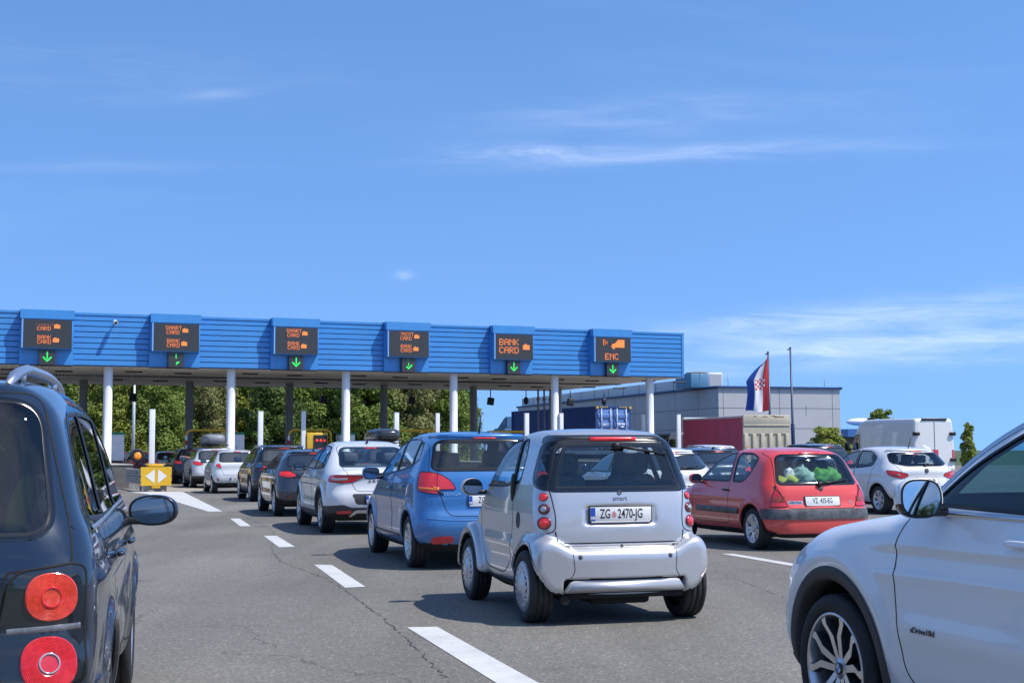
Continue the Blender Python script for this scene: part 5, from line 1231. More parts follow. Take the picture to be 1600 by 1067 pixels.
# ---- white coupe-roofed crossover ----
SPEC['arkana'] = dict(h=.025, hollow=True,
    sp=dict(prof=[(.20, .26), (.06, .34), (.0, .52), (.0, .66), (.05, .78), (.055, .92), (.02, 1.03, .03), (.10, 1.075, .04), (.36, 1.13), (.80, 1.34), (1.2, 1.49), (1.75, 1.575), (2.25, 1.57), (2.7, 1.47), (3.2, 1.19), (3.55, 1.05), (4.1, .96), (4.42, .80), (4.56, .58), (4.57, .42), (4.48, .24), (3.8, .2), (.8, .2)],
        sect=[(.1, .78), (.25, .85), (.45, .895), (.7, .90), (.9, .885), (1.02, .86), (1.1, .825), (1.3, .735), (1.5, .62), (1.6, .56)],
        plan=[(-.3, .94), (.1, .965), (.7, 1.0), (3.6, 1.0), (4.1, .96), (4.8, .82)], kx=[(0, .26), (.6, .2), (1.1, .15), (2.8, .14), (3.6, .22), (4.6, .45)], bowr=.13, bowf=.28, crown=.07,
        wells=[(.95, .345, .405, .60), (3.67, .345, .405, .60)],
        side=[bump_line(.92, .05, .016, .4, 3.8), bump_line(.62, .12, -.02, 1.3, 3.4), lambda x, z: .025 * np.exp(-((np.hypot(x - .95, z - .345) - .47) / .06) ** 2) + .025 * np.exp(-((np.hypot(x - 3.67, z - .345) - .47) / .06) ** 2)], zmin=.12, xpad=.03),
    windows=[rp([(3.02, 1.10, .04), (2.66, 1.35, .1), (2.3, 1.475, .1), (2.12, 1.495, .03), (2.04, 1.08, .03)]), rp([(2.0, 1.08, .03), (2.08, 1.495, .03), (1.55, 1.475, .2), (1.30, 1.42, .03), (1.22, 1.09, .03)]), rp([(1.18, 1.09, .03), (1.26, 1.405, .03), (1.02, 1.29, .15), (.88, 1.13, .05)])],
    doors=[rp([(3.22, .45, .1), (3.24, 1.0, .1), (3.05, 1.13, .06), (2.66, 1.39, .1), (2.1, 1.53, .03), (2.02, 1.06, .1), (2.0, .40, .08), (3.1, .40, .08)]), rp([(1.98, .40, .06), (2.0, 1.06, .1), (2.08, 1.53, .03), (1.5, 1.505, .2), (1.0, 1.3, .1), (1.12, .95, .1), (1.26, .72, .2), (1.42, .40, .1)])],
    rear_window=rp([(-.62, 1.12, .06), (.62, 1.12, .06), (.53, 1.455, .12), (-.53, 1.455, .12)]), rw_nmin=.08,
    windscreen=rp([(-.66, 1.10, .08), (.66, 1.10, .08), (.54, 1.47, .1), (-.54, 1.47, .1)]),
    tailgate=rp([(-.42, .72, .06), (.42, .72, .06), (.60, 1.09, .05), (.58, 1.48, .1), (-.58, 1.48, .1), (-.60, 1.09, .05)]),
    lamps=[('tail_lamp', 'D', [('B', .30, .95, .01), ('B', .48, .87, .04), ('B', .70, .85, .05), ('S', .10, .855, .03), ('S', .28, .885, .04), ('S', .33, .975, .03), ('B', .72, .99, .04), ('B', .30, .985, .01)], LENS, .006), ('fog_lamp', 'B', rp([(.50, .36, .03), (.74, .36, .03), (.74, .40, .03), (.48, .41, .02)]), LENS, .02)],
    trims=[('valance', 'B', rp([(-.98, .10, .01), (.98, .10, .01), (.98, .47, .02), (.62, .50, .04), (.5, .45, .04), (-.5, .45, .04), (-.62, .50, .04), (-.98, .47, .02)]), PLASTIC, .006), ('plate_panel', 'B', rp([(-.42, .50, .04), (.42, .50, .04), (.50, .68, .05), (-.50, .68, .05)]), PLASTIC, .0), ('vent', 'B', rp([(.56, .56, .03), (.80, .58, .03), (.80, .66, .03), (.58, .68, .03)]), PLASTIC, .0), ('vent', 'B', rp([(-.56, .56, .03), (-.80, .58, .03), (-.80, .66, .03), (-.58, .68, .03)]), PLASTIC, .0),
           ('sill_trim', 'S', rp([(1.30, .20, .01), (3.34, .20, .01), (3.34, .37, .02), (1.30, .37, .02)]), PLASTIC, .008)],
    arches=[(.95, .345, .405, .46, PLASTIC), (3.67, .345, .405, .46, PLASTIC)],
    lines=[('light_bar', 'B', rp([(-.34, .965), (.34, .965)], closed=False), .03, .007, LENSDIM), ('lamp_insert', 'D', [('B', .56, .925), ('B', .74, .92), ('S', .20, .93)], .055, .010, CLEAR), ('skid_plate', 'B', rp([(-.5, .30), (-.42, .385), (.42, .385), (.5, .30)], .05, closed=False), .07, .012, SATIN)],
    side_lines=[(rp([(1.45, .43), (3.2, .43)], closed=False), .035, .01, SATIN, 'chrome_strip')],
    hbl=(.11, 1.44), hbl_dx=-.004, fin=1.42, mirror=(2.90, 1.0, 1.12, (.085, .11, .08)), mirror_mat=GLOSSBLK, handles=[(2.2, .93), (1.42, .98)], script=[('A R K A N A', 0, .885, .06, 1.35, mat('dark_chrome', (.12, .12, .125), .3, metal=.8))], badges=[(0, .985, .045, PLASTIC)],
    plate=dict(z=.595, s='ST 641-PC', y=0, left=True, size=.1),
    wheels=dict(x=(.95, 3.67), yo=.885, r=.345, w=.215, rr=.24, style=st(5, True, (.02, .018, .02), (.012, .03, .06), side=1), mats=DARKR, key='arkana'),
    cabin=dict(x0=.8, x1=3.4, hw=.72, z=.45, dash=2.95, fx=2.1, rx=1.15))
# ---- white newer five-door hatchback ----
SPEC['clio4'] = dict(h=.026, hollow=True,
    sp=dict(prof=[(.16, .26), (.04, .34), (.0, .50), (.02, .66), (.07, .78), (.06, .92), (.10, 1.0), (.40, 1.25), (.50, 1.355, .03), (.85, 1.42), (1.4, 1.455), (1.9, 1.43), (2.35, 1.30), (2.9, 1.04), (3.3, .94), (3.8, .80), (4.02, .6), (4.06, .42), (3.95, .22), (3.3, .17), (.7, .18)],
        sect=[(.1, .74), (.25, .81), (.45, .86), (.7, .868), (.88, .85), (.97, .815), (1.05, .77), (1.2, .695), (1.36, .60), (1.5, .54)],
        plan=[(-.3, .94), (.1, .965), (.6, 1.0), (3.1, 1.0), (3.6, .96), (4.3, .82)], kx=[(0, .30), (.5, .22), (1, .15), (2.5, .14), (3.3, .22), (4.1, .45)], bowr=.15, bowf=.28, crown=.08,
        wells=[(.62, .305, .355, .58), (3.21, .305, .355, .58)],
        side=[bump_line(.86, .05, .02, .3, 1.4), bump_line(.58, .12, -.022, .95, 3.0), lambda x, z: .025 * np.exp(-((np.hypot(x - .62, z - .305) - .41) / .06) ** 2) + .025 * np.exp(-((np.hypot(x - 3.21, z - .305) - .41) / .06) ** 2)], zmin=.1),
    windows=[rp([(2.62, 1.0, .03), (2.25, 1.26, .1), (1.95, 1.35, .08), (1.72, 1.365, .03), (1.62, .98, .03)]), rp([(1.56, .98, .03), (1.66, 1.365, .03), (1.2, 1.345, .15), (.86, 1.20, .10), (.92, 1.03, .08)])],
    doors=[rp([(2.78, .38, .1), (2.82, .92, .1), (2.66, 1.03, .06), (2.26, 1.29, .1), (1.69, 1.40, .03), (1.60, .95, .1), (1.58, .33, .08), (2.7, .33, .08)]), rp([(1.56, .33, .06), (1.58, .95, .1), (1.67, 1.40, .03), (1.15, 1.37, .2), (.82, 1.21, .1), (.86, .9, .1), (.95, .68, .2), (1.08, .33, .1)])],
    rear_window=rp([(-.66, 1.10, .05), (-.45, 1.03, .1), (.45, 1.03, .1), (.66, 1.10, .05), (.60, 1.30, .07), (-.60, 1.30, .07)]),
    windscreen=rp([(-.64, 1.04, .08), (.64, 1.04, .08), (.52, 1.36, .1), (-.52, 1.36, .1)]),
    tailgate=rp([(-.46, .60, .06), (.46, .60, .06), (.60, .98, .05), (.66, 1.10, .05), (.56, 1.36, .05), (-.56, 1.36, .05), (-.66, 1.10, .05), (-.60, .98, .05)]),
    lamps=[('tail_lamp', 'D', [('B', .42, .82, .02), ('B', .58, .755, .05), ('S', .14, .78, .04), ('S', .27, .83, .06), ('S', .37, .935, .02), ('B', .66, .92, .05), ('B', .46, .87, .03)], LENS, .006)],
    trims=[('valance', 'B', rp([(-.95, .10, .01), (.95, .10, .01), (.95, .33, .01), (-.95, .33, .01)]), PLASTIC, 0)],
    lines=[('lamp_insert', 'D', [('B', .60, .83), ('S', .15, .85)], .028, .010, CLEAR)],
    hbl=(.14, 1.335), hbl_dx=-.004, spoiler=(.54, 1.345, .028, 0), mirror=(2.45, .94, 1.04, (.08, .105, .075)), mirror_mat=GLOSSBLK, wiper=((0, 1.04), (-.30, 1.075)), handles=[(1.72, .88)], ant=(.75, .24), badges=[(0, .93, .05, PLASTIC)],
    plate=dict(z=.72, s='ZG 5072-EM', left=True),
    wheels=dict(x=(.62, 3.21), yo=.845, r=.305, w=.19, rr=.205, style=st(7, False, (.02, .02, .03), (0, .008, .016)), mats=SILV, key='clio4'),
    cabin=dict(x0=.5, x1=3.0, hw=.70, z=.35, dash=2.5, fx=1.75, rx=.95))
# ---- long low hatchback ----
SPEC['mazda'] = dict(h=.03,
    sp=dict(prof=[(.18, .26), (.05, .34), (.0, .52), (.03, .66), (.06, .80), (.06, .95), (.14, 1.04), (.5, 1.27), (.62, 1.36, .03), (1.0, 1.43), (1.6, 1.465), (2.2, 1.43), (2.7, 1.28), (3.2, 1.04), (3.6, .94), (4.15, .80), (4.42, .6), (4.46, .42), (4.35, .22), (3.6, .17), (.8, .18)],
        sect=[(.1, .76), (.25, .83), (.45, .885), (.7, .895), (.9, .88), (1.0, .84), (1.08, .79), (1.22, .71), (1.38, .61), (1.5, .55)],
        plan=[(-.3, .94), (.1, .965), (.7, 1.0), (3.5, 1.0), (4.0, .96), (4.7, .82)], kx=[(0, .30), (.5, .22), (1, .15), (2.8, .14), (3.6, .22), (4.5, .45)], bowr=.15, bowf=.28, crown=.08,
        wells=[(.83, .32, .37, .60), (3.53, .32, .37, .60)], side=[bump_line(.88, .05, .018, .3, 3.6), bump_line(.58, .12, -.022, 1.2, 3.2)], zmin=.1),
    windows=[rp([(2.92, 1.02, .03), (2.5, 1.28, .1), (2.2, 1.36, .08), (2.0, 1.375, .03), (1.92, 1.0, .03)]), rp([(1.87, 1.0, .03), (1.95, 1.375, .03), (1.5, 1.355, .15), (1.05, 1.2, .06), (1.12, 1.05, .06)])],
    doors=[rp([(3.05, .38, .1), (3.1, .95, .1), (2.95, 1.05, .06), (2.5, 1.31, .1), (1.98, 1.41, .03), (1.9, .95, .1), (1.88, .33, .08), (2.95, .33, .08)]), rp([(1.86, .33, .06), (1.88, .95, .1), (1.96, 1.41, .03), (1.45, 1.38, .2), (1.0, 1.2, .1), (1.05, .9, .1), (1.18, .68, .2), (1.3, .33, .1)])],
    rear_window=rp([(-.64, 1.07, .05), (.64, 1.07, .05), (.58, 1.31, .07), (-.58, 1.31, .07)]),
    windscreen=rp([(-.66, 1.05, .08), (.66, 1.05, .08), (.54, 1.37, .1), (-.54, 1.37, .1)]),
    tailgate=rp([(-.46, .66, .06), (.46, .66, .06), (.62, 1.03, .05), (.58, 1.37, .05), (-.58, 1.37, .05), (-.62, 1.03, .05)]),
    lamps=[('tail_lamp', 'D', [('B', .40, .87, .02), ('B', .62, .84, .04), ('S', .16, .85, .04), ('S', .30, .88, .05), ('S', .36, .965, .03), ('B', .62, .97, .05)], LENSLIT, .006), ('fog_lamp', 'B', rp([(.52, .40, .02), (.72, .41, .02), (.72, .45, .02), (.52, .45, .02)]), LENS, .004)],
    trims=[('valance', 'B', rp([(-.95, .10, .01), (.95, .10, .01), (.95, .33, .01), (-.95, .33, .01)]), PLASTIC, 0)],
    hbl=(.14, 1.345), hbl_dx=-.004, spoiler=(.56, 1.355, .026, 0), mirror=(2.80, .99, 1.06, (.085, .11, .08)), fin=.95, plate=dict(z=.76, s='KA 306-FD', left=True),
    wheels=dict(x=(.83, 3.53), yo=.875, r=.32, w=.205, rr=.225, style=st(5, True, (.02, .018, .02), (.012, .03, .05)), mats=SILV, key='mazda'))
# ---- crossover ----
SPEC['suv'] = dict(h=.032,
    sp=dict(prof=[(.20, .28), (.05, .38), (.0, .56), (.03, .72), (.06, .90), (.08, 1.05), (.30, 1.36), (.36, 1.50, .04), (.7, 1.575), (1.5, 1.615), (2.1, 1.59), (2.6, 1.46), (3.05, 1.18), (3.45, 1.05), (4.0, .94), (4.35, .76), (4.45, .5), (4.36, .26), (3.6, .2), (.8, .21)],
        sect=[(.1, .78), (.25, .85), (.45, .905), (.75, .915), (.95, .90), (1.06, .86), (1.15, .80), (1.35, .715), (1.5, .63), (1.65, .57)],
        plan=[(-.3, .94), (.1, .965), (.7, 1.0), (3.5, 1.0), (4.0, .96), (4.7, .82)], kx=[(0, .30), (.5, .2), (1, .15), (2.8, .14), (3.6, .22), (4.5, .45)], bowr=.13, bowf=.28, crown=.07,
        wells=[(.85, .35, .405, .62), (3.50, .35, .405, .62)], side=[bump_line(.94, .05, .018, .3, 3.6), bump_line(.64, .12, -.022, 1.2, 3.2)], zmin=.12),
    windows=[rp([(2.86, 1.14, .03), (2.45, 1.42, .1), (2.1, 1.50, .08), (1.94, 1.51, .03), (1.86, 1.13, .03)]), rp([(1.82, 1.13, .03), (1.90, 1.51, .03), (1.35, 1.50, .15), (1.05, 1.45, .04), (1.02, 1.16, .04)]), rp([(.98, 1.165, .03), (1.01, 1.44, .03), (.78, 1.37, .08), (.64, 1.22, .04)])],
    doors=[rp([(3.0, .45, .1), (3.05, 1.05, .1), (2.9, 1.16, .06), (2.46, 1.45, .1), (1.92, 1.545, .03), (1.84, 1.1, .1), (1.82, .4, .08), (2.9, .4, .08)]), rp([(1.80, .4, .06), (1.82, 1.1, .1), (1.90, 1.545, .03), (1.3, 1.53, .2), (.98, 1.44, .1), (1.0, 1.05, .1), (1.16, .75, .2), (1.3, .4, .1)])],
    rear_window=rp([(-.66, 1.12, .06), (.66, 1.12, .06), (.60, 1.45, .07), (-.60, 1.45, .07)]),
    windscreen=rp([(-.68, 1.15, .08), (.68, 1.15, .08), (.56, 1.5, .1), (-.56, 1.5, .1)]),
    tailgate=rp([(-.50, .66, .06), (.50, .66, .06), (.68, 1.08, .05), (.62, 1.51, .05), (-.62, 1.51, .05), (-.68, 1.08, .05)]),
    lamps=[('tail_lamp', 'D', [('B', .48, .93, .02), ('B', .68, .885, .04), ('S', .16, .905, .04), ('S', .30, .94, .05), ('S', .38, 1.05, .03), ('B', .72, 1.045, .05), ('B', .56, 1.0, .03)], LENSLIT, .006)],
    trims=[('valance', 'B', rp([(-.98, .10, .01), (.98, .10, .01), (.98, .48, .02), (-.98, .48, .02)]), PLASTIC, .004), ('sill_trim', 'S', rp([(1.22, .20, .01), (3.14, .20, .01), (3.14, .38, .02), (1.22, .38, .02)]), PLASTIC, .006)],
    arches=[(.85, .35, .405, .46, PLASTIC), (3.50, .35, .405, .46, PLASTIC)],
    hbl=(.14, 1.49), hbl_dx=-.004, spoiler=(.60, 1.50, .03, 0), mirror=(2.72, 1.02, 1.17, (.085, .115, .085)), rails=(.55, 2.2, .58, .05), plate=dict(z=.80, s='ZG 7714-CR', left=True),
    wheels=dict(x=(.85, 3.50), yo=.895, r=.35, w=.215, rr=.235, style=st(5, True, (.02, .018, .02), (.012, .03, .05)), mats=SILV, key='suv'))
# ---- little city hatchback ----
SPEC['mini'] = dict(h=.03,
    sp=dict(prof=[(.16, .28), (.04, .36), (.0, .52), (.02, .68), (.06, .80), (.06, .98), (.10, 1.06), (.26, 1.33), (.32, 1.42, .03), (.65, 1.47), (1.2, 1.50), (1.7, 1.47), (2.15, 1.33), (2.6, 1.08), (2.95, .96), (3.35, .84), (3.6, .64), (3.67, .45), (3.58, .24), (3, .18), (.7, .19)],
        sect=[(.1, .72), (.25, .79), (.45, .83), (.7, .84), (.9, .825), (1.0, .79), (1.08, .75), (1.25, .68), (1.4, .60), (1.52, .54)],
        plan=[(-.3, .94), (.1, .965), (.5, 1.0), (2.8, 1.0), (3.2, .96), (3.9, .82)], kx=[(0, .28), (.5, .2), (1, .15), (2.4, .14), (3, .22), (3.7, .45)], bowr=.13, bowf=.28, crown=.07,
        wells=[(.55, .29, .34, .56), (2.975, .29, .34, .56)], side=[bump_line(.86, .05, .014, .3, 3.2), bump_line(.58, .12, -.018, .9, 2.6)], zmin=.12),
    windows=[rp([(2.4, 1.06, .03), (2.05, 1.31, .1), (1.75, 1.395, .08), (1.58, 1.405, .03), (1.5, 1.04, .03)]), rp([(1.46, 1.04, .03), (1.54, 1.405, .03), (1.0, 1.39, .15), (.72, 1.31, .05), (.78, 1.09, .06)])],
    doors=[rp([(2.5, .4, .1), (2.55, .98, .1), (2.42, 1.09, .06), (2.05, 1.34, .1), (1.56, 1.44, .03), (1.48, 1.0, .1), (1.46, .34, .08), (2.4, .34, .08)]), rp([(1.44, .34, .06), (1.46, 1.0, .1), (1.54, 1.44, .03), (1.0, 1.42, .2), (.68, 1.3, .1), (.72, 1.0, .1), (.84, .7, .2), (.95, .34, .1)])],
    rear_window=rp([(-.60, 1.07, .1), (.60, 1.07, .1), (.56, 1.38, .07), (-.56, 1.38, .07)]),
    windscreen=rp([(-.62, 1.08, .08), (.62, 1.08, .08), (.52, 1.4, .1), (-.52, 1.4, .1)]),
    tailgate=rp([(-.46, .62, .06), (.46, .62, .06), (.62, 1.03, .05), (.57, 1.42, .05), (-.57, 1.42, .05), (-.62, 1.03, .05)]),
    lamps=[('tail_lamp', 'D', [('B', .54, .86, .04), ('S', .12, .865, .04), ('S', .22, .98, .04), ('B', .58, 1.015, .05)], LENSLIT, .006), ('fog_lamp', 'B', rp([(.58, .42, .02), (.66, .42, .02), (.72, .52, .02), (.66, .53, .02)]), LENS, .004)],
    trims=[('valance', 'B', rp([(-.95, .10, .01), (.95, .10, .01), (.95, .33, .01), (-.95, .33, .01)]), PLASTIC, 0)],
    hbl=(.12, 1.405), hbl_dx=-.004, mirror=(2.3, .93, 1.09, (.075, .1, .075)), mirror_mat=GLOSSBLK, ant=(.6, .2), plate=dict(z=.48, s='DU 229-KT', left=True, y=0),
    wheels=dict(x=(.55, 2.975), yo=.815, r=.29, w=.18, rr=.195, style=st(8, False, (.02, .02, .03), (0, 0, 0)), mats=SILV, key='mini'))
# ---- dark blue people carrier, close by on the left ----
SPEC['mpv'] = dict(h=.02, hollow=True, glass=GLASS_DARK, side_glass=[GLASS_DARK, GLASS_DARK, GLASS_DARK, GLASS_DARK],
    sp=dict(prof=[(.16, .24), (.03, .34), (.0, .54), (.02, .66), (.055, .74), (.06, .98), (.09, 1.10), (.20, 1.36), (.29, 1.55), (.38, 1.635, .08), (.75, 1.665), (1.7, 1.675), (2.4, 1.63), (2.85, 1.48), (3.4, 1.14), (3.8, 1.01), (4.2, .86), (4.38, .64), (4.40, .42), (4.3, .22), (3.6, .17), (.9, .18)],
        sect=[(.1, .78), (.22, .83), (.4, .88), (.6, .90), (.8, .897), (.98, .885), (1.07, .86), (1.14, .825), (1.3, .785), (1.48, .735), (1.6, .695), (1.72, .65)],
        plan=[(-.3, .96), (.1, .97), (.6, 1.0), (3.4, 1.0), (3.9, .97), (4.6, .84)], kx=[(0, .20), (.4, .16), (1, .12), (2.8, .12), (3.6, .22), (4.4, .4)], bowr=.09, bowf=.25, crown=.06,
        wells=[(.84, .325, .375, .61), (3.52, .325, .375, .61)],
        side=[bump_line(.90, .04, .014, .2, 3.9), bump_line(.62, .12, -.018, 1.2, 3.2), lambda x, z: .022 * np.exp(-((np.hypot(x - .84, z - .325) - .42) / .05) ** 2) + .022 * np.exp(-((np.hypot(x - 3.52, z - .325) - .42) / .05) ** 2)], zmin=.1),
    windows=[rp([(3.12, 1.13, .03), (2.72, 1.40, .1), (2.42, 1.505, .08), (2.24, 1.53, .03), (2.20, 1.10, .03)]), rp([(2.14, 1.10, .03), (2.18, 1.53, .03), (1.5, 1.535, .1), (1.26, 1.53, .03), (1.20, 1.10, .03)]), rp([(1.14, 1.10, .03), (1.20, 1.53, .03), (.72, 1.51, .08), (.54, 1.44, .10), (.47, 1.12, .06)])],
    doors=[rp([(3.2, .40, .1), (3.28, .98, .1), (3.14, 1.16, .06), (2.72, 1.43, .1), (2.4, 1.56, .08), (2.22, 1.565, .03), (2.18, 1.05, .1), (2.16, .34, .08), (3.1, .34, .08)]), rp([(2.13, .34, .06), (2.15, 1.05, .1), (2.19, 1.565, .03), (1.24, 1.565, .04), (1.16, 1.05, .1), (1.22, .74, .2), (1.36, .34, .1)])],
    rear_window=rp([(-.735, 1.075, .10), (.735, 1.075, .10), (.665, 1.555, .12), (-.665, 1.555, .12)]),
    windscreen=rp([(-.70, 1.17, .08), (.70, 1.17, .08), (.58, 1.57, .1), (-.58, 1.57, .1)]),
    tailgate=rp([(-.56, .60, .06), (.56, .60, .06), (.585, .955, .02), (.80, .975, .02), (.79, 1.08, .06), (.66, 1.585, .08), (-.66, 1.585, .08), (-.79, 1.08, .06), (-.80, .975, .02), (-.585, .955, .02)]),
    lamps=[('tail_lamp', 'D', [('B', .60, .957, .06), ('B', .80, .98, .04), ('S', .20, .965, .04), ('S', .15, .57, .05), ('B', .80, .565, .04), ('B', .575, .565, .06)], SMOKE, .006)],
    trims=[('rear_bumper', 'B', rp([(-.99, .1, .01), (.99, .1, .01), (.99, .55, .01), (-.99, .55, .01)]), None, .008)],
    seal=.022, rseal=.03, hbl=(.16, 1.585), mirror=(2.93, 1.01, 1.05, (.085, .135, .085)), mirror_low=TRIM, mirror_p=(.85, .85), handles=[(2.28, .92), (1.28, .93)], handle_mat=None,
    rails=(.44, 2.9, .535, .052), plate=dict(z=.78, s='ZG 8320-FT'), wiper=((0, 1.08), (-.3, 1.12)), badges=[(0, .99, .06, CHROME)],
    side_lines=[(rp([(.45, 1.085), (3.15, 1.115)], closed=False), .018, .004, SATIN, 'window_trim')],
    wheels=dict(x=(.84, 3.52), yo=.885, r=.325, w=.21, rr=.215, style=st(5, True, (.02, .02, .026), (.016, .026, .04)), mats=SILV, key='mpv'),
    cabin=dict(x0=.5, x1=3.2, hw=.75, z=.45, dash=3.0, fx=2.2, rx=1.2))
# ---- white crossover cut by the right edge ----
SPEC['x1'] = dict(h=.02, hollow=True, glass=GLASS_TEAL, gap=.008,
    sp=dict(prof=[(.20, .26), (.05, .36), (.0, .55), (.03, .72), (.06, .95), (.10, 1.06), (.34, 1.38), (.42, 1.52, .04), (.8, 1.58), (1.5, 1.62), (2.05, 1.61), (2.47, 1.55), (2.76, 1.38), (3.0, 1.215), (3.22, 1.125), (3.6, 1.085), (4.08, 1.015), (4.34, .87, .12), (4.43, .68), (4.44, .46), (4.38, .26), (4.2, .20), (.8, .2)],
        sect=[(.1, .80), (.24, .87), (.4, .90), (.6, .912), (.8, .915), (.97, .90), (1.07, .88), (1.13, .845), (1.3, .775), (1.46, .69), (1.6, .60), (1.7, .56)],
        plan=[(-.3, .95), (.1, .97), (.7, 1.0), (3.3, 1.0), (3.9, .985), (4.4, .92), (4.7, .84)], kx=[(0, .26), (.5, .2), (1, .15), (2.8, .13), (3.5, .13), (4.1, .18), (4.5, .32)], bowr=.12, bowf=.26, crown=.07,
        wells=[(.92, .345, .415, .62), (3.60, .345, .415, .62)],
        side=[lambda x, z: np.interp(z + .012 * (x - 2.4), [.60, .79, .838, .866, .93, .958, .972, 1.03], [0, 0, .009, -.001, -.004, .011, .009, 0]).astype(np.float32) * sst(3.32, 3.02, x), lambda x, z: .014 * np.exp(-((z - .60) / .07) ** 2) * sst(3.2, 2.9, x) * sst(1.2, 1.6, x), lambda x, z: .022 * np.exp(-((np.hypot(x - 3.6, z - .345) - .52) / .05) ** 2) * sst(.3, .5, z) + .022 * np.exp(-((np.hypot(x - .92, z - .345) - .52) / .05) ** 2)], zmin=.12),
    windows=[rp([(2.86, 1.135, .03), (2.66, 1.29, .1), (2.34, 1.455, .12), (1.92, 1.51, .03), (1.86, 1.115, .03)]), rp([(1.82, 1.115, .03), (1.88, 1.51, .03), (1.3, 1.49, .15), (1.0, 1.41, .04), (.98, 1.14, .04)]), rp([(.94, 1.145, .03), (.97, 1.40, .04), (.72, 1.3, .08), (.6, 1.18, .04)])],
    doors=[rp([(2.99, .42, .12), (3.05, .80, .2), (3.02, 1.03, .1), (2.93, 1.13, .04), (2.68, 1.335, .1), (2.34, 1.50, .12), (1.90, 1.555, .03), (1.83, 1.05, .1), (1.81, .40, .08), (2.9, .36, .08)]), rp([(1.78, .40, .06), (1.80, 1.05, .1), (1.87, 1.535, .03), (1.2, 1.52, .2), (.95, 1.42, .1), (.98, 1.05, .1), (1.16, .76, .2), (1.34, .40, .1)])],
    rear_window=rp([(-.66, 1.12, .06), (.66, 1.12, .06), (.58, 1.46, .07), (-.58, 1.46, .07)]),
    windscreen=rp([(-.69, 1.16, .08), (.69, 1.16, .08), (.56, 1.53, .1), (-.56, 1.53, .1)]),
    tailgate=rp([(-.50, .66, .06), (.50, .66, .06), (.68, 1.08, .05), (.60, 1.52, .05), (-.60, 1.52, .05), (-.68, 1.08, .05)]),
    lamps=[('tail_lamp', 'D', [('B', .46, .93, .02), ('S', .12, .915, .03), ('S', .28, .93, .05), ('S', .34, 1.04, .03), ('B', .46, 1.04, .02)], LENS, .006)],
    pre=[('headlamp', 'L', rp([(4.45, .78, .01), (4.45, .93, .01), (4.10, .925, .04), (3.99, .905, .02), (4.12, .80, .05)]), None, 0), ('headlamp', 'R', rp([(4.45, .78, .01), (4.45, .93, .01), (4.10, .925, .04), (3.99, .905, .02), (4.12, .80, .05)]), None, 0)],
    trims=[('sill_trim', 'S', rp([(1.37, .16, .01), (3.15, .16, .01), (3.15, .34, .02), (1.37, .37, .02)]), PLASTIC, .010), ('front_trim', 'S', rp([(4.03, .16, .01), (4.46, .16, .01), (4.46, .33, .01), (4.06, .35, .02)]), PLASTIC, .006)],
    arches=[(3.60, .345, .415, .478, PLASTIC), (.92, .345, .415, .478, PLASTIC)],
    seal=.02, side_lines=[(rp([(2.90, 1.10), (2.4, 1.10), (1.7, 1.10), (.95, 1.11)], .1, closed=False), .026, .010, SATIN, 'window_trim'), (rp([(2.93, 1.15), (2.68, 1.345), (2.34, 1.51), (1.90, 1.565), (1.2, 1.555)], .12, closed=False), .03, .012, SATIN, 'roof_trim')],
    mirror_tilt=3.5, mirror_yaw=-12, mirror=(2.69, 1.01, 1.165, (.08, .092, .082)), mirror_low=GLOSSBLK, mirror_p=(.8, .62), handles=[(2.16, 1.0), (1.1, .98)], plate=dict(z=.8, s='ZG 4416-HV'), hbl=(.14, 1.5), fin=.9,
    wheels=dict(x=(.92, 3.60), yo=.905, r=.345, w=.225, rr=.258, style=st(5, True, (.015, .018, .017), (.014, .036, .080), -.035, side=1), mats=DARKR, key='x1'),
    cabin=dict(x0=.8, x1=3.4, hw=.76, z=.5, dash=2.72, fx=1.95, rx=1.05))
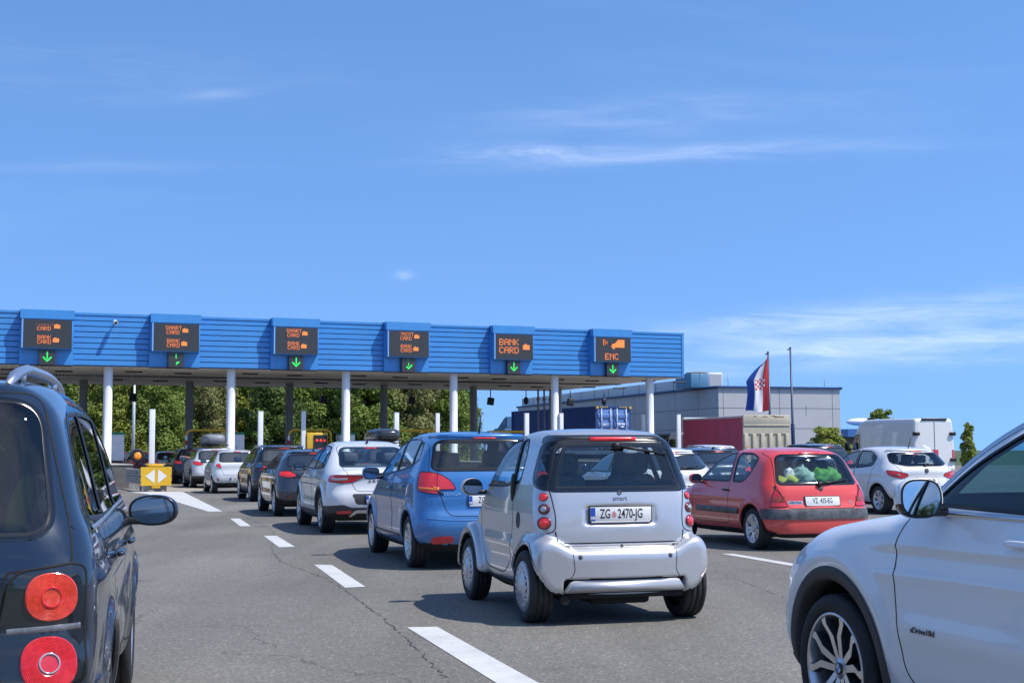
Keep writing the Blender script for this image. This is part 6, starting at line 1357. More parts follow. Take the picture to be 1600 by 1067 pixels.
def build_smart(loc, rz):
    car = empty('small_car', loc, rz, 'short silver two-seat city car with smooth round wheel covers, seen from behind', 'car', 'cars queuing at the toll plaza')
    PT = paint('silver', (.56, .56, .575), .5, grime=.12, rough=.30)
    xr, xf, rt, ar = .36, 2.17, .287, .325
    def rearf(x, ay, z):
        c = np.hypot(x - xr, z - rt) - .42
        b = np.maximum(np.maximum(x - .36, .225 - z), z - (.60 + .085 * sst(.40, .62, ay))); xx = x - .09 * ay * ay
        f = smin(smax(c, .30 - z - .6 * (x - xr - .3), .03), smax(b, -.04 - xx, .1), .02)
        return smax(f, (ay - .745 + .10 * sst(.45, .2, z) + .05 * sst(.5, .8, z)) * .97, .10)
    def frontf(x, ay, z):
        c = np.hypot(x - xf, z - rt) - .43
        b = np.maximum(np.maximum(xf - x, .22 - z), z - .66); xx = x + .22 * ay * ay
        f = smin(smax(c, .27 - z, .03), smax(b, xx - 2.49, .15), .04)
        return smax(f, (ay - .75) * .97, .08)
    sp = dict(
        prof=[(.16, .24), (.085, .34), (.07, .60), (.075, .80), (.10, .99), (.135, 1.12), (.225, 1.40), (.262, 1.485, .03), (.40, 1.535), (.80, 1.562), (1.15, 1.54), (1.44, 1.465), (1.78, 1.235), (2.02, 1.04), (2.22, .93), (2.37, .81), (2.46, .62), (2.49, .44), (2.44, .26), (2.2, .20), (1.2, .19), (.6, .2)],
        sect=[(.1, .60), (.2, .64), (.3, .685), (.45, .70), (.6, .70), (.8, .697), (.95, .688), (1.04, .672), (1.12, .66), (1.3, .605), (1.45, .55), (1.56, .52), (1.7, .5)],
        plan=[(-.3, .95), (0, .955), (.35, .985), (.9, 1.0), (1.6, 1.0), (2.0, .98), (2.5, .90), (2.8, .8)],
        kx=[(0, .16), (.3, .15), (.6, .13), (1.4, .12), (2.0, .2), (2.5, .35)], bowr=.10, bowf=.25, crown=.10,
        adds=[(rearf, .03), (frontf, .03)],
        wells=[(xr, rt, ar, .44), (xf, rt, ar, .46)],
        subs=[(lambda x, ay, z: rbox(x, ay, z, (.04, 0, .855), (.062, .315, .082), .03), .02),
              (lambda x, ay, z: rbox(x, ay, z, (-.03, 0, .30), (.06, .515, .06), .03), .02)],
        side=[lambda x, z: .012 * np.exp(-((z - .60) / .05) ** 2) * sst(.7, .9, x) * sst(1.9, 1.7, x), lambda x, z: -.012 * np.exp(-((z - .47) / .06) ** 2) * sst(.75, .95, x) * sst(1.85, 1.6, x)],
        zmin=.12)
    B = Body(sp, .018)
    # glazing
    rw = rp([(-.575, 1.06, .05), (.575, 1.06, .05), (.49, 1.415, .07), (-.49, 1.415, .07)])
    B.cut('rear_window', 'B', rw)
    sidew = rp([(1.83, 1.065, .05), (1.46, 1.395, .12), (1.22, 1.465, .12), (1.00, 1.468, .04), (.90, 1.10, .04), (1.1, 1.075, .3)])
    quart = rp([(.87, 1.10, .03), (.965, 1.465, .03), (.80, 1.465, .08), (.72, 1.33, .2), (.70, 1.11, .06)])
    wrap = rp([(.155, 1.05, .05), (.385, 1.12, .08), (.44, 1.44, .10), (.30, 1.452, .03), (.255, 1.42, .05)])
    for v in 'LR':
        B.cut('side_window' + v, v, sidew); B.cut('quarter_window' + v, v, quart); B.cut('corner_window' + v, v, wrap, nmin=.25)
    ws = rp([(-.58, 1.08, .08), (.58, 1.08, .08), (.49, 1.43, .1), (-.49, 1.43, .1)])
    B.cut('windscreen', 'F', ws, test=lambda V: V[:, 0] > 1.2)
    B.cut('top_strip', 'B', rp([(-.56, 1.405, .02), (.56, 1.405, .02), (.50, 1.497, .03), (-.50, 1.497, .03)]), nmin=.1, test=lambda V: V[:, 0] < .5)
    tail = rp([(-.53, .635, .07), (.53, .635, .07), (.535, .80, .1), (.575, 1.055, .02), (-.575, 1.055, .02), (-.535, .80, .1)])
    B.cut('tailgate', 'B', tail, nmin=-.4, test=lambda V: V[:, 0] < .4)
    door = rp([(1.70, .36, .12), (1.84, .62, .2), (1.90, 1.04, .05), (1.84, 1.09, .05), (1.46, 1.42, .12), (1.2, 1.487, .1), (.955, 1.487, .04), (.845, 1.1, .1), (.80, .72, .2), (.93, .42, .2), (1.1, .335, .1)])
    for v in 'LR': B.cut('door' + v, v, door)
    roofp = rp([(-.45, .28), (.45, .28), (.45, 1.40), (-.45, 1.40)], .12)
    bump = rp([(-.80, .20, .01), (.80, .20, .01), (.80, .69, .01), (-.80, .69, .01)])
    B.cut('rear_bumper', 'B', bump, nmin=-.2, test=lambda V: (V[:, 0] < .30))
    B.clean()
    for nm, mt, inn in (('body', PT, LINING), ('tailgate', PT, LINING), ('rear_bumper', PT, None)):
        B.panel(nm, nm, car, mt, inner=inn, dark=UNDER)
    B.panel('rear_window', 'rear_window', car, GLASS); B.panel('top_strip', 'top_strip', car, GLOSSBLK, inner=LINING)
    for v in 'LR':
        B.panel('door' + v, 'door', car, PT, inner=LINING, dark=UNDER); B.panel('side_window' + v, 'side_window', car, GLASS, -.006); B.panel('quarter_window' + v, 'quarter_window', car, GLASS, -.006); B.panel('corner_window' + v, 'corner_window', car, GLASS_DARK)
    B.panel('windscreen', 'windscreen', car, GLASS, -.003)
    # seals and gaps
    B.ribbon('window_seal', 'B', rw, .05, .003, GLOSSBLK, car)
    for v in 'LR':
        B.ribbon('window_seal', v, sidew, .028, .003, TRIM, car); B.ribbon('window_seal', v, quart, .024, .003, TRIM, car)
        B.ribbon('window_seal', v, wrap, .035, .003, GLOSSBLK, car)
        B.ribbon('door_gap', v, door, .009, .001, UNDER, car)
    B.ribbon('windscreen_seal', 'F', ws, .05, .003, GLOSSBLK, car)
    B.ribbon('tailgate_gap', 'B', rp([(-.545, .73), (-.53, .635, .07), (.53, .635, .07), (.545, .73)], closed=False), .011, .001, UNDER, car, closed=False)
    B.ribbon('bumper_seam', 'B', rp([(-.47, .615), (.47, .615)], closed=False), .026, .003, mat('seam_grey', (.22, .22, .24), .45), car, closed=False)
    for sg in (1, -1):
        B.ribbon('bumper_gap', 'B', rp([(sg * .44, .585), (sg * .425, .42), (sg * .46, .37)], closed=False), .006, .001, UNDER, car, closed=False)
    for v in 'LR':
        for xa, za in ((xr, rt), (xf, rt)): arch_trim(B, car, v, xa, za, ar + .012, ar + .032, PT, .004, 0, 180)
    # black strip with the high brake lamp
    b = MB(); 
    st = B.surf('B', [(y, 1.47) for y in np.linspace(-.47, .47, 15)])[0]
    b.tube([Vector(p) + Vector((.015, 0, -.008)) for p in st], [.014] + [.024] * 13 + [.014], n=8); b.build('spoiler', TRIM, car)
    b = MB(); pp = B.surf('B', [(y, 1.468) for y in np.linspace(-.20, .20, 9)])[0]
    b.tube([Vector(p) + Vector((-.006, 0, -.004)) for p in pp], .017, n=8); b.build('high_brake_lamp', LENSLIT, car)
    # lamps, three in a column each side
    for sg in (1, -1):
        for z, rr_, mt, core in ((1.0, .036, LENSLIT, None), (.905, .045, mat('grey_red_lens', (.13, .045, .05), .15, coat=1.), CLEAR), (.795, .053, LENS, LENSLIT)):
            M_ = B.frame_at('B', sg * (.617 + .004 * (1 - z) * 10), z)
            dome(car, M_, rr_ * 1.02, rr_ * .86, .016, [mt, LENSDIM], 'tail_lamp', True, core)
        B.ribbon('lamp_pod_gap', 'B', rp([(sg * .572, 1.055), (sg * .538, .84, .08), (sg * .545, .74, .05), (sg * .60, .712, .05), (sg * .67, .712)], closed=False), .009, .001, UNDER, car, closed=False)
    # plate, wiper, wordmark
    plate(car, Matrix.Translation((.094, 0, .862)) @ B.frame_at('B', 0, .86).to_3x3().to_4x4(), 'ZG  2470-JG', crest=True)
    P = B.surf('B', [(.05, 1.405), (-.36, 1.352)])[0]
    wiper(car, P[0] + np.array([-.03, -.06, 0]), P[1] + np.array([-.02, 0, 0]), blade=.34)
    M_ = B.frame_at('B', 0, .985); text_obj('wordmark', 'smart', .054, mat('wordmark_grey', (.2, .2, .21), .3, metal=.5), car, M_ @ Matrix.Translation((0, 0, .002)), 1.0, .001)
    b = MB(); b.lathe([(.018, .002), (.018, .006), (.010, .006), (.010, .002)], 20, 0, B.frame_at('B', 0, 1.032)); b.build('badge', PLASTIC, car)
    # lower bumper insert and black valance
    ins = rp([(-.53, .255, .03), (.53, .255, .03), (.47, .355, .05), (-.47, .355, .05)])
    b = MB(); b.prism([(-.515, .258), (.515, .258), (.45, .352), (-.45, .352)], -.028, .06, 'X'); bmesh.ops.bevel(b.bm, geom=b.bm.edges[:], offset=.012, segments=3, affect='EDGES')
    for f in b.bm.faces: f.smooth = True
    b.build('bumper_insert', PT, car)
    b = MB(); b.box((.10, 0, .235), (.16, 1.02, .06), bev=.02); b.box((.3, 0, .19), (.4, .5, .08), bev=.03); b.tube([(.0, .50, .2), (.25, .48, .22)], .035, n=14); b.build('valance', UNDER, car)
    for y in (.38, -.38):
        b = MB(); b.lathe([(.018, 0), (.016, .004), (0, .005)], 14, 0, B.frame_at('B', y, .535)); b.build('parking_sensor', PLASTIC, car)
    for y in (.45, 0, -.45):
        b = MB(); b.lathe([(.013, 0), (.012, .006), (0, .008)], 12, 0, B.frame_at('B', y, .612)); b.build('latch', PLASTIC, car)
    for sg, v in ((1, 'L'), (-1, 'R')):
        M_ = B.frame_at(v, .66, .80); b = MB(); b.lathe([(.062, -.005), (.06, .004), (.05, .002), (0, .003)], 28, 0, M_ @ Matrix.Diagonal((.8, 1.1, 1, 1))); b.build('air_intake' if sg < 0 else 'fuel_flap', PLASTIC, car)
        b = MB(); P, N = B.surf(v, [(.845, 1.06)]); b.blob(P[0] + N[0] * .012, (.04, .022, .12), (.8, .9), 0, 16, 12, Matrix.Rotation(R(-8), 4, 'Y')); b.build('door_handle', TRIM, car)
        wing_mirror(car, 1.80, .80, 1.05, (.075, .105, .078), PT, TRIM, sg, p=(.95, .95), yaw=12)
        B.ribbon('sill', v, rp([(.72, .27), (1.76, .27)], closed=False), .06, .006, TRIM, car, closed=False)
    cabin(car, .35, 1.9, .6, .42, 1.62, .3)
    seat(car, 1.02, .31, .50, rest=.70); seat(car, 1.00, -.31, .50, rest=.70)
    wheel_set(car, (xr, xf), (.742, .735), (.287, .285), (.185, .155), .198, 'cover', [CAPM, UNDER], 'city')
    return car
# ======================= vehicles =======================
build_smart((.89, 10.88, 0), R(90 + 16))
mv, B = build_car(SPEC['mpv'], (-2.28, 4.45, 0), R(90 + 13.5), 'dark blue people carrier with silver roof rails and large round red tail lamps', 'people_carrier', paint('midnight_blue', (.007, .018, .042), .3, grime=.12, rough=.3))
for sg in (1, -1):
    for z, mt, cm in ((.87, mat('orange_red_lens', (.72, .06, .03), .2, coat=1., var=.2, vscale=60), LENSLIT), (.648, LENS, CLEAR)):
        M_ = B.frame_at('B', sg * .735, z); rx_, ry_ = (.086, .080) if z > .8 else (.092, .090); S_ = M_ @ Matrix.Diagonal((rx_, ry_, 1, 1))
        b = MB(); b.lathe([(1.03, -.004), (1.02, .006), (1.0, .007)] + [(1.0 - .055 * i - (.0275 if q else 0), .0075 + .0022 * q + .0004 * i) for i in range(10) for q in (0, 1)] + [(.44, .012)], 40, 0, S_, smooth=False); b.lathe([(.44, .0115), (.2, .010), (0, .0095)], 30, 0, S_); ctr = M_.translation.copy(); Mi = M_.inverted()
        for vtx in b.bm.verts:
            q_ = Mi @ vtx.co; a_ = math.atan2(q_.y / ry_, q_.x / rx_); k_ = (abs(math.cos(a_)) ** 2.35 + abs(math.sin(a_)) ** 2.35) ** (-1 / 2.35); k_ = 1 + (k_ - 1) * min(1, math.hypot(q_.x / rx_, q_.y / ry_)) ** 2; vtx.co = M_ @ Vector((q_.x * k_, q_.y * k_, q_.z))
        b.build('tail_lamp_lens', [mt], mv)
        b = MB(); b.lathe([(.036, .012), (.035, .017), (.031, .015)], 28, 0, M_); b.build('lamp_ring', cm if cm is CLEAR else LENSLIT, mv)
    B.ribbon('reverse_lamp', 'B', rp([(sg * .595, .757), (sg * .70, .762), (sg * .825, .766)], .05, closed=False), .032, .0085, mat('grey_reverse_lens', (.13, .135, .15), .15, coat=1., var=.3, vscale=40), mv, closed=False)
xc, bx = build_car(SPEC['x1'], (3.36, 3.24, 0), R(90 + 16), 'white crossover with two-tone five-spoke wheels and black arch trim, nearest on the right', 'crossover', paint('alpine_white', (.82, .83, .84), 0, grime=.05))
for w_ in [o for o in xc.children if o.name.startswith('wheel') and o.type == 'MESH' and 'lip' not in o.name]:
    b = MB(); n4 = 8
    for q4 in range(4):
        a_ = [math.pi / 2 * (q4 + t / n4) for t in range(n4 + 1)]; b.poly([(0, -.0245, 0)] + [(.020 * math.cos(t), -.0245, .020 * math.sin(t)) for t in a_], q4 % 2)
    b.lathe([(.029, -.026), (.028, -.0235), (.0205, -.0235)], 24, 2, axis='Y'); b.build('hub_badge', [WHITEP, mat('badge_blue', (.03, .22, .6), .4), GLOSSBLK], w_)
for B_ in (bx,):
    M_ = B_.frame_at('L', 2.82, .61); text_obj('lettering', 'sDrive18d', .034, mat('dark_chrome'), xc, M_ @ Matrix.Translation((0, 0, .003)), 1.25, .0012, bold=.0003)
build_car(SPEC['venga'], (-.24, 15.89, 0), R(90 + 15.5), 'bright blue small people carrier stopped just ahead of the silver city car', 'people_carrier', paint('bright_blue', (.022, .165, .44), .2, grime=.3))
build_car(SPEC['clio2'], (4.26, 18.65, 0), R(90 + 16.5), 'red three-door hatchback with grey bumper strip and green bundles behind its rear window', 'hatchback', paint('faded_red', (.78, .055, .045), 0, grime=.3))
build_car(SPEC['arkana'], (-2.18, 22.73, 0), R(90 + 16.5), 'white coupe-roofed crossover with a full-width red light bar behind the dark grey hatchback', 'crossover', paint('pearl_white', (.70, .71, .73), .0, grime=.3))
build_car(SPEC['clio4'], (8.83, 28.93, 0), R(90 + 16.5), 'white five-door hatchback with slanted red tail lamps in front of the white van', 'hatchback', paint('glacier_white', (.72, .73, .75), 0, grime=.3))
DG = paint('dark_grey', (.035, .045, .065), .5, grime=.35); BKP = paint('black', (.010, .011, .013), .2, grime=.3); WH = paint('white', (.70, .71, .72), 0, grime=.35)
build_car(SPEC['mazda'], (-4.13, 29.2, 0), R(90 + 17), 'dark grey long hatchback with lit red tail lamps behind the white coupe-roofed crossover', 'hatchback', DG)
build_car(SPEC['suv'], (-6.35, 38.17, 0), R(90 + 18), 'black crossover with roof rails behind a small white hatchback', 'crossover', BKP)
build_car(SPEC['mini'], (-9.3, 46.17, 0), R(90 + 18.5), 'small white hatchback with a low number plate beside the yellow crash cushion', 'hatchback', WH)
tu, _ = build_car(SPEC['suv'], (-11.64, 53.55, 0), R(90 + 19.5), 'white crossover carrying a grey roof box on its rack', 'crossover', WH, plate=dict(z=.86, s='ZG 3398-BD'))
def roof_box(loc, rz, z, m, lab):
    e = empty('roof_box', loc, rz, lab, 'roof box'); b = MB()
    b.blob((1.3, 0, z + .20), (1.05, .43, .22), (.55, .5), 0, 28, 16)
    for v in b.bm.verts:
        if v.co.x > 1.3: v.co.z = z + .02 + (v.co.z - z - .02) * (1 - .35 * ((v.co.x - 1.3) / 1.05) ** 2)
    b.build('lid', m, e); b = MB(); b.box((1.3, 0, z + .05), (1.9, .80, .06), bev=.03); b.box((.9, 0, z - .03), (.06, 1.2, .035)); b.box((1.75, 0, z - .03), (.06, 1.2, .035)); b.build('roof_bars', BLK, e)
roof_box((-11.64, 53.55, 0), R(109.5), 1.71, mat('roof_box_grey', (.22, .23, .25), .4, coat=.3), 'silver grey roof box on the white crossover near the first island')
build_car(SPEC['suv'], (-14.29, 61.2, 0), R(90 + 20), 'black crossover in the toll lane ahead of the white one with the roof box', 'crossover', BKP, h=.045)
build_car(SPEC['mini'], (-17.2, 68.4, 0), R(90 + 21), 'small white car under the canopy behind the white marker post', 'car', WH, h=.045)
build_car(SPEC['mazda'], (-20.1, 75.0, 0), R(90 + 22), 'red car under the canopy, partly hidden by the marker post', 'car', paint('bright_red', (.55, .03, .03), 0), h=.045)
build_car(SPEC['mini'], (-23.3, 82.0, 0), R(90 + 22), 'dark blue car at the far end of the toll lane beside the amber lamp', 'car', paint('deep_blue', (.02, .04, .10), .3), h=.045)
cars, _ = build_car(SPEC['suv'], (-3.75, 42.2, 0), R(90 + 19), 'dark car carrying a glossy black roof box, hidden behind the white coupe-roofed crossover', 'car', DG, h=.045)
roof_box((-3.75, 42.2, 0), R(109), 1.70, mat('roof_box_black', (.03, .032, .036), .2, coat=.6), 'glossy black roof box showing above the white coupe-roofed crossover')
build_car(SPEC['mazda'], (-7.9, 60.5, 0), R(90 + 20), 'dark car far ahead, its roof just showing left of the white crossover roof', 'car', DG, h=.045)
build_car(SPEC['clio4'], (3.05, 24.6, 0), R(90 + 17), 'white hatchback seen between the silver city car and the red hatchback', 'hatchback', WH, hollow=False, glass=DARKGL)
build_car(SPEC['suv'], (7.9, 50.0, 0), R(90 + 19), 'white crossover parked ahead in front of the red truck side', 'crossover', WH, h=.04)
build_car(SPEC['mazda'], (5.5, 34.5, 0), R(90 + 18), 'dark blue-grey hatchback, its roof just above the red hatchback', 'hatchback', DG, h=.035)
build_car(SPEC['suv'], (10.9, 46.0, 0), R(90 + 18), 'dark navy crossover with a dark rear spoiler in front of the beige truck rear', 'crossover', paint('navy', (.02, .035, .08), .4), h=.035, rails=(.55, 2.2, .58, .03), rail_mat=TRIM)
# ---- high white panel van ----
SPEC['van'] = dict(h=.045,
    sp=dict(prof=[(.06, .42), (.0, .50, .03), (.0, .62, .03), (.05, .70, .03), (.06, 2.62, .05), (.14, 2.72, .06), (2.8, 2.76), (4.3, 2.74), (4.75, 2.55), (5.15, 2.0), (5.45, 1.42), (5.85, 1.2), (6.0, .95), (6.02, .5), (5.9, .32), (5, .28), (.8, .34)],
        sect=[(.2, .9), (.4, .97), (.7, 1.0), (1.2, 1.0), (1.9, .985), (2.5, .94), (2.7, .90), (2.9, .87)], plan=[(-.3, 1.0), (4.2, 1.0), (5, .97), (6.3, .84)], kx=[(0, .10), (4, .12), (5.2, .3), (6, .5)], bowr=.02, bowf=.2, crown=.03,
        wells=[(1.2, .35, .42, .68), (4.95, .35, .42, .68)], zmin=.2, extra_w=.08),
    windows=[rp([(5.15, 1.42, .05), (4.95, 1.85, .05), (4.72, 2.08, .05), (4.35, 2.08, .05), (4.3, 1.36, .05)])],
    doors=[rp([(5.2, .5, .1), (5.25, 1.3, .1), (5.0, 1.95, .1), (4.75, 2.2, .1), (4.25, 2.2, .05), (4.2, .5, .08)])],
    windscreen=rp([(-.82, 1.5, .1), (.82, 1.5, .1), (.72, 2.4, .15), (-.72, 2.4, .15)]),
    lamps=[('tail_lamp', 'B', rp([(.86, .95, .02), (1.1, .95, .02), (1.1, 1.38, .02), (.86, 1.38, .02)]), LENS, .012), ('tail_lamp', 'S', rp([(.0, .95, .01), (.17, .95, .02), (.17, 1.38, .02), (.0, 1.38, .01)]), LENS, .012)],
    trims=[('door', 'B', rp([(-.82, .72, .05), (-.02, .72, .03), (-.02, 2.58, .05), (-.78, 2.58, .08)]), None, .004), ('door', 'B', rp([(.82, .72, .05), (.02, .72, .03), (.02, 2.58, .05), (.78, 2.58, .08)]), None, .004)],
    mirror=(5.1, 1.18, 1.55, (.1, .12, .2)), mirror_mat=TRIM, hbl=(.5, 2.66), hbl_r=.035, plate=dict(z=.60, s='ZG 9052-DK'),
    wheels=dict(x=(1.2, 4.95), yo=.96, r=.35, w=.22, rr=.21, style=st(8, False, (.03, .03, .04), (0, 0, 0)), mats=[GREYST, GREYST, DISC, UNDER], key='van'))
VW_ = paint('work_white', (.78, .77, .74), 0, grime=.5)
va, B = build_car(SPEC['van'], (17.9, 57.6, 0), R(90 + 17), 'tall white panel van with dented rear doors behind the white hatchback', 'panel_van', VW_, cat='van', lines=[('door_gap', 'B', rp([(0, .74), (0, 2.58)], closed=False), .03, .012, UNDER), ('door_rib', 'B2', rp([(.12, 1.15), (.12, 2.4), (.68, 2.4), (.70, 1.15)], .08, closed=False), .05, -.012, None)])
for sg in (1, -1):
    for z in (2.05, .95):
        b = MB(); b.box((.02, sg * .86, z), (.12, .22, .14), bev=.02); b.box((.06, sg * 1.0, z), (.12, .06, .16), bev=.015); b.build('hinge', TRIM, va)
b = MB(); b.box((.03, .10, 1.02), (.06, .30, .14), bev=.02); b.build('door_handle', TRIM, va)
b = MB(); b.box((.05, 0, 2.66), (.05, 1.25, .09), bev=.02); b.build('light_strip', TRIM, va)
b = MB()
for (y, z, ry, rz_) in ((.35, 1.35, .26, .14), (.22, 1.28, .16, .09), (.52, 1.42, .12, .16)): b.blob((.055, y, z), (.035, ry, rz_), (1, 1), 0, 18, 12, Matrix.Rotation(R(25), 4, 'X'))
b.build('dent', VW_, va)
build_car(SPEC['van'], (-25.6, 102, 0), R(90 + 20), 'white van far beyond the toll lane', 'panel_van', WH, h=.06, cat='van').__class__
# ---- lorries ----
def lorry_wheel(par, x, y, r_=.5, w_=.3):
    b = MB(); b.lathe([(.28, -w_), (r_ - .03, -w_), (r_, -w_ + .04), (r_, -.04), (r_ - .03, 0), (.3, .01), (.28, -.02)], 36, 0, axis='Y'); o = b.build('wheel', RUBBER, par); o.location = (x, y, r_); o.rotation_euler = (0, 0, 0 if y > 0 else math.pi)
    b = MB(); b.lathe([(.29, -.01), (.27, -.02), (.24, -.1), (.12, -.11), (.11, -.03), (0, -.02)], 28, 0, axis='Y'); b.build('rim', GREYST, o)
def lorry_cab(par, x, W, H, m, L=2.1, deflect=True):
    b = MB(); pts = [(x, .45), (x + L, .45), (x + L + .05, 1.2), (x + L - .05, 1.6), (x + L - .25, H - .15), (x + L - .5, H), (x, H)]
    b.prism(pts, -W / 2, W / 2, 'Y'); bmesh.ops.bevel(b.bm, geom=b.bm.edges[:], offset=.07, segments=3, affect='EDGES'); c = b.build('cab', m, par)
    for f in c.data.polygons: f.use_smooth = False
    for sg in (1, -1):
        b = MB(); b.prism([(x + .75, 1.55), (x + L - .15, 1.5), (x + L - .35, H - .35), (x + .75, H - .35)], sg * (W / 2 + .004), sg * (W / 2 + .012), 'Y'); b.build('side_window', DARKGL, c)
        b = MB(); b.tube([(x + L - .1, sg * W / 2, H - .3), (x + L + .05, sg * (W / 2 + .25), H - .4)], .02); b.box((x + L + .02, sg * (W / 2 + .25), H - .75), (.12, .2, .62), bev=.03); b.build('wing_mirror', TRIM, c)
    b = MB(); b.prism([(x + L + .06, 1.55), (x + L - .16, H - .2), (x + L - .18, H - .2), (x + L + .04, 1.55)], -W / 2 + .12, W / 2 - .12, 'Y'); b.build('windscreen', DARKGL, c)
    if deflect:
        b = MB(); b.prism([(x + .05, H - .02), (x + L - .6, H - .02), (x + .35, H + .75), (x + .05, H + .8)], -W / 2 + .15, W / 2 - .15, 'Y'); bmesh.ops.bevel(b.bm, geom=b.bm.edges[:], offset=.06, segments=2, affect='EDGES'); b.build('wind_deflector', m, c)
    lorry_wheel(par, x + 1.25, W / 2 - .02); lorry_wheel(par, x + 1.25, -W / 2 + .02)
# red curtain-sided lorry
tr = empty('lorry', (12.1, 64.9, 0), R(90 + 17), 'lorry with dark red tarpaulin sides and a ribbed beige rear, cab hidden ahead', 'lorry')
BEIGE = mat('beige_steel', (.50, .45, .34), .6, var=.12, vscale=3); TARP = mat('red_tarpaulin', (.48, .05, .12), .5, var=.12, vscale=1.5, bump=.4, bscale=2.5); RUST = mat('rust', (.25, .11, .05), .9)
W_, L_, Z0, Z1 = 2.42, 7.0, .95, 3.05
b = MB(); b.box((L_ / 2, 0, (Z0 + Z1) / 2 - .04), (L_ - .1, W_ - .06, Z1 - Z0 - .1), 0); b.box((L_ / 2, 0, Z1 - .06), (L_, W_ - .02, .1), 1, bev=.02)
b.build('tarpaulin', [TARP, mat('pale_tarp_edge', (.5, .42, .42), .6)], tr)
b = MB()
for sg in (1, -1):
    for i in range(6): b.tube([(1.0 + i * 1.1, sg * (W_ / 2 - .01), 2.05), (1.0 + i * 1.1, sg * (W_ / 2 - .01), 2.14)], .02, 0, 6)
b.build('strap', GREYST, tr)
b = MB(); b.box((-.04, 0, 2.84), (.12, W_ + .04, .46), 0, bev=.015); b.box((-.08, 0, 2.58), (.08, W_ + .04, .07), 0, bev=.02); b.box((-.03, 0, 2.36), (.1, W_ + .03, .38), 0); b.box((.0, 0, 1.5), (.08, W_, 1.35), 0)
for i in range(6): b.box((-.06, -W_ / 2 + .12 + i * (W_ - .24) / 5, 1.55), (.10, .20, 1.25), 0, bev=.02)
rgt = random.Random(3)
for i in range(9): b.box((-.105, rgt.uniform(-.9, .9), 3.03 - rgt.random() * .06), (.006, rgt.uniform(.05, .22), .03), 1)
b.build('rear_board', [BEIGE, RUST], tr)
b = MB(); b.box((-.125, W_ / 2 - .18, 1.25), (.01, .10, .62), 0)
for i in range(3): b.box((-.128, W_ / 2 - .18, 1.05 + i * .2), (.012, .10, .09), 1)
b.build('reflector', [mat('orange_reflector', (.8, .25, .03), .4), WHITEP], tr)
b = MB(); b.box((L_ / 2 + .5, 0, .8), (L_ + 1.5, .9, .24)); b.box((0, 0, .55), (.1, 2.2, .12)); b.build('chassis', UNDER, tr)
for sg in (1, -1): lorry_wheel(tr, 1.6, sg * (W_ / 2 - .04), .48)
lorry_cab(tr, L_ + .25, 2.3, 2.35, mat('cab_white', (.68, .69, .7), .35, coat=.5), 1.9)
# container lorry
ct = empty('container_lorry', (6.13, 82.5, 0), R(90 + 26), 'lorry loaded with a long dark blue shipping container beside the grey building', 'lorry')
CB = mat('container_blue', (.025, .06, .20), .5, var=.15, vscale=1.2); CD = mat('container_door_blue', (.10, .20, .46), .5, var=.12, vscale=1.5); CL = mat('lock_rod', (.42, .48, .62), .4, metal=.3)
W_, L_, Z0, Z1 = 2.44, 11.6, 1.45, 4.10
b = MB(); pts = []; n = 44; pit = (L_ - .3) / n
for sg in (1, -1):
    pl = []
    for k in range(n):
        a = .15 + k * pit; pl += [(a, 0), (a + pit * .3, 0), (a + pit * .5, -.04), (a + pit * .8, -.04)]
    lo = [b.bm.verts.new((x, sg * (W_ / 2 - .01 + d), Z0 + .15)) for x, d in pl]; hi = [b.bm.verts.new((x, sg * (W_ / 2 - .01 + d), Z1 - .1)) for x, d in pl]
    for i in range(len(pl) - 1): b.bm.faces.new((lo[i], lo[i + 1], hi[i + 1], hi[i]))
b.box((L_ / 2, 0, Z1 - .06), (L_, W_ - .04, .06))
for sg in (1, -1):
    b.box((L_ / 2, sg * (W_ / 2 - .04), Z0 + .08), (L_, .1, .16)); b.box((L_ / 2, sg * (W_ / 2 - .04), Z1 - .06), (L_, .09, .12))
    for x in (.07, L_ - .07): b.box((x, sg * (W_ / 2 - .06), (Z0 + Z1) / 2), (.16, .14, Z1 - Z0))
b.box((L_ - .05, 0, (Z0 + Z1) / 2), (.06, W_ - .1, Z1 - Z0 - .1)); b.build('container', CB, ct)
for sg in (1, -1):
    b = MB(); b.box((.03, sg * .575, (Z0 + Z1) / 2), (.06, 1.10, Z1 - Z0 - .25), 0, bev=.01)
    for z in (1.75, 2.35, 2.95, 3.5): b.box((-.02, sg * .575, z), (.05, 1.0, .30), 0, bev=.03)
    d = b.build('container_door', CD, ct)
    b = MB()
    for y in (.22, .86):
        b.tube([(-.08, sg * y, Z0 + .12), (-.08, sg * y, Z1 - .12)], .028)
        for z in (1.6, 2.15, 2.75, 3.3): b.box((-.06, sg * y, z), (.06, .12, .08))
    b.build('lock_rod', CL, d)
b = MB(); b.box((.0, 0, Z1 - .05), (.1, W_, .1))
for sg in (1, -1): b.box((-.01, sg * (W_ / 2 - .07), Z1 - .08), (.2, .16, .14), 1)
for i in range(5):
    for sg in (1, -1): b.box((-.055, sg * (.45 + i * .12), Z1 - .05), (.012, .06, .08), 1, M=Matrix.Rotation(R(30), 4, 'X'))
b.build('door_header', [CB, mat('hazard_yellow', (.6, .42, .08), .5)], ct)
MX = Matrix(((0, 0, -1, -.06), (-1, 0, 0, 0), (0, 1, 0, 0), (0, 0, 0, 1)))
text_obj('lettering', 'LOGISTIC', .20, WHITEP, ct, Matrix.Translation((-.01, .56, 2.95)) @ MX.to_3x3().to_4x4(), 1.0, .01) if False else None
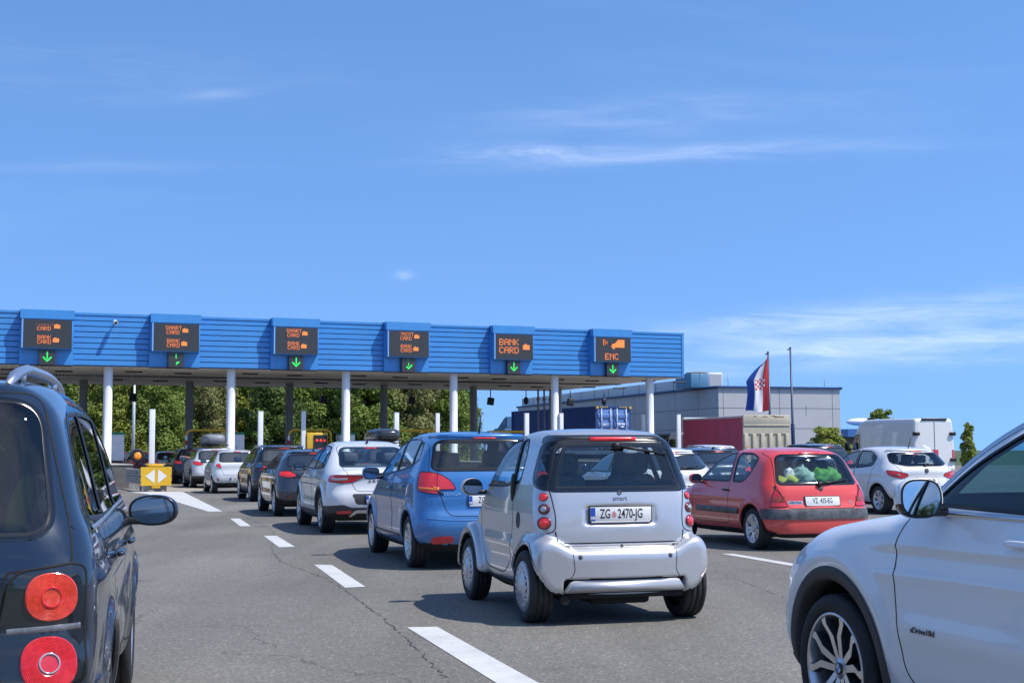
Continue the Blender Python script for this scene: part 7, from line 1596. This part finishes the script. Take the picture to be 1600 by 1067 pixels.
b = MB(); b.prism([(.80, 2.93), (.30, 3.0), (.62, 3.02), (.36, 3.06), (.70, 3.03)], -.052, -.046, 'X'); b.box((-.05, -.38, 3.03), (.01, .24, .09)); b.box((-.05, -.72, 3.03), (.01, .34, .09)); b.box((-.05, -.62, 2.86), (.01, .22, .08)); b.box((-.05, -.6, 2.35), (.01, .5, .06)); b.build('marking', WHITEP, ct)
b = MB(); b.box((L_ / 2 + 1, 0, 1.05), (L_ + 2.4, .9, .3)); b.box((-.05, 0, .75), (.1, 2.3, .12)); b.build('chassis', UNDER, ct)
for x in (1.4, 2.75, 4.1, 12.2):
    for sg in (1, -1): lorry_wheel(ct, x, sg * (W_ / 2 - .03))
lorry_cab(ct, L_ + 1.1, 2.45, 3.0, mat('cab_blue', (.08, .20, .38), .35, coat=.6), 2.2)
# ---- bundles inside the red hatchback, seen through the rear window ----
e = empty('luggage', (4.26, 18.65, 0), R(106.5), 'green and white bundles heaped behind the rear window of the red hatchback', 'luggage')
GR = mat('green_cloth', (.07, .30, .045), .8, var=.45, vscale=14); GW = mat('pale_green_cloth', (.27, .44, .36), .8, var=.45, vscale=14); YC = mat('yellow_green_cloth', (.45, .5, .06), .8); WC = mat('white_cloth', (.75, .75, .72), .8, var=.1, vscale=12)
for (y, x, z, d, m_, nm) in ((-.25, .48, .98, (.2, .24, .14), GR, 'bundle'), (.12, .48, 1.0, (.18, .18, .15), GW, 'bundle'), (.30, .42, .96, (.1, .22, .06), YC, 'bundle'), (.33, .40, 1.03, (.05, .09, .075), WC, 'soft_toy'), (-.02, .50, .95, (.16, .4, .08), GW, 'blanket')):
    b = MB(); b.blob((x, y, z), d, (.9, .8), 0, 40, 26)
    for v in b.bm.verts: v.co += Vector((.02 * math.sin(31 * v.co.y + 17 * v.co.z), .02 * math.sin(23 * v.co.z) + .012 * math.sin(61 * v.co.z + 40 * v.co.x), .022 * math.sin(29 * v.co.y + 13 * v.co.x) + .013 * math.sin(73 * v.co.y + 51 * v.co.z)))
    b.build(nm, m_, e)

# ---- driver with an arm out of the window ----
def person_arm():
    P = [(1.62, .42, .78), (1.60, .42, 1.02), (1.62, .42, 1.20), (1.64, .42, 1.28), (1.66, .42, 1.40), (1.64, .58, 1.18), (1.78, .82, 1.17), (2.02, 1.00, 1.22), (2.09, 1.03, 1.225), (1.64, .26, 1.18), (1.80, .22, .98), (1.98, .30, 1.08)]
    E = [(0, 1), (1, 2), (2, 3), (3, 4), (2, 5), (5, 6), (6, 7), (7, 8), (2, 9), (9, 10), (10, 11)]
    r_ = [.16, .17, .12, .06, .10, .065, .045, .034, .036, .065, .045, .035]
    hand = Vector(P[8]); d = Vector((.93, .36, .05)).normalized(); s_ = Vector((-.36, .93, 0)).normalized()
    for i, (o, l) in enumerate(((-.03, .075), (-.01, .085), (.01, .08), (.03, .062), (-.045, .05))):
        a = hand + s_ * o + d * (.03 if i < 4 else .0); k = len(P)
        if i == 4: P += [tuple(a), tuple(a + d * .03 - s_ * .03), tuple(a + d * .05 - s_ * .04)]
        else: P += [tuple(a), tuple(a + d * l * .6), tuple(a + d * l + Vector((0, 0, -.015)))]
        E += [(8, k), (k, k + 1), (k + 1, k + 2)]; r_ += [.011, .0095, .008]
    me = bpy.data.meshes.new('person'); me.from_pydata(P, E, []); o = bpy.data.objects.new('person', me); C.objects.link(o)
    m = o.modifiers.new('skin', 'SKIN'); m.use_smooth_shade = True
    for i, v in enumerate(me.skin_vertices[0].data): v.radius = (r_[i], r_[i]); v.use_root = i == 0
    o.modifiers.new('sub', 'SUBSURF').levels = 2
    bpy.context.view_layer.update()
    m2 = bpy.data.meshes.new_from_object(o.evaluated_get(bpy.context.evaluated_depsgraph_get())); o.modifiers.clear(); o.data = m2
    SK = mat('skin', (.55, .30, .20), .5); SH = mat('shirt', (.25, .27, .32), .85); m2.materials.clear(); m2.materials.append(SK); m2.materials.append(SH)
    for f in m2.polygons:
        c = f.center; f.use_smooth = True; f.material_index = 1 if (c.z < 1.25 and c.y < .66 and c.x < 1.8) else 0
    return o
pa = person_arm(); pa.location = (-11.64, 53.55, 0); pa.rotation_euler = (0, 0, R(109.5)); tag(pa, 'driver reaching a bare arm out of the white crossover with the grey roof box', 'person')
b = MB(); b.blob((1.645, .42, 1.45), (.105, .085, .09), (1, 1)); h_ = b.build('hair', mat('dark_hair', (.03, .02, .015), .7), pa)

sv = empty('safety_vest', (-2.28, 4.45, 0), R(90 + 13.5), 'lime and red striped safety vest behind the dark blue people carrier rear window', 'vest')
for (y, z, d, m_, nm) in ((-.60, 1.17, (.05, .045, .12), mat('lime_cloth', (.45, .75, .05), .8), 'lime_panel'), (-.44, 1.13, (.06, .085, .11), mat('orange_red_cloth', (.75, .16, .10), .8), 'red_panel'), (-.45, 1.15, (.066, .022, .115), WHITEP, 'white_stripe')):
    b = MB(); b.blob((.40, y, z), d, (.9, .9), 0, 18, 12, Matrix.Rotation(R(14), 4, 'X')); b.build(nm, m_, sv)
